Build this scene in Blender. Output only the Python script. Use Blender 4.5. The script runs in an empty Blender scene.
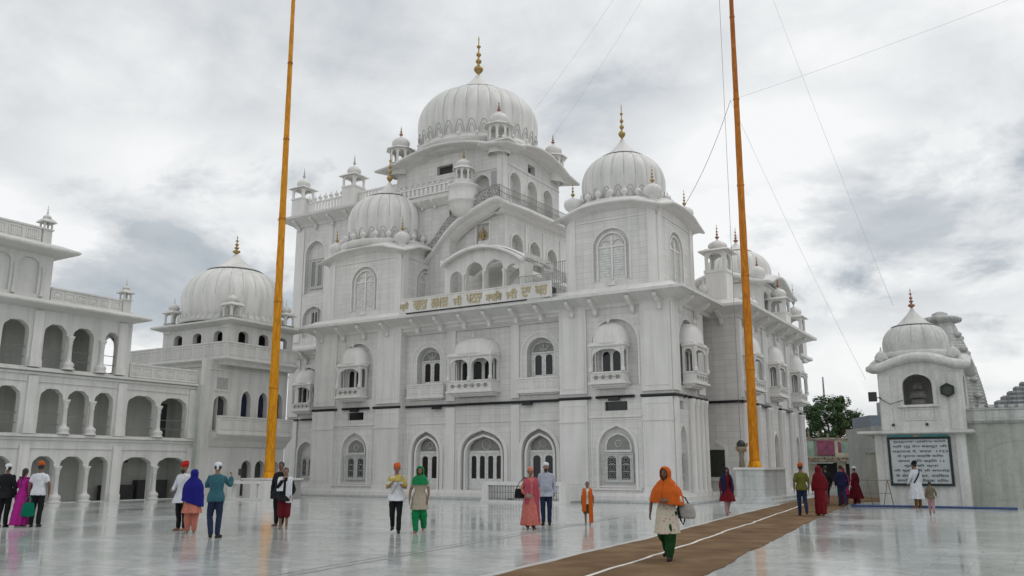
import bpy, bmesh, math, random
from mathutils import Vector, Matrix, noise
from mathutils.geometry import tessellate_polygon
random.seed(11)
R = math.radians
PI = math.pi
scene = bpy.context.scene
COL = scene.collection
TH = R(31.5)
UX, UY = math.cos(TH), -math.sin(TH)
VX, VY = math.sin(TH), math.cos(TH)
OX, OY = 7.53, 39.74

def W(u, v, z=0.0):
    return Vector((OX + u*UX + v*VX, OY + u*UY + v*VY, z))

# ---------------------------------------------------------------- materials
MATS = {}
def new_mat(name):
    m = bpy.data.materials.new(name); m.use_nodes = True
    nt = m.node_tree
    b = nt.nodes['Principled BSDF']
    MATS[name] = m
    return m, nt, b

def node(nt, t, **kw):
    n = nt.nodes.new(t)
    for k, v in kw.items():
        if k in n.inputs.keys() if hasattr(n.inputs, 'keys') else False:
            n.inputs[k].default_value = v
        else:
            setattr(n, k, v)
    return n

def ramp(nt, stops):
    r = nt.nodes.new('ShaderNodeValToRGB')
    el = r.color_ramp.elements
    el[0].position, el[0].color = stops[0][0], (*stops[0][1], 1)
    el[1].position, el[1].color = stops[-1][0], (*stops[-1][1], 1)
    for p, c in stops[1:-1]:
        e = el.new(p); e.color = (*c, 1)
    return r

def mixc(nt, fac, a, b, mode='MIX'):
    n = nt.nodes.new('ShaderNodeMix'); n.data_type = 'RGBA'; n.blend_type = mode
    for sock, val in ((n.inputs[0], fac), (n.inputs[6], a), (n.inputs[7], b)):
        if hasattr(val, 'is_output') or hasattr(val, 'links'):
            nt.links.new(val, sock)
        else:
            sock.default_value = val if not isinstance(val, tuple) else (*val, 1)
    return n.outputs[2]

def plain(name, col, rough=0.6, metal=0.0, var=0.15, scale=6.0, bump=0.0, spec=None):
    m, nt, b = new_mat(name)
    tc = nt.nodes.new('ShaderNodeTexCoord')
    nz = nt.nodes.new('ShaderNodeTexNoise')
    nz.inputs['Scale'].default_value = scale; nz.inputs['Detail'].default_value = 6
    nt.links.new(tc.outputs['Object'], nz.inputs['Vector'])
    r = ramp(nt, [(0.3, tuple(c*(1-var) for c in col)), (0.7, tuple(min(1, c*(1+var)) for c in col))])
    nt.links.new(nz.outputs['Fac'], r.inputs['Fac'])
    nt.links.new(r.outputs['Color'], b.inputs['Base Color'])
    b.inputs['Roughness'].default_value = rough
    b.inputs['Metallic'].default_value = metal
    if spec is not None: b.inputs['Specular IOR Level'].default_value = spec
    if bump:
        bp = nt.nodes.new('ShaderNodeBump'); bp.inputs['Strength'].default_value = bump
        bp.inputs['Distance'].default_value = 0.02
        nt.links.new(nz.outputs['Fac'], bp.inputs['Height'])
        nt.links.new(bp.outputs['Normal'], b.inputs['Normal'])
    return m

def stone(name, base, joints=True, bw=0.62, bh=0.31, jcol=0.72, grime=0.28, rough=0.45, vein=0.5):
    """white marble / lime plaster: veins, blotches, rain grime and slab joints (UV in metres)"""
    m, nt, b = new_mat(name)
    L = nt.links.new
    uv = nt.nodes.new('ShaderNodeUVMap')
    tc = nt.nodes.new('ShaderNodeTexCoord')
    n1 = nt.nodes.new('ShaderNodeTexNoise'); n1.inputs['Scale'].default_value = 0.55
    n1.inputs['Detail'].default_value = 8; n1.inputs['Roughness'].default_value = 0.62
    L(uv.outputs[0], n1.inputs['Vector'])
    lo = tuple(c*(1-grime*0.75) for c in base); hi = tuple(min(0.92, c*1.06) for c in base)
    r1 = ramp(nt, [(0.33, lo), (0.5, base), (0.68, hi)])
    L(n1.outputs['Fac'], r1.inputs['Fac'])
    # veins
    n2 = nt.nodes.new('ShaderNodeTexNoise'); n2.inputs['Scale'].default_value = 1.6
    n2.inputs['Detail'].default_value = 9; n2.inputs['Distortion'].default_value = 1.8
    L(uv.outputs[0], n2.inputs['Vector'])
    r2 = ramp(nt, [(0.45, (1, 1, 1)), (0.5, (1-0.22*vein,)*3), (0.55, (1, 1, 1))])
    L(n2.outputs['Fac'], r2.inputs['Fac'])
    c = mixc(nt, 1.0, r1.outputs['Color'], r2.outputs['Color'], 'MULTIPLY')
    # vertical rain streaks
    mp = nt.nodes.new('ShaderNodeMapping'); mp.inputs['Scale'].default_value = (2.6, 0.16, 1)
    L(uv.outputs[0], mp.inputs['Vector'])
    n3 = nt.nodes.new('ShaderNodeTexNoise'); n3.inputs['Scale'].default_value = 1.0
    n3.inputs['Detail'].default_value = 5; n3.inputs['Roughness'].default_value = 0.65
    L(mp.outputs[0], n3.inputs['Vector'])
    g = 1-grime
    r3 = ramp(nt, [(0.36, (g*0.93, g*0.95, g*0.93)), (0.56, (1, 1, 1))])
    L(n3.outputs['Fac'], r3.inputs['Fac'])
    c = mixc(nt, 1.0, c, r3.outputs['Color'], 'MULTIPLY')
    bp = nt.nodes.new('ShaderNodeBump'); bp.inputs['Strength'].default_value = 0.25; bp.inputs['Distance'].default_value = 0.01
    if joints:
        br = nt.nodes.new('ShaderNodeTexBrick')
        br.offset = 0.0; br.squash = 1.0
        br.inputs['Scale'].default_value = 1.0
        br.inputs['Brick Width'].default_value = bw; br.inputs['Row Height'].default_value = bh
        br.inputs['Mortar Size'].default_value = 0.011; br.inputs['Mortar Smooth'].default_value = 0.3
        br.inputs['Color1'].default_value = (1, 1, 1, 1); br.inputs['Color2'].default_value = (0.91, 0.915, 0.915, 1)
        br.inputs['Mortar'].default_value = (jcol, jcol, jcol, 1)
        L(uv.outputs[0], br.inputs['Vector'])
        c = mixc(nt, 1.0, c, br.outputs['Color'], 'MULTIPLY')
        L(br.outputs['Fac'], bp.inputs['Height']); bp.invert = True
    else:
        L(n1.outputs['Fac'], bp.inputs['Height'])
    L(bp.outputs['Normal'], b.inputs['Normal'])
    L(c, b.inputs['Base Color'])
    b.inputs['Roughness'].default_value = rough
    b.inputs['Specular IOR Level'].default_value = 0.35
    return m

stone('marble', (0.745, 0.73, 0.715), True, grime=0.045, vein=0.12, jcol=0.74)
stone('marble_carved', (0.765, 0.75, 0.735), False, grime=0.06, vein=0.12)
stone('marble_plain', (0.76, 0.745, 0.73), False, grime=0.06, vein=0.12)
stone('dome_marble', (0.74, 0.73, 0.71), False, grime=0.12, vein=0.15)
stone('lime_plaster', (0.66, 0.655, 0.635), False, grime=0.10, rough=0.7, vein=0.15)
stone('lime_plaster_carved', (0.69, 0.68, 0.66), False, grime=0.10, rough=0.7, vein=0.15)
stone('back_wall', (0.56, 0.57, 0.53), True, 1.2, 0.6, 0.92, 0.12, 0.6, vein=0.1)
stone('kiosk_plaster', (0.64, 0.64, 0.62), False, grime=0.14, rough=0.7)
stone('boundary_plaster', (0.46, 0.475, 0.43), False, grime=0.2, rough=0.8)
stone('old_concrete', (0.46, 0.47, 0.46), True, 2.2, 0.9, 0.85, 0.12, 0.85)
stone('temple_stone', (0.56, 0.57, 0.55), True, 0.5, 0.4, 0.72, 0.3, 0.85)
stone('temple_roof', (0.30, 0.31, 0.32), True, 0.4, 0.3, 0.5, 0.5, 0.85)
stone('platform_marble', (0.62, 0.635, 0.63), True, 0.9, 0.6, 0.7, 0.2, 0.3)
plain('door_paint', (0.66, 0.67, 0.65), 0.4)
plain('grey_paint', (0.50, 0.51, 0.50), 0.5)
plain('grille_grey', (0.40, 0.41, 0.40), 0.5)
plain('fanlight_grey', (0.25, 0.25, 0.235), 0.35)
plain('dark_glass', (0.012, 0.013, 0.015), 0.12)
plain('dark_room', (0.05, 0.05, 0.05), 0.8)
plain('blue_glass', (0.012, 0.015, 0.05), 0.15)
plain('black_stone', (0.012, 0.012, 0.014), 0.35)
plain('black_metal', (0.02, 0.02, 0.02), 0.45)
plain('notice_black', (0.035, 0.04, 0.025), 0.3, var=0.5, scale=12)
plain('gold', (0.40, 0.28, 0.11), 0.38, 0.8, 0.12)
plain('copper', (0.36, 0.18, 0.12), 0.4, 0.8, 0.15)
plain('gold_letter', (0.50, 0.42, 0.25), 0.5, 0.1)
def wrapped(name, lo, hi):
    m, nt, b = new_mat(name); L = nt.links.new
    tc = nt.nodes.new('ShaderNodeTexCoord'); sp = nt.nodes.new('ShaderNodeSeparateXYZ'); L(tc.outputs['Object'], sp.inputs[0])
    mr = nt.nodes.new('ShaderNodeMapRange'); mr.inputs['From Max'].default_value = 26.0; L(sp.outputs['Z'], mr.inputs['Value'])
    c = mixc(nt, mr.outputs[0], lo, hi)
    mp = nt.nodes.new('ShaderNodeMapping'); mp.inputs['Scale'].default_value = (7, 7, 1.3); L(tc.outputs['Object'], mp.inputs['Vector'])
    nz_ = nt.nodes.new('ShaderNodeTexNoise'); nz_.inputs['Scale'].default_value = 1.0; nz_.inputs['Detail'].default_value = 6; nz_.inputs['Distortion'].default_value = 1.5; L(mp.outputs[0], nz_.inputs['Vector'])
    r = ramp(nt, [(0.35, (0.70, 0.66, 0.60)), (0.6, (1.05, 1.05, 1.05))]); L(nz_.outputs['Fac'], r.inputs['Fac'])
    L(mixc(nt, 1.0, c, r.outputs['Color'], 'MULTIPLY'), b.inputs['Base Color']); b.inputs['Roughness'].default_value = 0.85; b.inputs['Specular IOR Level'].default_value = 0.15
    bp = nt.nodes.new('ShaderNodeBump'); bp.inputs['Strength'].default_value = 0.9; bp.inputs['Distance'].default_value = 0.05
    L(nz_.outputs['Fac'], bp.inputs['Height']); L(bp.outputs['Normal'], b.inputs['Normal'])
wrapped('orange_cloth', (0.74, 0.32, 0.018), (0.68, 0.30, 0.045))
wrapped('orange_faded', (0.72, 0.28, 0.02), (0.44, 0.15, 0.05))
plain('wire_grey', (0.16, 0.17, 0.18), 0.5)
plain('wire_pale', (0.60, 0.62, 0.64), 0.5)
plain('seam_grey', (0.40, 0.40, 0.39), 0.6)
m, nt, b = new_mat('pierced_grey')
_tc = nt.nodes.new('ShaderNodeTexCoord'); _v = nt.nodes.new('ShaderNodeTexVoronoi'); _v.inputs['Scale'].default_value = 5.5; _v.feature = 'DISTANCE_TO_EDGE'
nt.links.new(_tc.outputs['Object'], _v.inputs['Vector']); _r = ramp(nt, [(0.05, (0.42, 0.42, 0.41)), (0.16, (0.20, 0.20, 0.195))]); nt.links.new(_v.outputs['Distance'], _r.inputs['Fac']); nt.links.new(_r.outputs['Color'], b.inputs['Base Color'])
plain('rim_dark', (0.10, 0.10, 0.10), 0.6)
plain('board_white', (0.46, 0.50, 0.51), 0.6, var=0.05)
plain('board_teal', (0.05, 0.24, 0.25), 0.4)
plain('board_border', (0.008, 0.018, 0.018), 0.6)
plain('board_letter', (0.02, 0.025, 0.03), 0.6)
plain('hose_blue', (0.03, 0.07, 0.20), 0.4)
plain('pink_paint', (0.30, 0.09, 0.16), 0.8, 0, 0.35, 2.0)
plain('mint_paint', (0.33, 0.45, 0.38), 0.8, 0, 0.3, 2.0)
plain('cream_wall', (0.42, 0.39, 0.30), 0.85, 0, 0.35, 1.2)
plain('rubble_brown', (0.22, 0.18, 0.14), 0.9, 0, 0.5, 3.0)
plain('bark', (0.07, 0.05, 0.035), 0.9, 0, 0.3, 8, 0.5)
plain('tank_blue', (0.20, 0.24, 0.29), 0.6)
plain('bamboo', (0.22, 0.19, 0.14), 0.7)
plain('marigold', (0.34, 0.19, 0.04), 0.8, 0, 0.4, 20)
# leaves
m, nt, b = new_mat('leaves')
oi = nt.nodes.new('ShaderNodeNewGeometry')
r = ramp(nt, [(0.0, (0.012, 0.035, 0.008)), (0.5, (0.028, 0.075, 0.014)), (1.0, (0.06, 0.13, 0.025))])
nt.links.new(oi.outputs['Random Per Island'], r.inputs['Fac'])
nt.links.new(r.outputs['Color'], b.inputs['Base Color']); b.inputs['Roughness'].default_value = 0.55

# ---------------------------------------------------------------- mesh builder
FR = lambda v0: (lambda s, d, z: (s, v0-d, z))        # wall facing -v
RT = lambda u0: (lambda s, d, z: (u0+d, s, z))        # wall facing +u
LF = lambda u0: (lambda s, d, z: (u0-d, s, z))        # wall facing -u
BK = lambda v0: (lambda s, d, z: (s, v0+d, z))        # wall facing +v

class MB:
    def __init__(s, T=None):
        s.v = []; s.f = []; s.sm = []; s.T = T
    def add(s, vs, fs, smooth=False, T=None):
        T = T or s.T
        n = len(s.v)
        s.v += [Vector(T(*p)) if T else Vector(p) for p in vs]
        s.f += [tuple(i+n for i in f) for f in fs]
        s.sm += [smooth]*len(fs)
        return s
    def box(s, a0, a1, b0, b1, c0, c1, T=None):
        v = [(a, b, c) for a in (a0, a1) for b in (b0, b1) for c in (c0, c1)]
        return s.add(v, [(0,1,3,2),(4,6,7,5),(0,4,5,1),(2,3,7,6),(0,2,6,4),(1,5,7,3)], False, T)
    def prism(s, poly, t0, t1, axes='xz', T=None, smooth=False):
        """poly in plane of axes, extruded on the remaining axis t0..t1"""
        def P(a, b, t):
            return {'xz': (a, t, b), 'xy': (a, b, t), 'yz': (t, a, b)}[axes]
        n = len(poly)
        v = [P(a, b, t0) for a, b in poly] + [P(a, b, t1) for a, b in poly]
        tris = tessellate_polygon([[Vector((a, b, 0)) for a, b in poly]])
        s.add(v, [tuple(t) for t in tris] + [tuple(i+n for i in t) for t in tris], False, T)
        s.add(v, [(i, (i+1) % n, (i+1) % n+n, i+n) for i in range(n)], smooth, T)
        return s
    def lathe(s, cx, cy, prof, n=24, T=None, rfun=None, smooth=True, rot=0.0, sx=1, sy=1, cap=True):
        v = []; f = []
        for j, (r, z) in enumerate(prof):
            for i in range(n):
                a = 2*PI*i/n+rot
                q = r*(rfun(a, j/(len(prof)-1)) if rfun else 1)
                v.append((cx+q*math.cos(a)*sx, cy+q*math.sin(a)*sy, z))
        for j in range(len(prof)-1):
            for i in range(n):
                k = (i+1) % n
                f.append((j*n+i, j*n+k, j*n+n+k, j*n+n+i))
        s.add(v, f, smooth, T)
        if cap:
            m = len(prof)-1
            s.add(v, [tuple(range(n))] + [tuple(m*n+i for i in range(n))], False, T)
        return s
    def tube(s, pts, rad, n=8, T=None, smooth=True, caps=True):
        pts = [Vector(p) for p in pts]
        rads = rad if isinstance(rad, (list, tuple)) else [rad]*len(pts)
        v = []; f = []
        up = Vector((0, 0, 1)); last = None
        for i, p in enumerate(pts):
            d = (pts[min(i+1, len(pts)-1)]-pts[max(i-1, 0)]).normalized()
            if last is None:
                x = d.cross(up)
                if x.length < 1e-3: x = d.cross(Vector((0, 1, 0)))
            else:
                x = last - d*last.dot(d)
            x.normalize(); last = x; y = d.cross(x)
            for k in range(n):
                a = 2*PI*k/n
                v.append(tuple(p + (x*math.cos(a)+y*math.sin(a))*rads[i]))
        for i in range(len(pts)-1):
            for k in range(n):
                q = (k+1) % n
                f.append((i*n+k, i*n+q, i*n+n+q, i*n+n+k))
        s.add(v, f, smooth, T)
        if caps:
            m = len(pts)-1
            s.add(v, [tuple(range(n)), tuple(m*n+k for k in range(n))], False, T)
        return s
    def sweep(s, path, prof, closed=False, smooth=False, T=None, bump=None):
        """path: list of (x,y[,dz]) in plan, outward = right of travel; prof: list of (out,z), closed profile"""
        n = len(path); P = [Vector((p[0], p[1])) for p in path]
        dz = [p[2] if len(p) > 2 else 0 for p in path]
        v = []; f = []; m = len(prof)
        for i in range(n):
            if closed: a, c = P[i-1], P[(i+1) % n]
            else: a, c = P[max(i-1, 0)], P[min(i+1, n-1)]
            d1 = (P[i]-a); d2 = (c-P[i])
            if d1.length < 1e-6: d1 = d2
            if d2.length < 1e-6: d2 = d1
            d1 = d1.normalized(); d2 = d2.normalized()
            n1 = Vector((d1.y, -d1.x)); n2 = Vector((d2.y, -d2.x))
            nn = (n1+n2); nn = nn/ max(0.3, nn.dot(n1)) if nn.length > 1e-6 else n1
            for o, z in prof:
                q = P[i]+nn*o
                v.append((q.x, q.y, z+dz[i]))
        for i in range(n if closed else n-1):
            k = (i+1) % n
            for j in range(m):
                l = (j+1) % m
                f.append((i*m+j, i*m+l, k*m+l, k*m+j))
        s.add(v, f, smooth, T)
        if not closed:
            s.add(v, [tuple(range(m)), tuple((n-1)*m+j for j in range(m))], False, T)
        return s
    def panel(s, outline, holes, d=0.0, reveal=0.0, T=None):
        """flat wall (s,z) with holes; reveals run inward from d to d-reveal"""
        polys = [[Vector((a, b, 0)) for a, b in outline]] + [[Vector((a, b, 0)) for a, b in h] for h in holes]
        flat = [p for q in polys for p in q]
        tris = tessellate_polygon(polys)
        s.add([(p.x, d, p.y) for p in flat], [tuple(t) for t in tris], False, T)
        if reveal:
            for h in holes: s.reveal(h, d, d-reveal, T)
        return s
    def reveal(s, h, d0, d1, T=None):
        n = len(h)
        v = [(a, d0, b) for a, b in h]+[(a, d1, b) for a, b in h]
        s.add(v, [(i, (i+1) % n, (i+1) % n+n, i+n) for i in range(n)], False, T)
        return s
    def ring(s, outer, inner, d0, d1, T=None, closed=False):
        """raised band between two same-length outlines (s,z) from depth d0 to d1"""
        n = len(outer)
        v = [(a, d1, b) for a, b in outer]+[(a, d1, b) for a, b in inner]+[(a, d0, b) for a, b in outer]+[(a, d0, b) for a, b in inner]
        f = []
        for i in range(n if closed else n-1):
            k = (i+1) % n
            f += [(i, k, k+n, i+n), (i, k, k+2*n, i+2*n), (i+n, k+n, k+3*n, i+3*n), (i+2*n, k+2*n, k+3*n, i+3*n)]
        if not closed:
            f += [(0, n, 3*n, 2*n), (n-1, 2*n-1, 4*n-1, 3*n-1)]
        s.add(v, f, False, T)
        return s
    def mesh(s, name, mat):
        me = bpy.data.meshes.new(name)
        me.from_pydata([tuple(p) for p in s.v], [], s.f)
        bm = bmesh.new(); bm.from_mesh(me)
        for i, fc in enumerate(bm.faces): fc.smooth = s.sm[i]
        bmesh.ops.remove_doubles(bm, verts=bm.verts, dist=0.0004)
        bad = [fc for fc in bm.faces if fc.calc_area() < 1e-9]
        if bad: bmesh.ops.delete(bm, geom=bad, context='FACES')
        bmesh.ops.recalc_face_normals(bm, faces=bm.faces)
        uvl = bm.loops.layers.uv.new('UVMap')
        for fc in bm.faces:
            n = fc.normal
            ax = max(range(3), key=lambda k: abs(n[k]))
            for lp in fc.loops:
                c = lp.vert.co
                lp[uvl].uv = (c.y, c.z) if ax == 0 else ((c.x, c.z) if ax == 1 else (c.x, c.y))
        bm.to_mesh(me); bm.free()
        me.materials.append(MATS[mat])
        return me
    def build(s, name, mat, parent=None, loc=None, label=None):
        o = bpy.data.objects.new(name, s.mesh(name, mat))
        COL.objects.link(o)
        if parent is not None:
            o.parent = parent
        if loc is not None: o.location = loc
        elif parent is not None and 'orig' in ORIG.get(parent.name, {}):
            o.location = ORIG[parent.name]['orig']
        if label: o['label'] = label
        return o

ORIG = {}
def thing(name, label, cat, u, v, z=0.0, group=None, rot=None):
    """Empty at frame coords (u,v); its mesh children are written in the same frame coords"""
    o = bpy.data.objects.new(name, None); COL.objects.link(o)
    o.empty_display_size = 0.3
    o.location = W(u, v, z)
    o.rotation_euler = (0, 0, -TH if rot is None else rot)
    o['label'] = label; o['category'] = cat
    if group: o['group'] = group
    ORIG[o.name] = {'orig': (-u, -v, -z)}
    return o

def lthing(name, label, cat, x, y, z=0.0, rz=0.0, group=None):
    """Empty in world coords; children in its local coords"""
    o = bpy.data.objects.new(name, None); COL.objects.link(o)
    o.empty_display_size = 0.3
    o.location = (x, y, z); o.rotation_euler = (0, 0, rz)
    o['label'] = label; o['category'] = cat
    if group: o['group'] = group
    return o

def off(root, u, v, z):
    o = ORIG[root.name]['orig']
    return (u+o[0], v+o[1], z+o[2])

def empty_part(name, parent, loc):
    pass

def tag(o, label, cat, group=None, kind=None):
    o['label'] = label; o['category'] = cat
    if group: o['group'] = group
    if kind: o['kind'] = kind
    return o

def struct(o):
    o['kind'] = 'structure'; return o

def copy_part(o, loc, rz=0.0, parent=None, sc=None):
    """copy of a part and its sub-parts"""
    c = o.copy(); COL.objects.link(c)
    c.parent = parent or o.parent
    c.location = loc; c.rotation_euler = (0, 0, rz)
    if sc is not None: c.scale = (sc, sc, sc) if not isinstance(sc, tuple) else sc
    for ch in list(o.children):
        g = ch.copy(); COL.objects.link(g); g.parent = c
    return c

# ---------------------------------------------------------------- outlines
def arch(cx, z0, w, ztop, spring, n=20, kind='mughal'):
    """outline bottom-left, up, over, bottom-right"""
    h = ztop-spring; r = w/2
    pts = [(cx-r, z0)]
    for i in range(n+1):
        t = -1+2*i/n
        ph = math.pi*(1-(i/n))
        x = math.cos(ph); y = math.sin(ph)
        if kind == 'round':
            px, pz = x, y
        elif kind == 'cusped':
            c_ = abs(math.sin(5*ph/2+PI/4*0))
            amp = 1-0.055*(1-abs(math.sin(2.5*ph+PI/2)))**2*0-0.05*abs(math.cos(4*ph))**6 if 0 < i < n else 1
            px, pz = x*amp, (max(y, 0)**0.8)*amp
        else:
            px = x
            pz = 0.94*(max(0, y)**0.8) + 0.06*max(0, 1-abs(x)/0.22)
        pts.append((cx+r*px, spring+h*max(0, pz)))
    pts.append((cx+r, z0))
    out = [pts[0]]
    for p in pts[1:]:
        if abs(p[0]-out[-1][0])+abs(p[1]-out[-1][1]) > 1e-4: out.append(p)
    return out

def rect(a0, a1, z0, z1): return [(a0, z0), (a0, z1), (a1, z1), (a1, z0)]
CLOUD_OFF = (2.0, 5.0, 1.0)
# (direction xyz, radius, horizontal stretch), weight
BANKS = [((-0.40, 0.97, 0.20, 0.11, 2.2), 0.13), ((0.43, 0.963, 0.275, 0.10, 2.8), 0.13), ((0.47, 0.98, 0.19, 0.06, 2.2), 0.07), ((0.15, 0.95, 0.40, 0.06, 2.0), 0.04),
         ((0.52, 0.99, 0.13, 0.08, 2.4), -0.09), ((0.30, 0.94, 0.375, 0.07, 2.2), -0.09), ((-0.38, 0.96, 0.34, 0.06, 2.8), -0.07)]
SKY_STOPS = [(0.315, (0.39, 0.44, 0.49)), (0.395, (0.55, 0.595, 0.63)), (0.45, (0.70, 0.725, 0.745)), (0.50, (0.81, 0.83, 0.84)), (0.57, (0.97, 0.98, 0.98))]
# ---------------------------------------------------------------- architectural parts
def finial_prof(h, r, kind=0):
    k = [(0.30, 0.0), (0.36, 0.02), (0.18, 0.05), (0.55, 0.09), (0.95, 0.15), (1.0, 0.18), (0.85, 0.22), (0.35, 0.26),
         (0.22, 0.30), (0.48, 0.33), (0.62, 0.36), (0.60, 0.39), (0.25, 0.43), (0.18, 0.47), (0.40, 0.50), (0.55, 0.53),
         (0.45, 0.56), (0.16, 0.60), (0.14, 0.68), (0.34, 0.71), (0.48, 0.735), (0.3, 0.75), (0.12, 0.78), (0.10, 0.88), (0.16, 0.90), (0.04, 1.0)]
    return [(a*r, z*h) for a, z in k]

_fin = {}
def finial(parent, loc, h, r, mat='gold'):
    key = (round(h, 2), round(r, 2), mat)
    if key not in _fin:
        mb = MB(); mb.lathe(0, 0, finial_prof(h, r), 14)
        _fin[key] = mb.mesh('finial', mat)
    o = bpy.data.objects.new('finial', _fin[key]); COL.objects.link(o); o.parent = parent; o.location = loc
    return o

_bulb = {}
def bulb(parent, loc, s=1.0, mat='marble_plain'):
    """small onion bud that stands in rows on the eaves"""
    if mat not in _bulb:
        mb = MB()
        mb.lathe(0, 0, [(0.11, 0), (0.12, 0.04), (0.06, 0.07), (0.05, 0.12), (0.10, 0.16), (0.165, 0.22), (0.185, 0.29), (0.17, 0.35), (0.11, 0.42), (0.05, 0.47), (0.035, 0.50), (0.05, 0.53), (0.02, 0.58), (0.008, 0.68)], 12)
        _bulb[mat] = mb.mesh('bulb_finial', mat)
    o = bpy.data.objects.new('bulb_finial', _bulb[mat]); COL.objects.link(o); o.parent = parent
    o.location = loc; o.scale = (s, s, s)
    return o

def dome(parent, cx, cy, z0, zw, zn, R_, rn, ztop, fin_h, fin_r, ribs=24, petals=True, base_r=0.93, fin_mat='gold', mat='dome_marble', per=8, ring=True, depth=0.035):
    """ribbed onion dome; coords relative to parent (already offset)"""
    H = (zn-zw)/math.sqrt(1-(rn/R_)**2)
    prof = []
    for i in range(9):
        t = i/8; z = z0+(zw-z0)*t
        prof.append((R_*(base_r+(1-base_r)*math.sin(t*PI/2)), z))
    N = 22
    for i in range(1, N+1):
        s_ = math.sin(PI/2*i/N)
        prof.append((rn+(R_-rn)*max(0, 1-s_**2.05)**(1/1.55), zw+(zn-zw)*s_))
    tot = len(prof)-1
    def rf(a, t):
        g = abs(math.sin(ribs*a/2))
        return 1-depth*(1-min(1, g*1.6))**1.5
    mb = MB()
    mb.lathe(cx, cy, prof, ribs*per, rfun=rf)
    o = mb.build('dome', mat, parent, loc=(0, 0, 0))
    # rim and concave cap
    c = MB()
    if ring:
        c.lathe(cx, cy, [(rn*0.9, zn-0.02*R_), (rn*1.03, zn+0.01*R_), (rn*1.05, zn+0.03*R_), (rn*1.0, zn+0.045*R_), (rn*0.8, zn+0.05*R_)], 48)
    capp = []
    for i in range(13):
        t = i/12
        rr = rn*0.84*(1-t)**1.30+0.05*R_
        capp.append((rr, zn+0.03*R_+(ztop-zn-0.03*R_)*t))
    c.lathe(cx, cy, capp, 48, rfun=lambda a, t: 1-0.03*(1-t)*abs(math.sin(12*a)))
    c.build('dome_cap', mat, o, loc=(0, 0, 0))
    if ring:
        k = MB()
        k.lathe(cx, cy, [(rn*0.95, zn-0.035*R_), (rn*1.09, zn-0.022*R_), (rn*1.09, zn+0.018*R_), (rn*0.95, zn+0.022*R_)], 96, rfun=lambda a, t: 1+0.012*math.sin(32*a))
        k.build('cap_rim', 'rim_dark', o, loc=(0, 0, 0))
    sm_ = MB()
    for i in range(ribs if R_ < 3.5 or not petals else ribs):
        a = 2*PI*i/ribs
        sm_.tube([(cx+q*(1-depth)*1.003*math.cos(a), cy+q*(1-depth)*1.003*math.sin(a), z) for q, z in prof[8:-1:2]+[prof[-1]]], 0.0038*R_ if R_ > 2.9 else 0.0070*R_, 4, caps=False)
    sm_.build('rib_joint', 'seam_grey', o, loc=(0, 0, 0))
    if petals:
        p = MB()
        hh = (zn-z0)*0.20
        def rad(z):
            for (r0, za), (r1, zb) in zip(prof, prof[1:]):
                if za <= z <= zb: return r0+(r1-r0)*(z-za)/max(1e-6, zb-za)
            return prof[-1][0]
        w = 2*PI/ribs
        for i in range(ribs):
            a0 = w*i+w/2
            for hs, ws in ((1.0, 0.42), (0.62, 0.24)):
                pts = []
                for j in range(9):
                    t = -1+2*j/8
                    zz = z0+0.05*R_+hh*hs*(1-abs(t)**2.2)
                    aa = a0+w*ws*t*(1.0 if abs(t) > 0.4 else 1.1)
                    q = rad(zz)*1.004
                    pts.append((cx+q*math.cos(aa), cy+q*math.sin(aa), zz))
                p.tube(pts, 0.0045*R_ if R_ > 3 else 0.007*R_, 4, caps=False)
        p.build('petal_frieze', 'seam_grey', o, loc=(0, 0, 0))
    finial(o, (cx, cy, ztop-0.02), fin_h, fin_r, fin_mat)
    return o

def mini_dome_prof(r, h, z):
    return [(r*0.72, z), (r*0.78, z+0.04*h), (r*0.62, z+0.08*h), (r*0.90, z+0.2*h), (r, z+0.36*h), (r*0.98, z+0.46*h), (r*0.85, z+0.62*h), (r*0.55, z+0.78*h), (r*0.25, z+0.88*h), (r*0.10, z+0.96*h), (r*0.04, z+1.0*h)]

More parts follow.
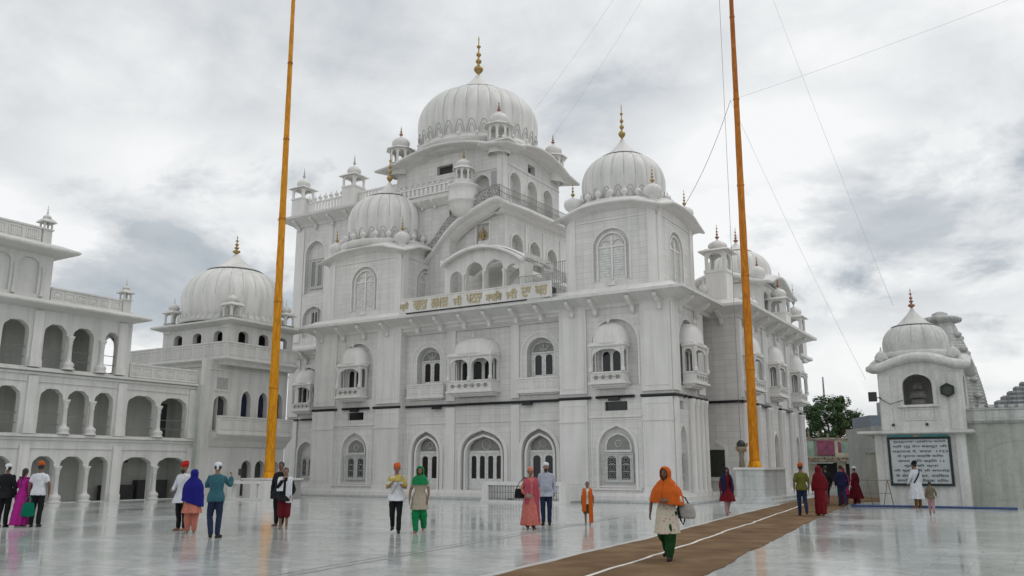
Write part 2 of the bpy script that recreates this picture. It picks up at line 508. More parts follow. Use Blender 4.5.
def kiosk(parent, loc, w, zb, zo, zd, ztip, mat='marble_plain', fin_mat='copper', rz=0.0, arches=1, eave=0.2, octo=False, base_r=None, fin_r=None):
    """chhatri: plinth 0..zb, arcade zb..zo, little dome zo..zd, finial to ztip; local origin at its foot"""
    m = MB(); r = w/2
    if octo:
        ring = [(r*1.08*math.cos(PI/8+i*PI/4), r*1.08*math.sin(PI/8+i*PI/4)) for i in range(8)]
    else:
        ring = [(-r, -r), (-r, r), (r, r), (r, -r)][::-1]
    if base_r: m.lathe(0, 0, [(base_r*0.3, -0.95*w), (base_r*0.62, -0.75*w), (base_r*0.9, -0.4*w), (base_r*0.98, -0.1), (base_r*1.06, -0.06), (base_r*1.06, 0.02), (base_r*0.97, 0.06), (base_r*0.97, zb*0.62), (base_r*1.05, zb*0.66), (base_r*1.05, zb*0.74), (base_r*0.7, zb*0.78), (w*0.55, zb)], 24)
    b0_ = -0.02 if base_r else -0.5
    m.sweep(ring, [(0, b0_), (0.0, zb*0.9), (0.06, zb*0.92), (0.06, zb), (-0.02, zb), (-0.02, b0_)], True)
    m.prism(ring, zb-0.06, zb-0.02, 'xy')
    n = len(ring)
    for i in range(n):
        a = Vector(ring[i]); b = Vector(ring[(i+1) % n]); L = (b-a).length; d = (b-a)/L
        nr = Vector((d.y, -d.x))
        mid = (a+b)/2
        if nr.dot(mid) < 0: nr = -nr
        for th in (0.0, -0.07):
            T = (lambda a, d, nr, th: (lambda s_, dd, z: (a.x+d.x*s_+nr.x*(dd+th), a.y+d.y*s_+nr.y*(dd+th), z)))(a, d, nr, th)
            holes = []
            k = arches
            cell = L/k
            for q in range(k):
                holes.append(arch(cell*(q+0.5), zb+0.001, cell*0.68, zb+(zo-zb)*0.86, zb+(zo-zb)*0.52, 10))
            m.panel([(0, zb-0.02), (0, zo), (L, zo), (L, zb-0.02)], holes, 0, 0.07 if th == 0 else 0, T)
    m.sweep(ring, [(0, zo-0.02), (eave*0.5, zo-0.05), (eave, zo-0.09), (eave, zo-0.05), (eave*0.5, zo+0.03), (0, zo+0.08), (-r*0.4, zo+0.08), (-r*0.4, zo-0.02)], True)
    m.prism(ring, zo, zo+0.10, 'xy')
    o = m.build('kiosk', mat, parent, loc=loc); o.rotation_euler = (0, 0, rz)
    d = MB(); d.lathe(0, 0, mini_dome_prof(r*0.92, zd-zo-0.08, zo+0.08), 24, rfun=lambda a, t: 1-0.02*abs(math.sin(6*a)))
    d.build('kiosk_dome', mat, o, loc=(0, 0, 0))
    finial(o, (0, 0, zd-0.03), ztip-zd, fin_r or w*0.10, fin_mat)
    return o

def window(parent, T, cx, z0, w, h, d, style='two', fr='grey_paint', pane='dark_glass'):
    """style: two (dark lights), jali (grilles), tall"""
    f = MB(T); g = MB(T)
    x0, x1 = cx-w/2, cx+w/2
    n = 2 if style in ('two', 'jali') else int(style)
    cell = w/n; holes = []
    pb, pt = (0.10, 0.92)
    for i in range(n):
        c = x0+cell*(i+0.5)
        ww = cell*0.62
        if style in ('two', 'jali'): hz0, hz1 = z0+h*0.07, z0+h*0.93
        else: hz0, hz1 = z0+h*0.42, z0+h*0.94
        holes.append(arch(c, hz0, ww, hz1, hz1-ww*0.35, 8, 'round'))
    f.panel(rect(x0, x1, z0, z0+h), holes, d+0.05, 0.045)
    f.box(x0-0.04, x1+0.04, d, d+0.09, z0-0.05, z0)
    f.box(x0-0.04, x1+0.04, d, d+0.09, z0+h, z0+h+0.06)
    f.box(x0-0.05, x0, d, d+0.09, z0, z0+h); f.box(x1, x1+0.05, d, d+0.09, z0, z0+h)
    f.box(cx-0.012, cx+0.012, d+0.051, d+0.075, z0, z0+h)
    o = f.build('window' if style in ('two', 'jali') else 'door', fr, parent)
    g.box(x0+0.02, x1-0.02, d-0.012, d+0.004, z0+0.01, z0+h-0.01)
    g.build('pane', pane, o, loc=(0, 0, 0))
    if style == 'jali':
        j = MB(T)
        for i in range(n):
            c = x0+cell*(i+0.5); ww = cell*0.56
            for k in range(3):
                zz = z0+h*(0.2+0.27*k)
                for a in range(2):
                    r_ = ww*(0.42-0.2*a)
                    pts = [(c+r_*math.cos(q*PI/6), d+0.025, zz+h*0.04+r_*1.05*math.sin(q*PI/6)) for q in range(13)]
                    j.tube(pts, 0.012, 4, caps=False)
            for k in range(4):
                zz = z0+h*(0.1+0.26*k); j.box(c-ww/2, c+ww/2, d+0.01, d+0.035, zz-0.012, zz+0.012)
        j.build('grille', 'grille_grey', o, loc=(0, 0, 0))
    return o

def fanlight(parent, T, cx, z0, w, h, d, kind='lunette'):
    a = arch(cx, z0, w, z0+h, z0+0.02, 16)
    m = MB(T); m.panel(a, [], d)
    o = m.build('fanlight', 'fanlight_grey', parent)
    f = MB(T)
    big = arch(cx, z0-0.01, w+0.16, z0+h+0.09, z0+0.02, 16)
    sm = arch(cx, z0-0.01, w, z0+h, z0+0.02, 16)
    f.ring(big, sm, d, d+0.05)
    if kind == 'spokes':
        for k in (-1, 0, 1):
            an = PI/2+k*0.72
            x1 = cx+w*0.46*math.cos(an); z1 = z0+h*0.92*math.sin(an)
            f.tube([(cx, d+0.03, z0+0.03), (x1, d+0.03, z1)], 0.035, 4)
        f.tube([(cx+w*0.17*math.cos(q*PI/8), d+0.03, z0+h*0.36*math.sin(q*PI/8)) for q in range(9)], 0.03, 4)
    else:
        f.tube([(cx+w*0.13*math.cos(q*PI/6), d+0.02, z0+h*0.4+w*0.13*math.sin(q*PI/6)) for q in range(13)], 0.018, 4)
    f.box(cx-w/2-0.08, cx+w/2+0.08, d, d+0.07, z0-0.10, z0)
    f.build('fanlight_frame', 'grey_paint' if kind == 'spokes' else 'door_paint', o, loc=(0, 0, 0))
    return o

def column_prof(h, r):
    return [(r*1.7, 0), (r*1.7, h*0.03), (r*1.25, h*0.05), (r*1.55, h*0.10), (r*1.35, h*0.15), (r*0.85, h*0.18), (r*1.0, h*0.24), (r*0.85, h*0.78), (r*1.2, h*0.82), (r*0.95, h*0.85), (r*1.3, h*0.90), (r*1.6, h*0.96), (r*1.6, h)]

def make_oriel(parent, w=2.1, p=0.95, zr=0.62, zo=2.0, nfront=1, mat='marble_carved', roof_h=0.75):
    """jharokha projecting towards local -y; z=0 is its floor slab underside"""
    m = MB()
    r = w/2
    path = [(-r, 0), (-r, -p), (r, -p), (r, 0)]     # outward must be right of travel
    path = path[::-1] if True else path
    # check: travelling (r,0)->(r,-p): direction (0,-1), right = (-1,0) -> inward, so keep the other way
    path = [(-r, 0.0), (-r, -p), (r, -p), (r, 0.0)]
    def sw(prof): m.sweep([(x, y) for x, y in path], [(-o_, z) for o_, z in prof] if ORI < 0 else prof)
    sw([(0.10, 0.0), (0.10, 0.10), (0, 0.14), (-0.06, 0.14), (-0.06, -0.02), (0, -0.02)])
    # corbel
    for k, (a, b) in enumerate(((0.03, -0.10), (0.14, -0.18))):
        m.box(-r+a*0.4, r-a*0.4, -p+a*1.6, 0, b, b+0.10)
    m.box(-r+0.01, r-0.01, -p+0.01, 0, -0.02, 0.10)
    # railing panel + posts
    sw([(0.0, 0.14), (0.0, zr), (0.05, zr), (0.05, zr+0.07), (-0.07, zr+0.07), (-0.07, 0.14)])
    n = 5
    for i in range(n):
        x = -r+w*(i+0.5)/n; q = w/n*0.32; zc = 0.14+(zr-0.14)/2; hz = (zr-0.14)*0.30
        m.ring([(x-q, zc-hz), (x-q, zc+hz), (x+q, zc+hz), (x+q, zc-hz)], [(x-q*0.7, zc-hz*0.6), (x-q*0.7, zc+hz*0.6), (x+q*0.7, zc+hz*0.6), (x+q*0.7, zc-hz*0.6)], 0, 0.03, T=lambda s_, d, z: (s_, -p-d, z), closed=True)
        m.ring([(x-q*.5, zc), (x, zc+hz*.55), (x+q*.5, zc), (x, zc-hz*.55)], [(x-q*.25, zc), (x, zc+hz*.3), (x+q*.25, zc), (x, zc-hz*.3)], 0, 0.02, T=lambda s_, d, z: (s_, -p-d, z), closed=True)
    # front and side arch screens
    zt = zo+0.18
    def screen(T, L, k):
        cell = L/k
        holes = [arch(cell*(q+0.5), zr+0.08, cell-0.24, zt-0.10, zt-0.10-min(0.42, cell*0.34), 14, 'cusped') for q in range(k)]
        m.panel([(0, zr+0.07), (0, zt), (L, zt), (L, zr+0.07)], holes, 0, 0.07, T)
        m.panel([(0, zr+0.07), (0, zt), (L, zt), (L, zr+0.07)], holes, -0.07, 0, T)
    screen(lambda s_, d, z: (-r+s_, -p-d, z), w, nfront)
    screen(lambda s_, d, z: (-r-d, -p+s_, z), p, 1)
    screen(lambda s_, d, z: (r+d, -p+s_, z), p, 1)
    sw([(0, zt-0.02), (0.06, zt), (0.11, zt+0.04), (0.12, zt+0.09), (0.05, zt+0.13), (0, zt+0.22), (-0.1, zt+0.22), (-0.1, zt-0.02)])
    # curved canopy roof
    z0 = zt+0.12
    def rf(a, t):
        c, s_ = abs(math.cos(a)), abs(math.sin(a))
        return 1/((c**2.9+s_**2.9)**(1/2.9))
    prof = [(1.04, z0), (1.08, z0+roof_h*0.10), (1.05, z0+roof_h*0.14), (1.03, z0+roof_h*0.30), (0.99, z0+roof_h*0.46), (0.93, z0+roof_h*0.60), (0.83, z0+roof_h*0.74), (0.68, z0+roof_h*0.86), (0.47, z0+roof_h*0.95), (0.22, z0+roof_h*1.0), (0.02, z0+roof_h*1.01)]
    m.lathe(0, -0.02, prof, 40, rfun=rf, sx=r*1.0, sy=p*1.02)
    o = m.build('oriel_window', mat, parent, loc=(0, 0, 0))
    pp_ = MB(T=lambda s_, d, z: (s_, -p-d, z))
    nn = 6 if nfront > 1 else 4
    for i in range(nn):
        x = -r+0.12+(w-0.24)*(i+0.5)/nn; zc = 0.14+(zr-0.14)/2; q = (w-0.24)/nn*0.36; hz = (zr-0.14)*0.28
        for k in range(4):
            a = k*PI/2+PI/4; pp_.box(x+q*0.55*math.cos(a)-0.035, x+q*0.55*math.cos(a)+0.035, 0.031, 0.036, zc+hz*0.75*math.sin(a)-0.035, zc+hz*0.75*math.sin(a)+0.035)
    pp_.box(-r+0.14, r-0.14, 0.0305, 0.033, 0.14+(zr-0.14)/2-0.012, 0.14+(zr-0.14)/2+0.012)
    for i in range(nn):
        x = -r+0.12+(w-0.24)*(i+0.5)/nn; pp_.box(x-0.012, x+0.012, 0.0305, 0.033, 0.14+(zr-0.14)*0.3, 0.14+(zr-0.14)*0.7)
    pp_.build('pierced_pattern', 'fanlight_grey', o, loc=(0, 0, 0))
    xs = [-r+0.02]+[-r+w*(q+1)/nfront for q in range(nfront-1)]+[r-0.02]
    for x in xs:
        c = MB(); c.lathe(0, 0, column_prof(zt-zr-0.1, 0.075), 12)
        q = c.build('column', mat, o, loc=(x, -p-0.02, zr+0.07))
    bb = bulb(o, (0, -p*0.6, z0+roof_h*0.93), 0.55)
    # dark double window in the wall behind
    wd = MB(); wi = min(w*0.62, 1.5)
    k = 3 if nfront > 1 else 2
    wi = w*0.8 if nfront > 1 else wi
    hs = [arch(-wi/2+wi/k*(q+0.5), zr+0.12, wi/k*0.74, zt-0.16, zt-0.16-0.2, 8, 'round') for q in range(k)]
    wd.panel(rect(-wi/2, wi/2, 0.14, zt-0.05), hs, 0.02, 0.05, T=lambda s_, d, z: (s_, -0.03-d, z))
    wo = wd.build('inner_window', 'door_paint', o, loc=(0, 0, 0))
    pn = MB(); pn.box(-wi/2+0.03, wi/2-0.03, -0.012, -0.006, 0.2, zt-0.1); pn.v = [Vector((p_.x, p_.y, p_.z)) for p_ in pn.v]
    pn.build('pane', 'dark_glass', o, loc=(0, 0, 0))
    return o
ORI = 1

def bracket_mesh(dp=0.8, h=0.78, t=0.2):
    m = MB()
    poly = [(0, 0), (-0.02, -h), (-0.12, -h*0.98), (-0.16, -h*0.80), (-0.22, -h*0.62), (-0.36, -h*0.50), (-0.50, -h*0.44), (-0.62, -h*0.30), (-dp+0.05, -h*0.22), (-dp, -h*0.10), (-dp, 0)]
    m.prism(poly, -t/2, t/2, 'yz')
    m.lathe(0, 0, [(0.02, -t*0.62), (0.07, -t*0.6), (0.07, t*0.6), (0.02, t*0.62)], 10, T=lambda x, y, z: (z, -0.15+x, -h*0.84+y))
    return m.mesh('bracket', 'marble_plain')

def place(parent, name, me, loc, rz=0.0, sc=None):
    o = bpy.data.objects.new(name, me); COL.objects.link(o); o.parent = parent
    o.location = loc; o.rotation_euler = (0, 0, rz)
    if sc: o.scale = sc if isinstance(sc, tuple) else (sc, sc, sc)
    return o

def balustrade(mb, path, z0, h, pick=0.26, t=0.10, cap=True, closed=False):
    """rail, base and turned pickets along plan path (x,y[,dz])"""
    n = len(path)
    mb.sweep(path, [(t, z0+h*0.86), (t, z0+h), (-t, z0+h), (-t, z0+h*0.86)], closed)
    mb.sweep(path, [(t, z0), (t, z0+h*0.14), (-t, z0+h*0.14), (-t, z0)], closed)
    for i in range(n if closed else n-1):
        a = Vector(path[i]).to_3d() if len(path[i]) == 2 else Vector(path[i])
        q = path[(i+1) % n]
        b = Vector(q).to_3d() if len(q) == 2 else Vector(q)
        L = (b-a).length; k = max(1, int(L/pick))
        for j in range(k):
            p = a+(b-a)*((j+0.5)/k)
            mb.box(p.x-0.085, p.x+0.085, p.y-0.05, p.y+0.05, p.z+z0+h*0.12, p.z+z0+h*0.88)
    return mb

def panelled_parapet(mb, T, s0, s1, z0, h, d=0.0, cell=0.9, thick=0.16):
    mb.box(s0, s1, d-thick, d, z0, z0+h, T)
    mb.box(s0, s1, d-thick-0.03, d+0.05, z0+h, z0+h+0.08, T)
    mb.box(s0, s1, d, d+0.04, z0, z0+0.08, T)
    n = max(1, int((s1-s0)/cell)); c = (s1-s0)/n
    for i in range(n):
        a = s0+c*i+0.07; b = s0+c*(i+1)-0.07
        mb.ring(rect(a, b, z0+0.14, z0+h-0.08), rect(a+0.05, b-0.05, z0+0.19, z0+h-0.13), d, d+0.035, T, closed=True)
        k = 5
        for j in range(k):
            x = a+0.1+(b-a-0.2)*(j+0.5)/k
            mb.box(x-0.03, x+0.03, d, d+0.022, z0+0.22, z0+h-0.16, T)
# ================================================================ the white domed gurdwara
G = thing('gurdwara', 'large white marble domed shrine with gilded finials and gold lettering across its front', 'shrine', 0, 0)
ZC = 9.55     # top of lower walls
BR = bracket_mesh()
BRs = bracket_mesh(0.6, 0.5, 0.12)

def wall(name, T, s0, s1, z0, z1, holes, depth=0.35, mat='marble', back=True, backholes=None):
    m = MB(T)
    m.panel(rect(s0, s1, z0, z1), holes, 0, depth)
    if back:
        for i, h in enumerate(holes):
            m.panel(h, (backholes or {}).get(i, []), -depth)
    return m.build(name, mat, G)

def archivolt(mb, T, cx, z0, w, ztop, spring, wide=0.16, d1=0.06, kind='mughal', n=20):
    o = arch(cx, z0, w+2*wide, ztop+wide*0.9, spring, n, kind); i = arch(cx, z0, w, ztop, spring, n, kind)
    m_ = min(len(o), len(i))
    mb.ring(o[:m_], i[:m_], -0.01, d1, T)

# ---- front of the two towers (v=0) and the centre bay (v=0.5)
def flush_trim():
    global trim
    if trim.v: trim.build('carved_trim', 'marble_carved', G)
    trim = MB()
towers = [('R', -6.0, 0.0, -2.95), ('L', -22.85, -16.2, -19.5)]
trim = MB()
for nm, a, b, c in towers:
    h1 = arch(c, 0.55, 1.9, 3.55, 2.3)              # ground window niche
    h2 = arch(c, 5.45, 2.45, 8.75, 7.55, 24, 'round')
    h3 = rect(c-0.6, c+0.6, 4.28, 4.72)
    win = rect(c-0.72, c+0.72, 0.95, 2.25)
    wall('front_wall', FR(0.0), a, b, 0.0, ZC+0.5, [h1, h2, h3], 0.22)
    trim_T = FR(0.0)
    archivolt(trim, trim_T, c, 0.55, 1.9, 3.55, 2.3, 0.14)
    archivolt(trim, trim_T, c, 5.45, 2.45, 8.75, 7.55, 0.10, 0.03, 'round', 24)
    window(G, trim_T, c, 0.95, 1.45, 1.28, -0.19, 'jali', 'grey_paint')
    fanlight(G, trim_T, c, 2.42, 1.25, 0.75, -0.18, 'lunette')
    v_ = MB(trim_T); v_.box(c-0.6, c+0.6, -0.215, -0.16, 4.29, 4.71)
    v_.build('vent', 'dark_glass', G)
    # pilasters
    for p0, p1 in ((a+0.02, a+1.55), (b-1.55, b-0.02)) if nm == 'R' else ((a+0.02, a+1.75), (b-1.75, b-0.02)):
        trim.box(p0, p1, 0, 0.12, 0.35, 4.85, trim_T)
        trim.box(p0-0.04, p1+0.04, 0, 0.17, 0.0, 0.55, trim_T)
        trim.box(p0, p1, 0, 0.09, 5.15, 9.4, trim_T)
        trim.ring(rect(p0+0.12, p1-0.12, 0.8, 4.6), rect(p0+0.17, p1-0.17, 0.85, 4.55), 0.12, 0.14, trim_T, True)
        trim.ring(rect(p0+0.12, p1-0.12, 5.4, 9.1), rect(p0+0.17, p1-0.17, 5.45, 9.05), 0.09, 0.11, trim_T, True)
        trim.box(p0-0.03, p1+0.03, 0.12, 0.16, 3.75, 3.85, trim_T)
    trim.box(a+1.6, b-1.6, 0, 0.07, 3.95, 4.05, trim_T)
    trim.box(a+1.7, b-1.7, 0, 0.08, 0.55, 0.64, trim_T)
    trim.ring(rect(c-1.35, c+1.35, 0.68, 3.9), rect(c-1.29, c+1.29, 0.74, 3.84), 0, 0.03, trim_T, True)
    flush_trim()
T5 = FR(0.5)
doors = [(-14.7, 1.95, 2), (-10.95, 2.75, 4), (-7.5, 2.05, 2)]
wins = [(-14.65, 2.2), (-11.35, 2.4), (-7.4, 2.2)]
holes = []
for c, w_, n in doors: holes.append(arch(c, 0.02, w_, 3.55, 2.15))
for k, (c, w_) in enumerate(wins):
    holes.append(arch(c, 5.55, 1.62, 8.25, 7.5, 24, 'round') if k != 1 else arch(c, 5.3, w_, 8.5, 7.4, 24, 'round'))
wall('front_wall', T5, -16.2, -6.0, 0.0, ZC+0.5, holes, 0.42)
for c, w_, n in doors:
    archivolt(trim, T5, c, 0.02, w_, 3.55, 2.15, 0.20, 0.09)
    archivolt(trim, T5, c, 0.02, w_-0.5, 3.22, 2.15, 0.12, -0.28)
    window(G, T5, c, 0.05, w_-0.62, 2.3, -0.40, str(n), 'door_paint')
    fanlight(G, T5, c, 2.47, w_-0.6, 0.82, -0.39, 'lunette')
    for q in (-1, 1):
        trim.ring(rect(c+q*(w_/2+0.42)-0.11, c+q*(w_/2+0.42)+0.11, 0.4, 3.5), rect(c+q*(w_/2+0.42)-0.07, c+q*(w_/2+0.42)+0.07, 0.45, 3.45), 0, 0.03, T5, True)
for k in (0, 2):
    c, w_ = wins[k]
    archivolt(trim, T5, c, 5.55, w_, 8.5, 7.4, 0.12, 0.03, 'round', 24)
    archivolt(trim, T5, c, 5.55, 1.62, 8.25, 7.5, 0.07, 0.02, 'round', 24)
    window(G, T5, c, 6.25, 1.28, 1.22, -0.40, 'two', 'door_paint')
    fanlight(G, T5, c, 7.52, 1.3, 0.52, -0.39, 'spokes')
    bl = MB()
    for (t0, t1) in ((c-1.25, c+1.25),):
        panelled_parapet(bl, T5, t0, t1, 5.46, 0.62, 0.32, 0.8)
        bl.box(t0-0.04, t1+0.04, 0, 0.36, 5.36, 5.46, T5)
        bl.box(t0, t0+0.1, 0, 0.2, 5.46, 6.08, T5); bl.box(t1-0.1, t1, 0, 0.2, 5.46, 6.08, T5)
        bl.box(t0+0.1, t1-0.1, 0, 0.2, 5.28, 5.36, T5)
    bl.build('balcony', 'marble_carved', G)
for p0, p1 in ((-13.35, -12.75), (-9.15, -8.65)):
    trim.box(p0, p1, 0, 0.10, 0.0, 4.8, T5); trim.box(p0, p1, 0, 0.10, 5.15, 9.3, T5)
    trim.box(p0-0.05, p1+0.05, 0, 0.15, 0.0, 0.5, T5)
trim.box(-16.1, -6.1, 0, 0.05, 3.95, 4.03, T5)
trim.box(-16.1, -6.1, 0, 0.04, 9.0, 9.08, T5)

flush_trim()
# ---- right side of the right tower (u=0), v 0..4.2, and left side of the left tower
TR = RT(0.0)
h = [arch(0.95, 0.55, 0.95, 3.55, 2.5, 14), arch(2.1, 5.45, 2.3, 8.75, 7.6, 24, 'round'), rect(0.55, 1.25, 4.3, 4.7)]
wall('side_wall', TR, 0, 4.3, 0, ZC+0.5, h, 0.22)
window(G, TR, 0.95, 0.9, 0.7, 1.3, -0.19, 'jali'); archivolt(trim, TR, 0.95, 0.55, 0.95, 3.55, 2.5, 0.1)
archivolt(trim, TR, 2.1, 5.45, 2.3, 8.75, 7.6, 0.1, 0.03, 'round', 24)
for q in (2.1, 2.75, 3.4, 4.0):
    m_ = MB(); m_.lathe(0.08, q, [(0.22, 0), (0.22, 0.5), (0.16, 0.6), (0.16, 4.5), (0.22, 4.75), (0.22, 4.86)], 16)
    m_.build('side_column', 'marble_plain', G)
trim.box(-0.02, 0.4, 0, 0.12, 0.35, 4.85, TR); trim.box(3.3, 4.28, 0, 0.10, 5.15, 9.3, TR); trim.box(-0.02, 0.8, 0, 0.09, 5.15, 9.4, TR)
wall('side_wall', LF(-22.85), 0, 7, 0, ZC+0.5, [], 0.2)
wall('return_wall', BK(4.3), -1.5, 0, 0, ZC+0.5, [], 0.2)
wall('return_wall', RT(-16.2), 0.0, 0.5, 0, ZC+0.5, [], 0.2)
wall('return_wall', LF(-6.0), 0.0, 0.5, 0, ZC+0.5, [], 0.2)

flush_trim()
# ---- right wing: front piece (v=5.9) and long side (u=1.4)
TW = FR(5.9)
wall('wing_wall', TW, -1.6, 1.4, 0, ZC+0.5, [rect(-0.50, 0.42, 1.1, 2.5)], 0.12)
nb = MB(TW); nb.box(-0.47, 0.39, -0.115, -0.03, 1.13, 2.47); nb.build('notice_panel', 'notice_black', G)
nf = MB(TW)
nf.ring([(-0.62, 1.0), (-0.62, 2.62), (-0.04, 2.98), (0.54, 2.62), (0.54, 1.0)], [(-0.5, 1.0), (-0.5, 2.55), (-0.04, 2.84), (0.42, 2.55), (0.42, 1.0)], 0, 0.07)
nf.box(-0.62, 0.54, 0, 0.09, 0.92, 1.04); nf.box(-0.5, 0.42, 0, 0.06, 2.5, 2.56)
nf.build('notice_frame', 'marble_carved', G)
TS = RT(1.4)
oc = [7.3, 12.2, 17.2]
hs = []
for c in oc:
    hs += [arch(c, 0.5, 1.0, 3.5, 2.6, 12), arch(c, 5.4, 2.3, 8.6, 7.4, 14)]
hs += [arch(9.7, 5.6, 1.0, 8.1, 7.4, 12), arch(14.7, 5.6, 1.0, 8.1, 7.4, 12)]
wall('wing_wall', TS, 5.9, 19.2, 0, ZC+0.5, hs, 0.25)
for c in oc:
    window(G, TS, c, 0.9, 0.8, 1.35, -0.22, 'jali'); archivolt(trim, TS, c, 0.5, 1.0, 3.5, 2.6, 0.1)
    archivolt(trim, TS, c, 5.4, 2.3, 8.6, 7.4, 0.12)
for c in (9.7, 14.7):
    window(G, TS, c, 6.0, 0.8, 1.3, -0.22, 'two', 'door_paint'); archivolt(trim, TS, c, 5.6, 1.0, 8.1, 7.4, 0.1)
for q in (6.15, 8.6, 10.6, 11.1, 13.3, 13.8, 15.7, 16.2, 18.2, 18.8):
    m_ = MB(); m_.lathe(1.46, q, [(0.21, 0), (0.21, 0.5), (0.15, 0.6), (0.15, 4.5), (0.21, 4.75), (0.21, 4.86)], 16)
    m_.build('side_column', 'marble_plain', G)
    trim.box(q-0.22, q+0.22, 0, 0.10, 5.15, 9.3, TS)
wall('wing_wall', BK(19.2), -10, 1.4, 0, ZC+0.5, [], 0.2)
# rear tower beyond the wing
wall('rear_wall', FR(20.2), -3, 0.5, 0, 9.0, [], 0.2); wall('rear_wall', RT(0.5), 19.2, 22.5, 0, 9.0, [arch(21, 5.4, 1.0, 8, 7.2)], 0.2)

flush_trim()
# ---- left wing (v=7)
TLW = FR(7.0)
wall('wing_wall', TLW, -32.4, -22.85, 0, 20.0, [arch(-30.3, 0.6, 1.6, 3.4, 2.4), arch(-30.4, 5.5, 2.3, 8.7, 7.4), arch(-30.3, 10.9, 2.0, 13.2, 12.2), arch(-30.3, 14.2, 1.9, 18.2, 17.0)], 0.3)
window(G, TLW, -30.3, 0.9, 1.2, 1.4, -0.25, 'jali')
window(G, TLW, -30.3, 11.2, 0.6, 1.7, -0.25, 'two'); window(G, TLW, -30.3, 14.6, 1.3, 2.2, -0.25, 'two', 'grey_paint', 'fanlight_grey')
archivolt(trim, TLW, -30.3, 0.6, 1.6, 3.4, 2.4); archivolt(trim, TLW, -30.4, 5.5, 2.3, 8.7, 7.4); archivolt(trim, TLW, -30.3, 14.2, 1.9, 18.2, 17.0)
wall('wing_wall', LF(-32.4), 7, 17, 0, 20.0, [], 0.2)
for p0 in (-32.35, -29.0, -25.5):
    trim.box(p0, p0+1.1, 0, 0.12, 0, 4.85, TLW); trim.box(p0, p0+1.1, 0, 0.09, 5.15, 9.3, TLW)
trim.box(-32.35, -31.5, 0, 0.07, 10.6, 19.2, TLW)
trim.box(-29.2, -28.6, 0, 0.07, 10.6, 19.2, TLW)
flush_trim()

# ---- black string course
b_ = MB()
prof = [(0.0, 4.87), (0.16, 4.87), (0.20, 4.93), (0.16, 5.0), (0.0, 5.0)]
for seg in ([(-22.85, 0), (-20.95, 0)], [(-20.45, 0), (-18.45, 0)], [(-18.1, 0), (-16.2, 0), (-16.2, 0.0)],
            [(-16.1, 0.5), (-6.1, 0.5)], [(-6.0, 0), (-4.25, 0)], [(-3.95, 0), (-1.95, 0)], [(-1.6, 0), (0.0, 0), (0, 0.9)], [(0.0, 1.2), (0, 1.5)], [(0, 1.9), (0, 4.3)],
            [(-0.9, 5.9), (1.4, 5.9), (1.4, 6.5)], [(1.4, 8.4), (1.4, 11)], [(1.4, 13.3), (1.4, 16)], [(1.4, 18.2), (1.4, 19.2)], [(-32.4, 7.0), (-31.2, 7)], [(-30.9, 7), (-22.85, 7)]):
    q_ = MB(); q_.sweep(seg, prof); q_.build('string_course', 'black_stone', G)
for c, t in ((-19.45, 0), (-2.95, 0), (-13.9, -0.5), (-8.1, -0.5)):
    q_ = MB(); q_.box(c-0.28, c+0.28, 0.14+t, 0.30+t, 4.74, 4.90, FR(0.0)); q_.build('lamp_box', 'black_stone', G)

# ---- lower cornice / chajja
path = [(-33.4, 7.0), (-22.85, 7.0), (-22.85, 0), (-16.2, 0), (-16.2, 0.5), (-6.0, 0.5), (-6.0, 0), (0, 0), (0, 5.9), (1.4, 5.9), (1.4, 19.2), (-10, 19.2)]
path = [(-32.4, 12.0), (-32.4, 7.0), (-22.85, 7.0), (-22.85, 0), (0, 0), (0, 5.9), (1.4, 5.9), (1.4, 19.2), (-10, 19.2)]
e = MB()
e.sweep(path, [(-0.6, 9.45), (0.06, 9.35), (0.12, 9.5), (0.5, 9.66), (0.95, 9.82), (1.02, 9.80), (1.04, 9.94), (0.6, 10.06), (0.3, 10.2), (0.1, 10.34), (-0.6, 10.34)])
e.sweep([(-6.02, 0.5), (-16.2, 0.5)][::-1], [(-0.6, 9.0), (0.06, 9.0), (0.12, 9.06), (0.44, 9.2), (0.46, 9.5), (-0.6, 9.5)])
e.build('eave', 'marble_plain', G)
e = MB(); e.sweep([(0.5, 20.2), (0.5, 22.5)], [(-0.6, 8.5), (0.1, 8.5), (1.1, 8.75), (1.1, 8.9), (0, 9.1), (-0.6, 9.1)])
e.sweep([(-3, 20.2), (0.5, 20.2), (0.5, 20.3)], [(-0.6, 8.5), (0.1, 8.5), (1.1, 8.75), (1.1, 8.9), (0, 9.1), (-0.6, 9.1)]); e.build('eave', 'marble_plain', G)
us = [-22.3, -20.6, -19.0, -17.2, -15.0, -13.4, -11.8, -10.2, -8.5, -7.0, -5.2, -3.9, -1.9, -0.5]
for u in us: place(G, 'bracket', BR, (u, -0.02, 9.72), 0)
for v in (0.9, 3.3, ): place(G, 'bracket', BR, (0.02, v, 9.72), R(90))
for v in (7.0, 9.2, 11.4, 13.6, 15.8, 18.0): place(G, 'bracket', BR, (1.42, v, 9.72), R(90))
for u in (-32, -30.6, -29.2, -27.8): place(G, 'bracket', BR, (u, 6.98, 9.72), 0)
place(G, 'bracket', BR, (0.6, 5.88, 9.72), 0)

# roof deck
rf = MB()
rf.prism([(-32.3, 7.1), (-22.8, 7.1), (-22.8, 0.1), (-0.1, 0.1), (-0.1, 6.0), (1.3, 6.0), (1.3, 19.1), (-32.3, 19.1)], 10.2, 10.36, 'xy')
rf.build('roof', 'lime_plaster', G)
rf = MB(); rf.prism([(-3, 20.3), (0.4, 20.3), (0.4, 22.4), (-3, 22.4)], 8.9, 9.05, 'xy'); rf.build('roof', 'lime_plaster', G)

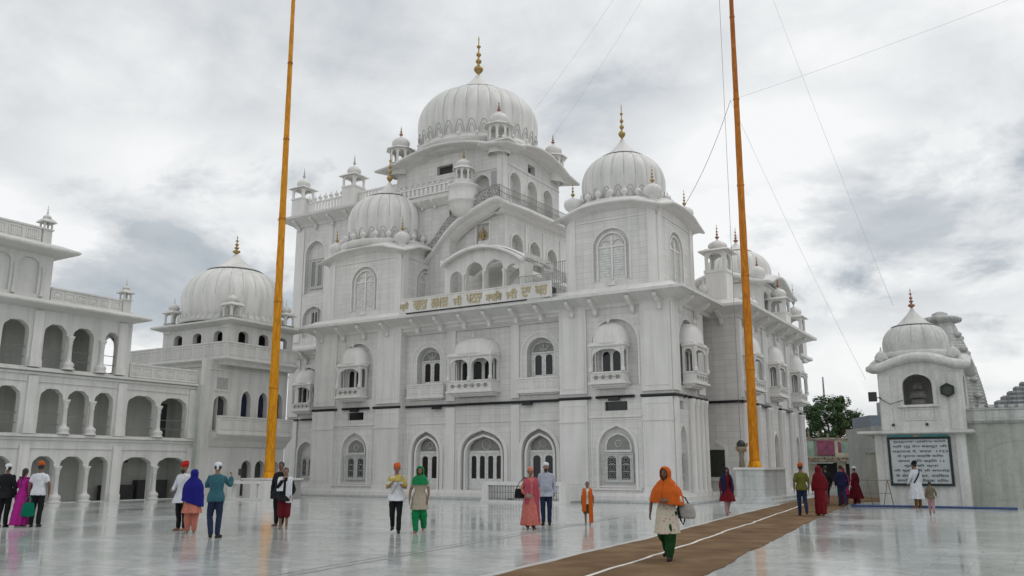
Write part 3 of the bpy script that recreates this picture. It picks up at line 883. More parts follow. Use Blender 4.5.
# ---- plinth and steps
pl = MB()
pp = [(-32.4, 12), (-32.4, 7.0), (-22.85, 7.0), (-22.85, 0), (-16.2, 0), (-16.2, 0.5), (-6.0, 0.5), (-6.0, 0), (0, 0), (0, 4.3), (0, 5.9), (1.4, 5.9), (1.4, 19.2)]
pl.sweep(pp, [(-0.2, 0.0), (0.30, 0.0), (0.30, 0.28), (0.22, 0.30), (0.20, 0.42), (-0.2, 0.42)])
pl.build('plinth', 'marble_carved', G)
st = MB(); st.sweep([(-22.85, 7.0), (-22.85, 0), (0, 0), (0, 4.6), (1.4, 5.3), (1.4, 19.2)], [(-0.6, 0.005), (0.95, 0.005), (0.95, 0.10), (-0.6, 0.10)]); st.build('step', 'platform_marble', G)

# ---- oriels
o1 = make_oriel(G, 1.75, 0.62, 0.52, 1.62, 1, roof_h=1.10)
o1.location = (-3.1, 0.0, 5.52)
copy_part(o1, (-19.6, 0.0, 5.52)); copy_part(o1, (0.0, 2.2, 5.52), R(90))
for c in oc: copy_part(o1, (1.4, c, 5.52), R(90))
copy_part(o1, (-30.4, 7.0, 5.52), 0)
o2 = make_oriel(G, 2.75, 0.85, 0.58, 1.72, 2, roof_h=1.0); o2.location = (-11.3, 0.5, 5.5)

# ---- sign board with gold letters (u -15.5..-5.9, v=-1.15)
TSN = FR(-1.12)
sb = MB(TSN)
sb.box(-15.5, -5.9, -0.10, 0.0, 10.02, 10.76); sb.box(-15.55, -5.85, -0.12, 0.03, 10.76, 10.82)
sb.box(-15.55, -15.5, -0.12, 0.03, 10.0, 10.76); sb.box(-5.9, -5.85, -0.12, 0.03, 10.0, 10.76)
sgn = sb.build('sign_board', 'marble_plain', G, label='long white sign board with golden Gurmukhi words')
ln = MB(TSN); ln.box(-15.1, -7.3, -0.09, -0.02, 9.955, 10.015); ln.build('lamp_strip', 'black_metal', sgn, loc=(0, 0, 0))
FONTS = bpy.data.fonts
def text_mesh(txt, size, mat, ext=0.01, name='lettering', target_w=None, target_h=None, bold=0.0):
    cu = bpy.data.curves.new('t', 'FONT'); cu.body = txt; cu.size = size; cu.extrude = ext
    cu.align_x = 'CENTER'; cu.align_y = 'CENTER'; cu.resolution_u = 3; cu.offset = bold
    to = bpy.data.objects.new('t', cu); COL.objects.link(to)
    bpy.context.view_layer.update()
    dg = bpy.context.evaluated_depsgraph_get()
    me = bpy.data.meshes.new_from_object(to.evaluated_get(dg))
    bpy.data.objects.remove(to); bpy.data.curves.remove(cu)
    if me.vertices and (target_w or target_h):
        xs = [v.co.x for v in me.vertices]; ys = [v.co.y for v in me.vertices]
        cx, cy = (min(xs)+max(xs))/2, (min(ys)+max(ys))/2
        kx = target_w/(max(xs)-min(xs)) if target_w else 1; ky = target_h/(max(ys)-min(ys)) if target_h else kx
        if not target_w: kx = ky
        for v in me.vertices: v.co.x = (v.co.x-cx)*kx; v.co.y = (v.co.y-cy)*ky
    me.name = name; me.materials.clear(); me.materials.append(MATS[mat])
    return me
words = [('\u0a38\u0a4d\u0a30\u0a40', 0.55), ('\u0a17\u0a41\u0a30\u0a41', 0.85), ('\u0a39\u0a30\u0a2e\u0a26\u0a30', 0.95), ('\u0a1c\u0a40', 0.5), ('\u0a2a\u0a1f\u0a28\u0a3e', 0.85),
         ('\u0a38\u0a3e\u0a39\u0a3f\u0a2c', 0.85), ('\u0a1c\u0a40', 0.6), ('\u0a26\u0a3e', 0.5), ('\u0a18\u0a30', 0.6)]
cen = [-15.2, -14.09, -12.77, -11.57, -10.49, -9.27, -8.16, -7.31, -6.41]
wid = [0.60, 1.0, 1.1, 0.58, 1.0, 0.98, 0.68, 0.57, 0.70]
for (w_, tw0), c, tw in zip(words, cen, wid):
    me = text_mesh(w_, 0.6, 'gold_letter', 0.02, 'letter', tw, 0.52, 0.014)
    o = place(sgn, 'letter', me, (c, -1.155, 10.39)); o.location = (c, -1.12-0.02+2.24-2.24, 10.39)
    o.rotation_euler = (R(90), 0, 0)

# ---- upper storeys of the two towers with the ribbed domes
def bangla_path(u0, u1, v0, v1, rise, droop, n=10):
    """closed ccw path; z lifts in the middle of each side and droops at corners"""
    P = []
    for (a, b) in (((u0, v0), (u1, v0)), ((u1, v0), (u1, v1)), ((u1, v1), (u0, v1)), ((u0, v1), (u0, v0))):
        for i in range(n):
            t = i/n
            P.append((a[0]+(b[0]-a[0])*t, a[1]+(b[1]-a[1])*t, rise*math.sin(PI*t)**1.3-droop*(1-min(1, min(t, 1-t)*5))**2))
    return P

def tower_top(u0, u1, v0, v1, z0, z1, cx, cy, R_, dz):
    wl = MB()
    c = (u0+u1)/2
    cs = (v0+v1)/2
    tr = MB()
    for T, s0, s1, cc in ((FR(v0), u0, u1, c), (RT(u1), v0, v1, cs), (LF(u0), v0, v1, cs), (BK(v1), u0, u1, c)):
        hh = arch(cc, z0+0.55, 2.0, z0+3.3, z0+2.35, 24, 'round')
        wl.panel(rect(s0, s1, z0, z1), [hh], 0, 0.14, T); wl.panel(hh, [], -0.14, 0, T)
        archivolt(tr, T, cc, z0+0.55, 2.0, z0+3.3, z0+2.35, 0.10, 0.03, 'round', 24)
        archivolt(tr, T, cc, z0+0.65, 1.5, z0+3.05, z0+2.3, 0.07, -0.10, 'round')
        for p0 in (s0+0.02, s1-0.5): tr.box(p0, p0+0.48, 0, 0.07, z0+0.02, z1-0.3, T)
        tr.box(s0, s1, 0, 0.10, z0, z0+0.25, T); tr.box(s0, s1, 0, 0.05, z1-0.65, z1-0.58, T)
    o = wl.build('tower_wall', 'marble', G)
    tr.build('tower_trim', 'marble_carved', o, loc=(0, 0, 0))
    for T, cc in ((FR(v0), c), (RT(u1), cs)):
        wv = MB(T)
        for q in (-1, 1):
            x = cc+q*0.36
            hs_ = arch(x, z0+0.75, 0.56, z0+2.35, z0+2.1, 8, 'round')
            wv.panel(hs_, [], -0.13)
            for k in range(11):
                zz = z0+0.85+k*0.13; wv.box(x-0.27, x+0.27, -0.13, -0.10, zz, zz+0.03)
        wn = wv.build('shutter', 'door_paint', o, loc=(0, 0, 0))
        fv = MB(T); fv.box(cc-0.05, cc+0.05, -0.13, -0.07, z0+0.65, z0+2.9); fv.box(cc-0.72, cc+0.72, -0.13, -0.08, z0+2.32, z0+2.42)
        fv.box(cc-0.2, cc+0.2, 0.0, 0.10, z0+0.28, z0+0.5)
        for q in (-1, 1): fv.tube([fvp for fvp in [(cc+q*0.33+0.3*math.cos(a*PI/6), -0.10, z0+2.42+0.3*math.sin(a*PI/6)) for a in range(7)]], 0.03, 4)
        fv.build('shutter_frame', 'marble_plain', o, loc=(0, 0, 0))
    # curved eave
    e = MB()
    P = bangla_path(u0, u1, v0, v1, 0.22, 0.40)
    e.sweep(P, [(-0.3, z1-0.35), (0.04, z1-0.35), (0.08, z1-0.2), (0.3, z1-0.1), (0.55, z1-0.12), (0.58, z1-0.04), (0.4, z1+0.1), (0.15, z1+0.24), (-0.1, z1+0.3), (-0.3, z1+0.28)], True, True)
    e.build('tower_eave', 'marble_plain', o, loc=(0, 0, 0))
    k = MB(); k.prism([(u0+0.1, v0+0.1), (u1-0.1, v0+0.1), (u1-0.1, v1-0.1), (u0+0.1, v1-0.1)], z1-0.05, z1+0.3, 'xy')
    k.lathe(cx, cy, [(R_*1.14, z1+0.25), (R_*1.16, dz-0.18), (R_*1.16, dz-0.1), (R_*1.0, dz-0.06), (R_*0.98, dz), (R_*0.9, dz+0.02)], 48)
    k.build('tower_roof', 'marble_plain', o, loc=(0, 0, 0))
    for i in range(22):
        a = 2*PI*i/22
        bulb(o, (cx+R_*1.10*math.cos(a), cy+R_*1.10*math.sin(a), dz-0.10), 1.05)
    # corner mini domes with gilded spikes
    for a, b in ((u0+0.25, v0+0.25), (u1-0.25, v0+0.25), (u1-0.25, v1-0.25), (u0+0.25, v1-0.25)):
        mm = MB(); mm.lathe(0, 0, [(0.30, 0), (0.34, 0.08), (0.26, 0.16), (0.24, 0.42), (0.36, 0.5), (0.47, 0.66), (0.49, 0.80), (0.44, 0.96), (0.28, 1.08), (0.1, 1.16), (0.05, 1.2)], 20)
        q = mm.build('corner_dome', 'marble_plain', G, loc=(a, b, z1-0.2))
        finial(q, (0, 0, 1.17), 1.0, 0.11)
    dome(G, cx, cy, dz, dz+0.56*R_, dz+1.25*R_, R_, R_*0.50, dz+1.27*R_+1.1, 2.15, 0.20, ribs=22)
    return o
tower_top(-5.9, -0.85, 0.8, 5.9, 10.34, 14.75, -3.6, 3.1, 2.27, 15.3)
tower_top(-22.8, -17.0, 0.8, 5.7, 10.34, 14.6, -20.1, 3.1, 2.58, 15.35)

# ---- central block, lower storey
zS = 17.3
cu0, cu1, cv0, cv1 = -20.5, -12.0, 4.3, 12.4
wl = MB()
lowarch = [arch(c, 13.55, 1.35, 15.75, 14.95, 14) for c in (5.75, 7.95, 10.2)]
wl.panel(rect(cv0, cv1, 10.3, zS), lowarch, 0, 0.45, RT(cu1))
for h_ in lowarch: wl.panel(h_, [], -0.45, 0, RT(cu1))
wl.panel(rect(cu0, cu1, 10.3, zS), [rect(-14.0, -13.1, 15.05, 16.3)], 0, 0.2, FR(cv0))
wl.panel(rect(-14.0, -13.1, 15.05, 16.3), [], -0.2, 0, FR(cv0))
wl.panel(rect(cv0, cv1, 10.3, zS), [], 0, 0, LF(cu0)); wl.panel(rect(cu0, cu1, 10.3, zS), [], 0, 0, BK(cv1))
CB = wl.build('central_block_wall', 'marble', G)
tr = MB()
for c in (5.75, 7.95, 10.2): archivolt(tr, RT(cu1), c, 13.55, 1.35, 15.75, 14.95, 0.13, 0.05)
for p0 in (cv0, 6.7, 8.95, 11.3): tr.box(p0+0.02, p0+0.3, 0, 0.06, 13.2, 16.6, RT(cu1))
tr.box(-13.95, -13.15, -0.19, -0.02, 15.05, 15.25, FR(cv0))
tr.ring(rect(-14.12, -12.98, 14.95, 16.42), rect(-14.0, -13.1, 15.05, 16.3), 0, 0.06, FR(cv0), True)
tr.build('block_trim', 'marble_carved', CB, loc=(0, 0, 0))
gf = MB(); gf.lathe(-13.55, cv0-0.02, [(0.06, 15.25), (0.12, 15.3), (0.05, 15.4), (0.10, 15.5), (0.17, 15.6), (0.09, 15.7), (0.05, 15.78), (0.10, 15.86), (0.04, 15.95), (0.015, 16.1)], 14)
gf.tube([(-13.75, cv0-0.05, 15.45), (-13.82, cv0-0.05, 15.65), (-13.7, cv0-0.05, 15.85)], 0.03, 6); gf.tube([(-13.35, cv0-0.05, 15.45), (-13.28, cv0-0.05, 15.65), (-13.4, cv0-0.05, 15.85)], 0.03, 6); gf.tube([(-13.78, cv0-0.05, 15.47), (-13.55, cv0-0.05, 15.4), (-13.32, cv0-0.05, 15.47)], 0.03, 6)
gf.build('gilded_emblem', 'gold', CB, loc=(0, 0, 0))
ir = MB()
def iron_rail(mb, path, z0, h, step=0.16):
    for q in (0.0, 0.5, 1.0):
        for a, b in zip(path, path[1:]):
            mb.tube([(a[0], a[1], a[2]+z0+h*q), (b[0], b[1], b[2]+z0+h*q)], 0.022, 5)
    for a, b in zip(path, path[1:]):
        a = Vector(a); b = Vector(b); L = (b-a).length; n = max(1, int(L/step))
        for i in range(n+1):
            p = a+(b-a)*i/n
            mb.tube([(p.x, p.y, p.z+z0), (p.x, p.y, p.z+z0+h)], 0.018, 4)
iron_rail(ir, [(cu1+0.55, cv0-0.2, 0), (cu1+0.55, cv1, 0)], 13.6, 0.62)
ir.build('iron_railing', 'fanlight_grey', CB, loc=(0, 0, 0))
sl = MB(); sl.box(cu1, cu1+0.62, cv0-0.25, cv1, 13.28, 13.52); sl.build('ledge', 'marble_plain', CB, loc=(0, 0, 0))
# balcony ring with ogee sweep down the front
bal = MB()
fp = [(-17.0, 3.0, -3.3), (-16.5, 3.0, -2.85), (-16.0, 3.0, -2.3), (-15.5, 3.0, -1.75), (-15.05, 3.0, -1.35), (-14.5, 3.0, -1.0), (-13.95, 3.0, -0.74), (-13.4, 3.0, -0.52), (-12.86, 3.0, -0.33), (-12.3, 3.0, -0.14), (-11.86, 3.0, -0.06), (-11.6, 3.0, -0.12), (-11.32, 3.3, -0.30), (-11.25, 3.9, -0.32), (-11.25, 5.5, -0.2), (-11.25, cv1, 0.0)]
bal.sweep(fp, [(-1.5, 17.25), (-0.35, 17.22), (0.0, 17.26), (0.08, 17.32), (0.08, 17.48), (0.0, 17.52), (-1.5, 17.52)])
bal.sweep(fp, [(-1.2, 17.0), (-0.8, 17.0), (-0.45, 17.14), (-0.4, 17.22), (-1.2, 17.22)])
bal.build('balcony', 'marble_carved', CB, loc=(0, 0, 0))
ir = MB(); iron_rail(ir, [(p[0], p[1]+0.1, p[2]) for p in fp], 17.52, 0.75, 0.14)
pnl = MB()
for a, b in zip(fp[:11], fp[1:12]):
    pnl.add([(a[0], a[1]+0.04, a[2]+17.55), (b[0], b[1]+0.04, b[2]+17.55), (b[0], b[1]+0.04, b[2]+18.2), (a[0], a[1]+0.04, a[2]+18.2),
             (a[0], a[1]+0.14, a[2]+17.55), (b[0], b[1]+0.14, b[2]+17.55), (b[0], b[1]+0.14, b[2]+18.1), (a[0], a[1]+0.14, a[2]+18.1)],
            [(0, 1, 2, 3), (4, 5, 6, 7), (0, 1, 5, 4), (3, 2, 6, 7)])
pnl.build('pierced_panel', 'pierced_grey', CB, loc=(0, 0, 0))
ir.build('iron_railing', 'fanlight_grey', CB, loc=(0, 0, 0))

# ---- central block, upper storey
z0u, z1u = 17.5, 21.15
u0, u1, v0, v1 = -20.5, -12.2, 4.35, 11.7
wl = MB(); tr = MB()
ua = [arch(c, 18.0, 1.3, 19.85, 19.05, 14) for c in (5.85, 7.95, 10.05)]
wn = rect(7.5, 8.4, 20.35, 20.95)
wl.panel(rect(v0, v1, z0u, z1u+0.3), ua+[wn], 0, 0.45, RT(u1))
for h_ in ua: wl.panel(h_, [], -0.45, 0, RT(u1))
fa = [arch(-13.7, 17.9, 1.15, 19.5, 18.8, 14)]
wf = rect(-17.2, -15.95, 20.1, 20.7)
wl.panel(rect(u0, u1, z0u, z1u+0.3), fa+[wf], 0, 0.4, FR(v0))
wl.panel(fa[0], [], -0.4, 0, FR(v0))
wl.panel(rect(v0, v1, z0u, z1u+0.3), [], 0, 0, LF(u0)); wl.panel(rect(u0, u1, z0u, z1u+0.3), [], 0, 0, BK(v1))
UB = wl.build('upper_block_wall', 'marble', G)
for c in (5.85, 7.95, 10.05): archivolt(tr, RT(u1), c, 18.0, 1.3, 19.85, 19.05, 0.12, 0.05)
archivolt(tr, FR(v0), -13.7, 17.9, 1.15, 19.5, 18.8, 0.14, 0.05)
tr.box(v0, v1, 0, 0.05, 20.15, 20.22, RT(u1)); tr.box(u0, u1, 0, 0.05, 19.75, 19.82, FR(v0))
tr.box(v0, v0+0.5, 0, 0.07, 17.5, 20.9, RT(u1)); tr.box(u1-0.35, u1, 0, 0.07, 17.5, 20.9, FR(v0))
tr.build('block_trim', 'marble_carved', UB, loc=(0, 0, 0))
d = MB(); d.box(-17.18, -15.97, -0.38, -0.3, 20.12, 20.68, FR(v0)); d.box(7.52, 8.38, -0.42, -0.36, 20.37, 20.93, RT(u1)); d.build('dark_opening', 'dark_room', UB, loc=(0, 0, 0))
pn_ = MB(); pn_.box(-13.0, -12.45, 0.0, 0.03, 17.9, 19.6, FR(v0)); pn_.build('shutter', 'grille_grey', UB, loc=(0, 0, 0))
e = MB()
P = bangla_path(u0, u1, v0, v1, 0.62, 0.25, 14)
e.sweep(P, [(-0.3, z1u-0.3), (0.05, z1u-0.3), (0.15, z1u-0.15), (0.6, z1u-0.08), (1.05, z1u-0.12), (1.1, z1u+0.0), (0.7, z1u+0.15), (0.2, z1u+0.3), (-0.3, z1u+0.35)], True, True)
e.build('curved_eave', 'marble_plain', UB, loc=(0, 0, 0))
MC = (-16.45, 7.95)
k = MB(); k.prism([(u0+0.1, v0+0.1), (u1-0.1, v0+0.1), (u1-0.1, v1-0.1), (u0+0.1, v1-0.1)], z1u, z1u+0.4, 'xy')
k.lathe(MC[0], MC[1], [(4.2, z1u+0.3), (4.2, 22.1), (4.3, 22.15), (4.3, 22.3), (4.1, 22.4), (4.1, 22.5), (3.9, 22.55)], 72)
k.build('drum', 'marble_plain', UB, loc=(0, 0, 0))
for i in range(22):
    a = 2*PI*(i+.5)/22; bulb(UB, (MC[0]+4.3*math.cos(a), MC[1]+4.25*math.sin(a), 22.25), 0.7)
dome(G, MC[0], MC[1], 22.45, 24.35, 26.7, 4.12, 1.95, 28.35, 3.1, 0.34, ribs=32, base_r=0.96, depth=0.022)
K = (0.5, 1.25, 1.95, 2.75)
for a, b in ((u0+0.1, v0+0.15), (u1-0.35, v0+0.15), (u1-0.1, v1-0.6), (u0+0.3, v1-0.3)):
    kiosk(G, (a, b, 21.15), 1.35, 0.35, 1.4, 2.4, 3.15, octo=True, eave=0.25, fin_mat='copper')
# small projecting eave beneath the near corner kiosk
e = MB(); e.sweep([(-13.4, 4.3), (-12.1, 4.3), (-12.1, 5.4)], [(-0.2, 20.95), (0.1, 20.95), (0.95, 21.1), (0.95, 21.2), (0, 21.35), (-0.2, 21.35)]); e.build('corner_eave', 'marble_plain', UB, loc=(0, 0, 0))

# ---- middle block with balustrade and round turret
mb_ = MB(); mb_.panel(rect(-21.2, -15.4, 10.3, 18.2), [], 0, 0, FR(3.3)); mb_.panel(rect(3.3, 4.4, 10.3, 18.2), [], 0, 0, RT(-15.4)); mb_.panel(rect(3.3, 7, 10.3, 18.2), [], 0, 0, LF(-21.2))
mb_.box(-21.2, -15.4, 3.3, 4.4, 18.05, 18.2)
MBK = mb_.build('middle_block_wall', 'marble', G)
q = MB(); q.sweep([(-21.2, 5), (-21.2, 3.3), (-15.0, 3.3)], [(-0.1, 17.6), (0.1, 17.6), (0.55, 17.95), (0.6, 18.12), (0.1, 18.3), (-0.1, 18.3)])
balustrade(q, [(-21.6, 5), (-21.6, 2.9), (-15.0, 2.9)], 18.3, 0.6, 0.34, 0.08)
q.build('balustrade', 'marble_carved', MBK, loc=(0, 0, 0))
for i in range(14): bulb(MBK, (-21.4+i*0.45, 2.9, 18.86), 0.55)
for u in (-20.4, -18.6, -17.4, -16.4): place(MBK, 'bracket', BRs, (u, 3.28, 17.95))
kiosk(G, (-14.3, 3.2, 17.5), 1.05, 1.35, 2.15, 2.85, 3.6, octo=True, base_r=0.95, eave=0.14, fin_mat='gold')

# ---- terrace arcade with curved roof (front plane v=1.0)
TA = FR(1.0)
top = []
N = 24
def zt(u):
    t = (u+14.0)/(5.35)
    t = min(1, max(0, t)); return 12.7+0.95*max(0, math.sin(PI*t))**0.8+0.25*(1-t)
ol = [(-14.0, 10.36)]+[(-14.0+5.35*i/N, zt(-14.0+5.35*i/N)) for i in range(N+1)]+[(-8.65, 10.36)]
aa = [arch(-13.2, 11.0, 0.85, 12.6, 12.1, 12), arch(-11.95, 11.0, 1.15, 13.0, 12.3, 12), arch(-10.6, 11.0, 1.15, 13.0, 12.3, 12), arch(-9.4, 11.0, 0.85, 12.6, 12.1, 12)]
m_ = MB(TA); m_.panel(ol, aa, 0, 0.3); m_.panel(ol, aa, -0.3, 0)
ARC = m_.build('terrace_arcade', 'marble_carved', G)
e = MB()
e.sweep([(p[0], 1.0, p[1]-12) for p in ol[1:-1]], [(-3.0, 12.0), (-3.0, 12.12), (0.45, 12.05), (0.5, 11.9), (0.4, 11.84), (0.05, 11.95)])
e.sweep([(p[0], 1.0, p[1]-12) for p in ol[1:-1]], [(-2.9, 12.10), (-2.9, 12.2), (-0.3, 12.2), (-0.1, 12.1)])
e.build('arcade_roof', 'marble_plain', ARC, loc=(0, 0, 0))
for c in (-12.65, -11.28, -9.95):
    q = MB(); q.lathe(c, 0.95, column_prof(1.35, 0.075), 12, T=lambda x, y, z: (x, y, z+11.0)); q.build('column', 'marble_plain', ARC, loc=(0, 0, 0))
q = MB(); q.panel(rect(1.0, 4.3, 10.36, 13.2), [arch(2.6, 11, 1.4, 12.9, 12.2)], 0, 0.2, RT(-8.65)); q.build('arcade_side', 'marble_carved', ARC, loc=(0, 0, 0))
for i, u in enumerate((-14.25, -13.9)): bulb(ARC, (u, 1.0, 13.0), 0.7)
q = MB(); iron_rail(q, [(-8.6, 0.4, 0), (-6.1, 0.4, 0)], 10.36, 1.25, 0.11); iron_rail(q, [(-8.2, 2.6, 0), (-6.1, 2.6, 0)], 10.36, 2.4, 0.13); q.build('iron_railing', 'grille_grey', G)
q = MB(); q.box(-6.7, -6.05, -0.6, -0.2, 10.35, 10.62); q.build('equipment_box', 'black_metal', G)
# right-hand white stair rail on the terrace
q = MB(); q.add([(-9.3, 3.6, 12.6), (-7.2, 3.6, 11.6), (-7.2, 3.6, 11.9), (-9.3, 3.6, 12.95), (-9.3, 3.8, 12.6), (-7.2, 3.8, 11.6), (-7.2, 3.8, 11.9), (-9.3, 3.8, 12.95)], [(0, 1, 2, 3), (4, 5, 6, 7), (0, 1, 5, 4), (3, 2, 6, 7), (0, 3, 7, 4), (1, 2, 6, 5)])
q.add([(-12.4, 3.2, 10.9), (-10.2, 3.2, 12.6), (-10.2, 3.2, 13.0), (-12.4, 3.2, 11.5), (-12.4, 3.4, 10.9), (-10.2, 3.4, 12.6), (-10.2, 3.4, 13.0), (-12.4, 3.4, 11.5)], [(0, 1, 2, 3), (4, 5, 6, 7), (0, 1, 5, 4), (3, 2, 6, 7), (0, 3, 7, 4), (1, 2, 6, 5)])
q.build('stair_rail', 'marble_plain', G)

# ---- left tall block top
e = MB(); e.sweep([(-32.4, 17), (-32.4, 7.0), (-22.0, 7.0)], [(-0.4, 19.4), (0.08, 19.4), (0.2, 19.55), (1.0, 19.95), (1.05, 20.1), (0.4, 20.3), (0, 20.45), (-0.4, 20.45)])
e.build('eave', 'marble_plain', G)
for u in (-32.0, -30.3, -28.6, -26.9, -25.2): place(G, 'bracket', BR, (u, 6.98, 19.85))
e = MB(); balustrade(e, [(-32.3, 16), (-32.3, 6.9), (-22.5, 6.9)], 20.4, 0.85, 0.3, 0.09); e.build('balustrade', 'marble_carved', G)
for i in range(7): bulb(G, (-31.1+i*0.55, 6.9, 21.2), 0.95)
kiosk(G, (-31.8, 6.9, 20.4), 1.15, 1.2, 2.05, 2.95, 3.8, eave=0.22, fin_mat='grille_grey')
kiosk(G, (-26.7, 6.9, 20.4), 1.15, 1.3, 2.15, 3.05, 3.9, eave=0.22, fin_mat='grille_grey')
rf = MB(); rf.box(-32.2, -20.4, 7.2, 17, 20.2, 20.4); rf.build('roof', 'lime_plaster', G)
wall('wing_wall', RT(-20.4), 7.0, 12.4, 10.3, 20.0, [], 0.2)

# ---- top of the right wing: kiosk, buds, far dome
kiosk(G, (0.35, 6.6, 10.3), 1.15, 1.75, 2.85, 3.55, 4.45, eave=0.28, fin_mat='copper', base_r=None)
for u in (-0.95, -0.35): bulb(G, (u, 6.0, 10.55), 1.6)
for v in (8.0, 9.0, 10.0): bulb(G, (1.2, v, 10.35), 1.3)
wr = MB()
U0, U1, V0, V1 = -4.6, 0.35, 14.6, 20.4
fh = [arch(-2.1, 10.9, 1.5, 12.5, 11.8)]
sh = [arch(c, 10.9, 0.8, 12.6, 12.1, 12) for c in (16.0, 17.5, 19.0)]
wr.panel(rect(U0, U1, 10.3, 13.1), fh, 0, 0.3, FR(V0)); wr.panel(rect(V0, V1, 10.3, 13.1), sh, 0, 0.3, RT(U1))
wr.panel(rect(U0, U1, 10.3, 13.1), [], 0, 0, BK(V1)); wr.panel(rect(V0, V1, 10.3, 13.1), [], 0, 0, LF(U0))
RB = wr.build('rear_block_wall', 'marble_plain', G)
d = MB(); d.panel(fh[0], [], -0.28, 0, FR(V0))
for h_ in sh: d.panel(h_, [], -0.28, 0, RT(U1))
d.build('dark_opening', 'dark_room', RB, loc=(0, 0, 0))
e = MB(); e.sweep(bangla_path(U0, U1, V0, V1, 0.75, 0.1, 12), [(-0.3, 12.75), (0.05, 12.75), (0.5, 12.85), (0.75, 12.8), (0.8, 12.95), (0.3, 13.15), (-0.3, 13.2)], True, True); e.build('curved_eave', 'marble_plain', RB, loc=(0, 0, 0))
e = MB(); e.prism([(U0, V0), (U1, V0), (U1, V1), (U0, V1)], 13.0, 13.2, 'xy'); e.build('roof', 'marble_plain', RB, loc=(0, 0, 0))
dome(G, -1.9, 17.8, 13.1, 14.2, 15.75, 2.2, 1.0, 16.5, 1.1, 0.16, ribs=20, fin_mat='copper')
for a, b in ((U0+0.2, V0+0.2), (U1-0.1, V0+0.1), (U1-0.1, V1-0.2)):
    mm = MB(); mm.lathe(0, 0, [(0.3, 0), (0.3, 0.2), (0.45, 0.35), (0.52, 0.6), (0.42, 0.85), (0.1, 1.05)], 16)
    q = mm.build('corner_dome', 'marble_plain', G, loc=(a, b, 12.95)); finial(q, (0, 0, 1.0), 0.8, 0.1, 'copper')
kiosk(G, (1.0, 16.6, 10.3), 1.1, 0.9, 1.8, 2.6, 3.4, eave=0.2, fin_mat='copper')
kiosk(G, (0.9, 21.0, 9.0), 1.1, 1.6, 2.6, 3.4, 5.0, eave=0.2, fin_mat='grille_grey')
# ================================================================ ground
def ground_mat():
    m, nt, b = new_mat('wet_marble_floor')
    L = nt.links.new
    uv = nt.nodes.new('ShaderNodeUVMap')
    mp = nt.nodes.new('ShaderNodeMapping'); L(uv.outputs[0], mp.inputs['Vector'])
    mp.inputs['Rotation'].default_value = (0, 0, TH)
    br = nt.nodes.new('ShaderNodeTexBrick'); br.offset = 0.5
    for k, v in (('Scale', 1.0), ('Brick Width', 1.2), ('Row Height', 0.62), ('Mortar Size', 0.008), ('Mortar Smooth', 0.3)):
        br.inputs[k].default_value = v
    br.inputs['Color1'].default_value = (1, 1, 1, 1); br.inputs['Color2'].default_value = (0.82, 0.84, 0.845, 1); br.inputs['Mortar'].default_value = (0.55, 0.56, 0.56, 1)
    L(mp.outputs[0], br.inputs['Vector'])
    n1 = nt.nodes.new('ShaderNodeTexNoise'); n1.inputs['Scale'].default_value = 2.2; n1.inputs['Detail'].default_value = 10; n1.inputs['Distortion'].default_value = 1.2
    L(mp.outputs[0], n1.inputs['Vector'])
    r1 = ramp(nt, [(0.3, (0.40, 0.42, 0.41)), (0.5, (0.50, 0.52, 0.505)), (0.72, (0.60, 0.615, 0.60))]); L(n1.outputs['Fac'], r1.inputs['Fac'])
    c = mixc(nt, 1.0, r1.outputs['Color'], br.outputs['Color'], 'MULTIPLY')
    L(c, b.inputs['Base Color'])
    n2 = nt.nodes.new('ShaderNodeTexNoise'); n2.inputs['Scale'].default_value = 0.35; n2.inputs['Detail'].default_value = 5
    L(mp.outputs[0], n2.inputs['Vector'])
    r2 = ramp(nt, [(0.35, (0.08,)*3), (0.7, (0.20,)*3)]); L(n2.outputs['Fac'], r2.inputs['Fac'])
    L(r2.outputs['Color'], b.inputs['Roughness'])
    # each slab lies a hair out of level, which breaks the reflections
    n3 = nt.nodes.new('ShaderNodeTexNoise'); n3.inputs['Scale'].default_value = 1.3; n3.inputs['Detail'].default_value = 3
    L(mp.outputs[0], n3.inputs['Vector'])
    bp = nt.nodes.new('ShaderNodeBump'); bp.inputs['Strength'].default_value = 0.14; bp.inputs['Distance'].default_value = 0.02
    mx = nt.nodes.new('ShaderNodeMath'); mx.operation = 'MULTIPLY_ADD'; mx.inputs[1].default_value = 0.6
    L(n3.outputs['Fac'], mx.inputs[0]); L(br.outputs['Color'], mx.inputs[2])
    L(mx.outputs[0], bp.inputs['Height']); L(bp.outputs['Normal'], b.inputs['Normal'])
    b.inputs['Specular IOR Level'].default_value = 0.75
ground_mat()
def carpet_mat():
    m, nt, b = new_mat('coir_carpet')
    L = nt.links.new
    uv = nt.nodes.new('ShaderNodeUVMap')
    n1 = nt.nodes.new('ShaderNodeTexNoise'); n1.inputs['Scale'].default_value = 1.1; n1.inputs['Detail'].default_value = 8
    L(uv.outputs[0], n1.inputs['Vector'])
    r = ramp(nt, [(0.3, (0.115, 0.071, 0.040)), (0.55, (0.175, 0.112, 0.064)), (0.75, (0.24, 0.16, 0.10))]); L(n1.outputs['Fac'], r.inputs['Fac'])
    n2 = nt.nodes.new('ShaderNodeTexNoise'); n2.inputs['Scale'].default_value = 90; L(uv.outputs[0], n2.inputs['Vector'])
    c = mixc(nt, 0.25, r.outputs['Color'], n2.outputs['Color'], 'OVERLAY'); L(c, b.inputs['Base Color'])
    b.inputs['Roughness'].default_value = 0.95; b.inputs['Specular IOR Level'].default_value = 0.1
    bp = nt.nodes.new('ShaderNodeBump'); bp.inputs['Strength'].default_value = 0.5; bp.inputs['Distance'].default_value = 0.01
    L(n2.outputs['Fac'], bp.inputs['Height']); L(bp.outputs['Normal'], b.inputs['Normal'])
carpet_mat()
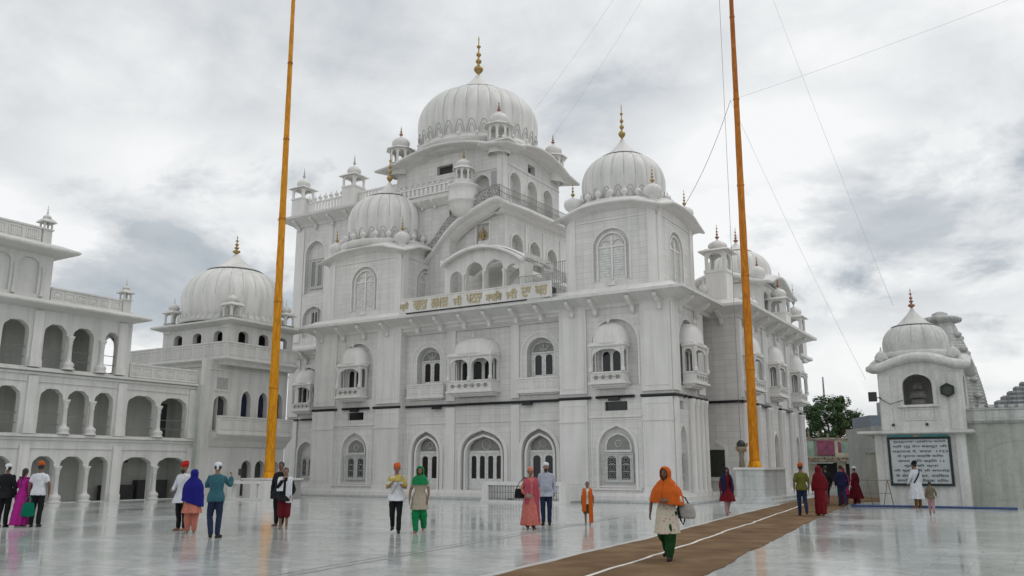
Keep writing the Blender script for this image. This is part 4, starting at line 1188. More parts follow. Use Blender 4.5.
plain('earth', (0.16, 0.14, 0.11), 0.95, 0, 0.25, 0.3)
plain('paint_line', (0.62, 0.60, 0.55), 0.7, 0, 0.2, 2.0)

m = MB(); m.add([(-900, -120, -0.02), (900, -120, -0.02), (900, 1500, -0.02), (-900, 1500, -0.02)], [(0, 1, 2, 3)]); o = m.build('ground', 'earth'); struct(o)
m = MB(); m.add([(-70, -25, 0), (60, -25, 0), (60, 80, 0), (-70, 80, 0)], [(0, 1, 2, 3)]); o = m.build('marble_courtyard', 'wet_marble_floor'); struct(o)
def cp(a, t):  # along the carpet in frame coords
    pass
def slab(name, mat, pts, z, th=0.012):
    m = MB()
    P = [W(u, v) for u, v in pts]
    m.prism([(p.x, p.y) for p in P], z-th, z, 'xy')
    o = m.build(name, mat); return o
lo = [(7.12, -27), (6.65, -22), (6.40, -18.5), (5.65, -12.0), (5.0, -6), (4.38, 0.8), (3.95, 4.5), (3.6, 8.5), (3.9, 14)]
hi = [(9.95, -27), (9.45, -22), (9.05, -18.5), (8.3, -12), (7.7, -6), (7.0, 0.8), (6.75, 3.0), (6.7, 5.2), (8.2, 8.0), (9.5, 14)]
def wob(P, k, amp):
    out = []
    for (a, b), (c, d) in zip(P, P[1:]):
        n = max(2, int(math.hypot(c-a, d-b)/0.35))
        for i in range(n):
            t = i/n; v = b+(d-b)*t
            out.append((a+(c-a)*t+amp*noise.noise(Vector((v*0.9, k, 0)))+amp*0.5*noise.noise(Vector((v*3.1, k, 3))), v))
    out.append(P[-1]); return out
o = slab('carpet', 'coir_carpet', wob(lo, 1.3, 0.07)+wob(hi, 7.7, 0.10)[::-1], 0.014); struct(o)
mid = [(8.45, -27), (8.2, -24.6), (7.75, -20), (7.25, -16), (6.85, -12), (6.1, -6), (5.4, 0.0), (5.0, 3.0)]
m = MB()
for w_, nm in ((0.035, 'line'),):
    m.sweep([(W(u, v).x, W(u, v).y) for u, v in wob(mid, 4.4, 0.05)], [(-w_, 0.015), (-w_, 0.020), (w_, 0.020), (w_, 0.015)])
o = m.build('carpet_line', 'paint_line'); struct(o)

plain('inlay_grey', (0.26, 0.265, 0.265), 0.22, 0, 0.3, 3)
plain('border_white', (0.50, 0.51, 0.49), 0.3, 0, 0.1, 3)
def strip(name, mat, pts, w_, z=0.004):
    m = MB(); m.sweep([(W(u, v).x, W(u, v).y) for u, v in pts], [(-w_, 0.0), (-w_, z), (w_, z), (w_, 0.0)]); o = m.build(name, mat); struct(o)
strip('floor_inlay', 'inlay_grey', [(4.45, -28.5), (3.3, -19.3), (2.35, -11.5)], 0.05)
strip('floor_inlay', 'inlay_grey', [(4.20, -28.5), (3.05, -19.3), (2.1, -11.5)], 0.025)
strip('floor_border', 'border_white', [(p[0]-0.14, p[1]) for p in lo[:7]], 0.07)
# ================================================================ arcaded building on the left
A0 = (-24.6, -20.0)
AB = thing('arcade_building', 'three storey white arcaded pilgrims hall with cusped arches filling the left edge', 'building', *A0)
TA_ = RT(-24.6)
def bwall(root, name, T, s0, s1, z0, z1, holes, depth=0.35, mat='lime_plaster', back=False):
    m = MB(T); m.panel(rect(s0, s1, z0, z1), holes, 0, depth)
    if back:
        for h in holes: m.panel(h, [], -depth)
    return m.build(name, mat, root)
g = [(-19.4, -18.4), (-17.9, -16.7), (-15.75, -14.7), (-14.44, -13.26), (-13.02, -12.0), (-11.25, -9.58), (-9.25, -7.5)]
f1 = [(-19.4, -18.2), (-17.75, -16.6), (-15.72, -14.6), (-14.4, -13.3), (-13.05, -12.03), (-11.25, -9.6), (-9.35, -7.7)]
f2 = [(-19.6, -18.4), (-17.75, -16.55), (-15.85, -14.75), (-14.46, -13.38), (-12.8, -12.05)]
hs = [arch((a+b)/2, 0.02, b-a, 2.12, 1.62, 28, 'cusped') for a, b in g]
hs += [arch((a+b)/2, 3.12, b-a, 5.2, 4.65, 28, 'cusped') for a, b in f1]
hs += [arch((a+b)/2, 6.12, b-a, 8.2, 7.65, 28, 'cusped') for a, b in f2]
m = MB(TA_)
m.panel([(-22, 0), (-22, 9.3), (-11.35, 9.3), (-11.35, 6.02), (-7.2, 6.02), (-7.2, 0)], hs, 0, 0.35)
m.panel([(-22, 0), (-22, 9.3), (-11.35, 9.3), (-11.35, 6.02), (-7.2, 6.02), (-7.2, 0)], hs, -0.35, 0)
m.build('arcade_wall', 'lime_plaster', AB)
# interior: floors, back wall, end walls
for z in (2.85, 5.85): 
    m = MB(); m.box(-28.5, -24.95, -22, -7.2, z, z+0.2); m.build('floor_slab', 'lime_plaster', AB)
m = MB(); m.box(-28.5, -24.95, -22, -11.35, 8.85, 9.05); m.build('floor_slab', 'lime_plaster', AB)
m = MB(RT(-26.5)); m.panel(rect(-22, -7.2, 0, 5.9), [], 0); m.panel(rect(-22, -12.9, 5.9, 9.2), [], 0)
m.box(-7.25, -7.05, -2.0, 2.35, 0, 6.0)
m.build('back_wall', 'back_wall', AB)
m = MB(FR(-12.9)); m.panel(rect(-27.3, -25.0, 6.0, 9.0), [], 0)
m.build('cross_wall', 'back_wall', AB)
m = MB(BK(-11.35)); hh = [arch(-26.3, 6.3, 1.6, 8.2, 7.5, 16, 'cusped')]
m.panel(rect(-28.5, -24.6, 6.02, 9.3), hh, 0, 0.35); m.build('end_wall', 'lime_plaster', AB)
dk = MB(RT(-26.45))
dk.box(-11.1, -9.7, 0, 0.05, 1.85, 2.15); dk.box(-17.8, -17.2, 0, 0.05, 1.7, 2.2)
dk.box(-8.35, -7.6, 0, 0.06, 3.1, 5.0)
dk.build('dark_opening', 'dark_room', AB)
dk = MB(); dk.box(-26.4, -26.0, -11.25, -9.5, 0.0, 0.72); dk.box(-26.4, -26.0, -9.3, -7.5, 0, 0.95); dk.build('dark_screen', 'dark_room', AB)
# pillars between arches
def piers(root, edges, z0, h, zt):
    for e_ in edges:
        c = MB(); c.lathe(0, 0, [(0.30, 0), (0.30, 0.06), (0.22, 0.12), (0.27, 0.22), (0.24, 0.32), (0.13, 0.40), (0.115, 0.55), (0.10, h*0.75), (0.13, h*0.80), (0.10, h*0.83), (0.16, h*0.93), (0.2, h)], 14)
        c.build('pillar', 'lime_plaster_carved', root, loc=off(root, -24.52, e_, z0))
piers(AB, [-14.57, -13.14, -9.42], 0.0, 1.66, 0)
piers(AB, [-14.5, -13.17, -9.47], 3.10, 1.62, 0)
piers(AB, [-14.6, -12.95], 6.1, 1.6, 0)
for z0, ed in ((0.0, (-16.2, -11.62, -7.3)), (3.1, (-16.15, -11.65, -7.4)), (6.1, (-16.2, -11.9))):
    for e_ in ed:
        c = MB(TA_)
        c.box(e_-0.22, e_+0.22, 0, 0.10, z0, z0+2.6); c.box(e_-0.28, e_+0.28, 0, 0.2, z0, z0+0.32); c.box(e_-0.25, e_+0.25, 0, 0.16, z0+0.32, z0+0.45)
        c.build('pilaster', 'lime_plaster_carved', AB)
# mouldings
m = MB()
for z, o_ in ((2.80, 0.08), (2.94, 0.18), (5.74, 0.08), (5.90, 0.2)):
    m.sweep([(-24.6, -22), (-24.6, -7.2)], [(-0.02, z), (o_, z+0.03), (o_, z+0.14), (-0.02, z+0.17)])
for z in (2.45, 5.45): m.sweep([(-24.6, -22), (-24.6, -7.2)], [(0, z), (0.05, z), (0.05, z+0.05), (0, z+0.05)])
m.sweep([(-24.6, -22), (-24.6, -11.35), (-28, -11.35)], [(-0.05, 8.75), (0.1, 8.8), (0.6, 8.95), (0.65, 9.0), (0.65, 9.06), (0.2, 9.25), (-0.05, 9.3)])
m.sweep([(-24.6, -22), (-24.6, -15.75), (-28, -15.75)], [(-0.05, 11.3), (0.1, 11.35), (0.75, 11.5), (0.8, 11.56), (0.8, 11.64), (0.2, 11.88), (-0.05, 11.95)])
m.build('cornice', 'lime_plaster', AB)
for (a, b) in f1+f2:
    z = 3.12 if (a, b) in f1 else 6.12
    m = MB(RT(-24.8))
    for q in (0.45, 0.9): m.box(a, b, -0.015, 0.015, z+q-0.015, z+q+0.015)
    m.build('railing', 'wire_grey', AB)
# top storey set back piece with blind arches
m = MB(TA_); bl = [arch(c, 9.45, 0.95, 11.15, 10.75, 20, 'cusped') for c in (-20.9, -19.55, -18.2, -16.9)]
m.panel(rect(-22, -15.8, 9.3, 11.8), bl, 0, 0.14)
for h in bl: m.panel(h, [], -0.14)
m.panel(rect(-28, -24.6, 9.3, 11.8), [], 0, 0, BK(-15.8))
m.build('upper_wall', 'lime_plaster', AB)
for c in (-20.25, -18.9, -17.55, -16.25):
    q = MB(); q.lathe(0, 0, column_prof(1.4, 0.06), 10); q.build('pillar', 'lime_plaster_carved', AB, loc=off(AB, -24.55, c, 9.35))
m = MB(); panelled_parapet(m, TA_, -22, -16.5, 11.9, 0.68, -0.05, 0.75); m.build('parapet', 'lime_plaster_carved', AB)
m = MB(); panelled_parapet(m, TA_, -15.75, -12.1, 9.28, 0.55, 0.02, 0.6); m.build('parapet', 'lime_plaster_carved', AB)
m = MB(); panelled_parapet(m, TA_, -11.3, -7.2, 6.08, 0.62, 0.02, 0.6); m.box(-28.5, -24.7, -11.3, -7.2, 6.0, 6.08, lambda a, b, c: (a, b, c)); m.build('parapet', 'lime_plaster_carved', AB)
m = MB(); m.box(-28, -24.65, -22, -15.8, 11.8, 11.9); m.box(-28, -24.65, -15.8, -11.35, 9.28, 9.34); m.build('roof', 'lime_plaster', AB)
kiosk(AB, off(AB, -24.85, -16.2, 11.9), 0.42, 0.75, 1.15, 1.5, 2.0, 'lime_plaster_carved', 'lime_plaster_carved', eave=0.12, fin_r=0.06)
kiosk(AB, off(AB, -24.85, -11.75, 9.3), 0.42, 0.7, 1.1, 1.45, 1.85, 'lime_plaster_carved', 'lime_plaster_carved', eave=0.12, fin_r=0.06)

# ================================================================ domed corner building
CBD = thing('domed_hall', 'white corner building with one large ribbed dome behind the left flagpole', 'building', -24.4, -6.2)
TC = RT(-24.35)
gd = [arch(c, 0.02, 0.72, 2.0, 1.5, 12) for c in (-3.6, -2.6, -1.55)]
f_ = [arch(-5.7, 3.6, 0.95, 5.5, 5.0, 20, 'cusped')]+[arch(c, 3.6, 0.7, 5.9, 5.2, 12) for c in (-3.95, -2.7, -1.5)]
bwall(CBD, 'front_wall', TC, -7.15, -0.8, 0, 7.5, gd+f_, 0.35)
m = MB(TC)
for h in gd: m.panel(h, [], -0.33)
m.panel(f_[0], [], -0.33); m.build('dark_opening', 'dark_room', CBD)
m = MB(TC)
for h in f_[1:]: m.panel(h, [], -0.3)
m.build('window', 'blue_glass', CBD)
m = MB(TC)
for c in (-3.95, -2.7, -1.5): archivolt(m, TC, c, 3.6, 0.7, 5.9, 5.2, 0.12, 0.05)
m.ring(rect(-6.2, -5.2, 5.75, 6.6), rect(-6.1, -5.3, 5.85, 6.5), 0, 0.05, TC, True)
m.box(-6.6, -0.8, 0, 0.06, 6.9, 7.0); m.build('window_trim', 'lime_plaster_carved', CBD)
m = MB(TC); m.box(-6.1, -5.3, 0.0, 0.03, 5.86, 6.49); m.build('vent_grille', 'grille_grey', CBD)
m = MB(TC); m.panel(rect(-9, -7.0, 0, 3), [], -2.5)
m.build('inner_wall', 'back_wall', CBD)
m = MB(); panelled_parapet(m, TC, -6.3, -0.8, 3.5, 0.8, 0.62, 0.95)
m.box(-6.35, -0.8, 0, 0.68, 3.36, 3.5, TC)
m.sweep([(-24.35, -6.35), (-24.35, -0.8)], [(0, 3.36), (0, 2.7), (0.1, 2.72), (0.3, 3.0), (0.6, 3.3), (0.6, 3.36)])
m.build('balcony', 'lime_plaster_carved', CBD)
# roof terrace parapet with front return
m = MB()
m.sweep([(-33.5, -6.0), (-23.8, -6.0), (-23.8, -0.8)], [(-0.4, 7.2), (0.02, 7.2), (0.1, 7.35), (0.35, 7.5), (0.35, 7.6), (-0.4, 7.6)])
panelled_parapet(m, FR(-6.15), -33.0, -23.7, 7.6, 0.82, 0, 0.9); panelled_parapet(m, RT(-23.65), -6.1, -0.8, 7.6, 0.82, 0, 0.9)
m.build('parapet', 'lime_plaster_carved', CBD)
m = MB(); m.panel(rect(-33.0, -24.35, 0, 7.5), [], 0, 0, FR(-5.9)); m.box(-33, -24, -5.9, -0.9, 7.45, 7.6); m.panel(rect(-33, -24.35, 0, 7.5), [], 0, 0, BK(-0.8)); m.build('rear_wall', 'lime_plaster', CBD)
m = MB(FR(-5.92)); m.box(-29.5, -28.6, 0, 0.02, 6.6, 6.95); m.build('vent', 'dark_room', CBD)
m = MB()
us = [arch(c, 8.2, 0.75, 9.25, 8.95, 12) for c in (-28.6, -26.9, -25.1)]
vs = [arch(c, 8.2, 0.75, 9.25, 8.95, 12) for c in (-4.7, -3.2, -1.75)]
m.panel(rect(-30.0, -24.0, 7.6, 9.75), us, 0, 0.3, FR(-5.6)); m.panel(rect(-5.6, -0.9, 7.6, 9.75), vs, 0, 0.3, RT(-24.0))
m.panel(rect(-30, -24, 7.6, 9.75), us, 0, 0, BK(-0.9)); m.panel(rect(-5.6, -0.9, 7.6, 9.75), [], 0, 0, LF(-30))
m.build('drum_wall', 'lime_plaster', CBD)
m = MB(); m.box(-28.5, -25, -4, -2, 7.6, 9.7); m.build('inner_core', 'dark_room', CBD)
m = MB(); m.sweep([(-30, -5.6), (-24, -5.6), (-24, -0.9), (-30, -0.9)], [(-0.1, 9.5), (0.1, 9.55), (0.5, 9.68), (0.55, 9.72), (0.55, 9.8), (0.2, 9.9), (-0.1, 9.95)], True)
m.prism([(-30, -5.6), (-24, -5.6), (-24, -0.9), (-30, -0.9)], 9.8, 9.93, 'xy')
m.lathe(-27.0, -3.1, [(3.05, 9.9), (3.05, 10.15), (2.95, 10.2), (2.9, 10.3)], 48)
for i in range(48):
    a = 2*PI*i/48; m.box(-27+3.05*math.cos(a)-0.05, -27+3.05*math.cos(a)+0.05, -3.1+3.05*math.sin(a)-0.05, -3.1+3.05*math.sin(a)+0.05, 10.1, 10.42)
m.build('drum_eave', 'lime_plaster', CBD)
dm = dome(CBD, -27.0, -3.1, 10.2, 11.45, 13.3, 3.0, 1.55, 14.5, 1.25, 0.24, ribs=24, petals=False, depth=0.015)
dm.location = off(CBD, 0, 0, 0)
for a, b in ((-29.6, -5.3), (-24.4, -5.3), (-24.4, -1.2)):
    kiosk(CBD, off(CBD, a, b, 9.9), 0.72, 0.15, 0.85, 1.45, 1.85, 'lime_plaster_carved', 'lime_plaster_carved', eave=0.13, fin_r=0.06)

# ================================================================ flagpoles
def flagpole(u, v, label, lean, h=36.0, mat='orange_cloth', r0=0.26, r1=0.10, zb=1.0):
    t = thing('flagpole', label, 'flagpole', u, v, zb, group='cloth-wrapped flagpoles')
    m = MB(); n = 60; pts = []; rd = []
    for i in range(n+1):
        q = i/n; pts.append((lean[0]*q, lean[1]*q, h*q)); rd.append((r0+(r1-r0)*min(1, q*1.25))*(1+0.03*math.sin(i*1.7)))
    m.tube(pts, rd, 16)
    m.build('pole', mat, t, loc=(0, 0, 0))
    b = MB(); b.lathe(0, 0, [(r0+0.10, 0), (r0+0.10, 0.06), (r0+0.05, 0.1), (r0+0.03, 0.3)], 20); b.build('base_collar', 'orange_cloth', t, loc=(0, 0, 0))
    for k in range(6):
        z = h*(0.13+0.13*k); q = z/h
        b = MB(); rr = r0+(r1-r0)*min(1, q*1.25)
        b.lathe(lean[0]*q, lean[1]*q, [(rr*0.9, z-0.06), (rr+0.02, z-0.05), (rr+0.02, z+0.05), (rr*0.9, z+0.06)], 16); b.build('rope_binding', 'orange_faded', t, loc=(0, 0, 0))
    return t
flagpole(-20.08, -5.81, 'saffron cloth-wrapped flagpole rising from the low block behind the marble railing, left of the shrine', (-0.35, 0.0), zb=1.05)
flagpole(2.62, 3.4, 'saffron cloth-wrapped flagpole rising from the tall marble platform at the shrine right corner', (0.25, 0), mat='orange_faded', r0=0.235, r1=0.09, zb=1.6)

P1 = thing('pole_platform', 'tall clad marble platform carrying the right flagpole', 'platform', 2.5, 3.6)
m = MB(); m.box(2.1, 3.4, 2.0, 5.9, 0.0, 1.5); m.build('platform_body', 'platform_marble', P1)
m = MB(); m.box(2.03, 3.47, 1.93, 5.97, 1.5, 1.6); m.build('coping', 'marble_plain', P1)
m = MB(); m.box(1.8, 3.8, 1.7, 6.2, 0.0, 0.26); m.box(1.5, 4.1, 1.4, 6.5, 0.0, 0.12); m.build('step', 'platform_marble', P1)
P2 = thing('pole_platform', 'low white block beneath the left flagpole', 'platform', -19.6, -5.9)
m = MB(); m.box(-20.9, -18.6, -6.8, -5.0, 0, 0.98); m.build('platform_body', 'marble_plain', P2)
m = MB(); m.box(-20.98, -18.52, -6.9, -4.9, 0.98, 1.06); m.build('coping', 'marble_plain', P2)
def low_railing(root, u0, u1, v, h, posts, grille=None, back=2.0):
    m = MB()
    m.box(u0-0.12, u1+0.12, v-0.14, v+0.14, h-0.16, h); m.build('top_rail', 'marble_plain', root)
    m = MB(); m.box(u0-0.2, u1+0.2, v-0.22, v+0.22, 0, 0.1); m.build('base', 'marble_plain', root)
    for p in posts:
        m = MB(); m.box(p-0.17, p+0.17, v-0.15, v+0.15, 0.1, h-0.16); m.build('post', 'marble_plain', root)
    if grille:
        m = MB()
        n = int((u1-u0)/0.15)
        for i in range(n): m.box(u0+i*0.15, u0+i*0.15+0.02, v-0.012, v+0.012, 0.1, h-0.16)
        for z in (0.18, 0.45, h-0.22): m.box(u0, u1, v-0.014, v+0.014, z, z+0.025)
        m.build('iron_grille', 'wire_grey', root)
R1 = thing('marble_railing', 'low white marble railing with open panel in front of the left flagpole block', 'railing', -19.6, -7.6)
low_railing(R1, -21.5, -19.0, -7.5, 0.95, (-20.9, -19.2))
m = MB(); m.box(-19.0, -18.6, -7.5, -5.0, 0.0, 0.95); m.build('side_panel', 'marble_plain', R1)
R2 = thing('marble_railing', 'white marble railing with black iron grille in front of the shrine middle door', 'railing', -7.0, -3.2)
low_railing(R2, -8.35, -4.2, -3.1, 0.95, (-8.35, -4.2), True)
m = MB(); m.box(-8.5, -8.2, -2.94, -0.96, 0.1, 0.8); m.build('side_panel', 'marble_plain', R2)
m = MB(); m.box(-4.35, -4.05, -2.94, -0.96, 0.1, 0.8); m.build('side_panel', 'marble_plain', R2)

# air-conditioner outdoor unit by the left wing
AC = thing('air_conditioner', 'white outdoor cooling unit with black round fan at the foot of the left wing', 'cooling unit', -24.6, 4.6)
m = MB(); m.box(-25.1, -24.1, 4.6, 5.0, 0.1, 0.95); m.build('casing', 'door_paint', AC)
m = MB(); m.lathe(-24.72, 0.52, [(0.30, 4.58), (0.30, 4.56), (0.02, 4.55)], 20, T=lambda x, y, z: (x, z, y)); m.build('fan', 'black_metal', AC)

# flower basket on the right platform
FB = thing('flower_offering', 'dark pot with golden marigold garlands on the right platform beside the flagpole', 'flower pot', 2.28, 2.5, 1.6)
m = MB(); m.lathe(0, 0, [(0.06, 0), (0.14, 0.02), (0.10, 0.5), (0.14, 0.72), (0.24, 0.8), (0.22, 0.95), (0.1, 0.98)], 14)
m.build('stand', 'bamboo', FB, loc=(0, 0, 0))
m = MB()
for i in range(40):
    a = random.random()*2*PI; r_ = random.uniform(0.10, 0.28); z = random.uniform(0.75, 1.1); s_ = 0.05
    m.lathe(r_*math.cos(a), r_*math.sin(a), [(0.01, z-s_), (s_, z-s_*0.4), (s_, z+s_*0.4), (0.01, z+s_)], 6)
m.build('garland', 'marigold', FB, loc=(0, 0, 0))
m = MB(); m.lathe(0, 0, [(0.05, 0.85), (0.2, 0.9), (0.22, 1.1), (0.1, 1.25)], 10); m.build('pot', 'black_metal', FB, loc=(0, 0, 0))

# ================================================================ notice kiosk building on the right
KB = thing('sentry_pavilion', 'small white domed pavilion with a big lettered notice board on its front', 'pavilion', 9.8, 2.0)
TK = FR(2.0)
a0, a1, b0, b1 = 7.95, 11.7, 2.0, 5.4
m = MB(); m.box(a0+0.6, a1-0.02, b0, b1, 0, 3.0); m.box(a1-0.34, a1+0.02, b0-0.06, b0+0.5, 0, 3.0); m.box(a0+0.3, a0+0.6, b0-0.04, b0+0.4, 0, 3.0); m.build('lower_wall', 'kiosk_plaster', KB)
m = MB(); m.sweep([(a0, b1), (a0, b0), (a1, b0), (a1, b1)], [(-0.3, 2.95), (0.25, 2.97), (0.35, 3.02), (0.35, 3.12), (-0.3, 3.14)]); m.prism([(a0, b0), (a1, b0), (a1, b1), (a0, b1)], 2.96, 3.1, 'xy'); m.build('ledge', 'kiosk_plaster', KB)
kh = [arch(10.1, 4.2, 1.15, 5.5, 4.95, 20, 'cusped')]
m = MB(); m.panel(rect(a0+0.62, a1+0.08, 3.1, 6.2), kh, 0, 0.25, TK); m.panel(rect(a0+0.62, a1+0.08, 3.1, 6.2), kh, -0.25, 0, TK)
ks = [arch(3.7, 4.2, 1.1, 5.5, 4.95, 20, 'cusped')]
m.panel(rect(b0, b1, 3.1, 6.2), ks, 0, 0.25, RT(a1+0.08)); m.panel(rect(b0, b1, 3.1, 6.2), ks, 0, 0.25, LF(a0+0.62)); m.panel(rect(a0+0.62, a1+0.08, 3.1, 6.2), [rect(9.5, 9.85, 4.3, 4.65)], 0, 0.25, BK(b1))
archivolt(m, TK, 10.1, 4.2, 1.15, 5.5, 4.95, 0.16, 0.05)
for p in (a0+0.66, a1-0.42): m.box(p, p+0.45, 0, 0.06, 3.14, 5.5, TK)
m.build('upper_wall', 'kiosk_plaster', KB)
m = MB(); m.ring(rect(9.45, 10.75, 3.55, 4.05), rect(9.5, 10.7, 3.6, 4.0), 0, 0.04, TK, True)
for i in range(7): m.box(9.55+i*0.17, 9.62+i*0.17, 0, 0.03, 3.62, 3.98, TK)
m.box(9.3, 10.9, 0, 0.12, 4.1, 4.2, TK)
m.build('relief_panel', 'kiosk_plaster', KB)
m = MB(); m.sweep(bangla_path(a0+0.52, a1+0.18, b0-0.05, b1+0.05, 0.42, 0.0, 16), [(-0.3, 5.6), (0.08, 5.58), (0.26, 5.66), (0.30, 5.72), (0.29, 5.85), (0.12, 5.98), (-0.3, 6.05)], True, True)
m.prism([(a0+0.62, b0), (a1+0.08, b0), (a1+0.08, b1), (a0+0.62, b1)], 6.05, 6.22, 'xy'); m.lathe(10.02, 3.7, [(1.5, 6.2), (1.5, 6.5), (1.35, 6.6)], 32)
m.build('curved_eave', 'kiosk_plaster', KB)
dk = dome(KB, 10.02, 3.7, 6.35, 6.95, 7.75, 1.36, 0.86, 8.6, 0.95, 0.15, ribs=16, petals=False, fin_mat='copper', mat='kiosk_plaster', depth=0.008, per=6)
dk.location = off(KB, 0, 0, 0)
for a, b in ((a0+0.82, b0+0.25), (a1-0.12, b0+0.25)):
    m = MB(); m.lathe(0, 0, [(0.24, 0), (0.24, 0.08), (0.28, 0.2), (0.28, 0.34), (0.18, 0.5), (0.05, 0.6), (0.02, 0.78)], 16); m.build('corner_dome', 'kiosk_plaster', KB, loc=off(KB, a, b, 6.0))
m = MB()
m.lathe(10.1, 0, [(0.03, 4.2)]*2, 3) if False else None
for zz, rr in ((4.25, 0.32), (4.6, 0.36), (5.0, 0.2)): m.lathe(9.9, 4.0, [(rr, zz), (rr*0.8, zz+0.3)], 12)
m.build('stored_bundle', 'kiosk_plaster', KB)
for q in (9.05, 10.35):
    m = MB(TK); m.box(q-0.05, q+0.05, 0.0, 0.1, 3.32, 3.42); m.build('spot_lamp', 'black_metal', KB)
# board
NB = thing('notice_board', 'black bordered white board of dark lettering on the pavilion front', 'board', 10.0, 1.9)
TBd = FR(1.90)
x0, x1, y0, y1 = 8.78, 11.14, 0.88, 2.83
m = MB(TBd); m.box(x0, x1, -0.06, 0, y0, y1); m.build('board_panel', 'board_white', NB)
m = MB(TBd); m.ring(rect(x0-0.03, x1+0.03, y0-0.03, y1+0.03), rect(x0+0.07, x1-0.07, y0+0.07, y1-0.07), -0.06, 0.03, None, True); m.build('board_frame', 'board_border', NB)
m = MB(TBd); m.box(x0, x0+0.95, -0.05, 0.01, y1+0.035, y1+0.13); m.box(x0+1.3, x1-0.05, -0.05, 0.01, y1+0.035, y1+0.13); m.build('teal_strip', 'board_teal', NB)
rows = ['\u0a17\u0a41\u0a30\u0a26\u0a41\u0a06\u0a30\u0a3e \u0a2a\u0a4d\u0a30\u0a2c\u0a70\u0a27\u0a15 \u0a15\u0a2e\u0a47\u0a1f\u0a40', '\u0936\u094d\u0930\u0940 \u0917\u0941\u0930\u0941 \u0924\u0947\u0917 \u092c\u0939\u093e\u0926\u0941\u0930 \u091c\u0940', '\u092e\u0939\u093e\u0930\u093e\u091c \u0928\u0947  \u0938\u0902\u0935\u0924  1723', '\u0938\u0947 \u092a\u0941\u0930\u093e\u0928\u093e \u0938\u093e\u0939\u093f\u092c \u0915\u093f\u092f\u093e',
        '\u091c\u0928\u092e  \u0926\u093f\u0928 \u0938\u0939\u093f\u0924 11', '\u0938\u0941\u0916 \u0915\u0940 \u0915\u0943\u092a\u093e', '\u0915\u0940 \u0938\u0941\u092c\u0939   \u0928\u0947 \u0936\u0940 \u0938\u092e\u093e\u0930\u094b\u0939', '\u092e\u0947 \u0938\u0947\u0935\u093e    \u0915\u0930. \u092a\u0930\u093f\u0935\u093e\u0930', '\u0938\u092e\u093f\u0924\u093f    \u0938\u0947\u0935\u0915 \u0926\u093f\u092f\u093e']
ww = [2.0, 2.05, 2.1, 1.75, 1.75, 1.3, 2.1, 2.0, 1.95]
for i, (t_, tw) in enumerate(zip(rows, ww)):
    me = text_mesh(t_, 0.2, 'board_letter', 0.004, 'lettering', tw, 0.13)
    o = place(NB, 'lettering', me, off(NB, (x0+x1)/2+0.02, 1.89, y1-0.17-i*0.198)); o.rotation_euler = (R(90), 0, 0)
# lamps on the pavilion
HL = thing('hexagon_lantern', 'dark green six-sided star lantern fixed on the pavilion wall', 'lantern', 11.25, 1.9, 4.75)
m = MB(); hexo = [(0.30*math.cos(PI/6+i*PI/3), 0.30*math.sin(PI/6+i*PI/3)) for i in range(6)]; hexi = [(a*0.72, b*0.72) for a, b in hexo]
m.ring(hexo, hexi, 0, 0.12, lambda s_, d, z: (s_, -d, z), True); m.build('lantern_frame', 'board_border', HL, loc=(0, 0, 0))
m = MB(); m.prism(hexi, -0.05, 0.0, 'xz'); m.build('lantern_glass', 'notice_black', HL, loc=(0, 0, 0))
FL = thing('floodlight', 'black floodlight on a bracket at the pavilion left edge', 'floodlight', 8.42, 1.9, 4.6)
m = MB(); m.box(-0.22, 0.1, -0.3, -0.1, -0.22, 0.18); m.build('lamp_housing', 'black_metal', FL, loc=(0, 0, 0))
m = MB(); m.tube([(0.0, -0.15, -0.1), (0.15, 0.0, -0.05), (0.3, 0.1, -0.1)], 0.025, 6); m.tube([(0.2, -0.03, -0.1), (0.6, -0.03, -0.35), (1.1, -0.03, -0.2)], 0.015, 5); m.build('bracket_arm', 'black_metal', FL, loc=(0, 0, 0))

# boundary wall right of pavilion
BW = thing('boundary_wall', 'long plain pale wall with a dark weathered coping at the right edge', 'wall', 16, 3.0)
m = MB(FR(3.0)); m.panel(rect(11.7, 34, 0, 3.4), [], 0); m.ring(arch(13.6, 1.0, 2.6, 2.75, 2.0, 20), arch(13.6, 1.0, 2.5, 2.70, 2.0, 20), 0, 0.02); m.box(11.7, 34, 0, 0.08, 0, 0.25); m.build('wall_face', 'boundary_plaster', BW)
m = MB(); m.sweep([(11.7, 3.0), (34, 3.0)], [(-0.3, 3.4), (0.10, 3.4), (0.2, 3.5), (0.2, 3.58), (0.1, 3.62), (0.06, 3.92), (0.12, 3.96), (0.12, 4.02), (-0.3, 4.04)])
for i in range(60): m.box(11.9+i*0.36, 12.12+i*0.36, 2.9, 3.1, 4.03, 4.16)
m.build('coping', 'temple_stone', BW)
# temple tower behind
TT = thing('temple_spire', 'tall curved grey temple spire with a notched disc crown behind the pavilion', 'temple tower', 10.7, 9.0)
m = MB(); prof = []; NZ = 34
SR = lambda t: 1.68*(1-t**1.9*0.66)
for i in range(NZ+1):
    t = i/NZ; r_ = SR(t); z = 3.4+5.2*t
    prof += [(r_, z), (r_*0.965, z+0.05)] if i < NZ else [(r_, z)]
def sqf(a, t):
    c, s_ = abs(math.cos(a)), abs(math.sin(a))
    base = 1/(c**5+s_**5)**0.2
    return base*(1+0.03*math.cos(12*a))
m.lathe(10.7, 9.0, prof, 96, rfun=sqf, smooth=False)
m.box(8.9, 12.5, 7.2, 10.8, 0, 3.5)
m.build('spire_body', 'temple_stone', TT)
m = MB(); m.lathe(10.7, 9.0, [(0.5, 8.5), (0.62, 8.58), (0.95, 8.66), (0.98, 8.80), (0.80, 8.90), (0.4, 8.95), (0.35, 9.1), (0.12, 9.2)], 48, rfun=lambda a, t: 1-0.08*abs(math.sin(12*a))); m.build('crown_disc', 'temple_stone', TT)
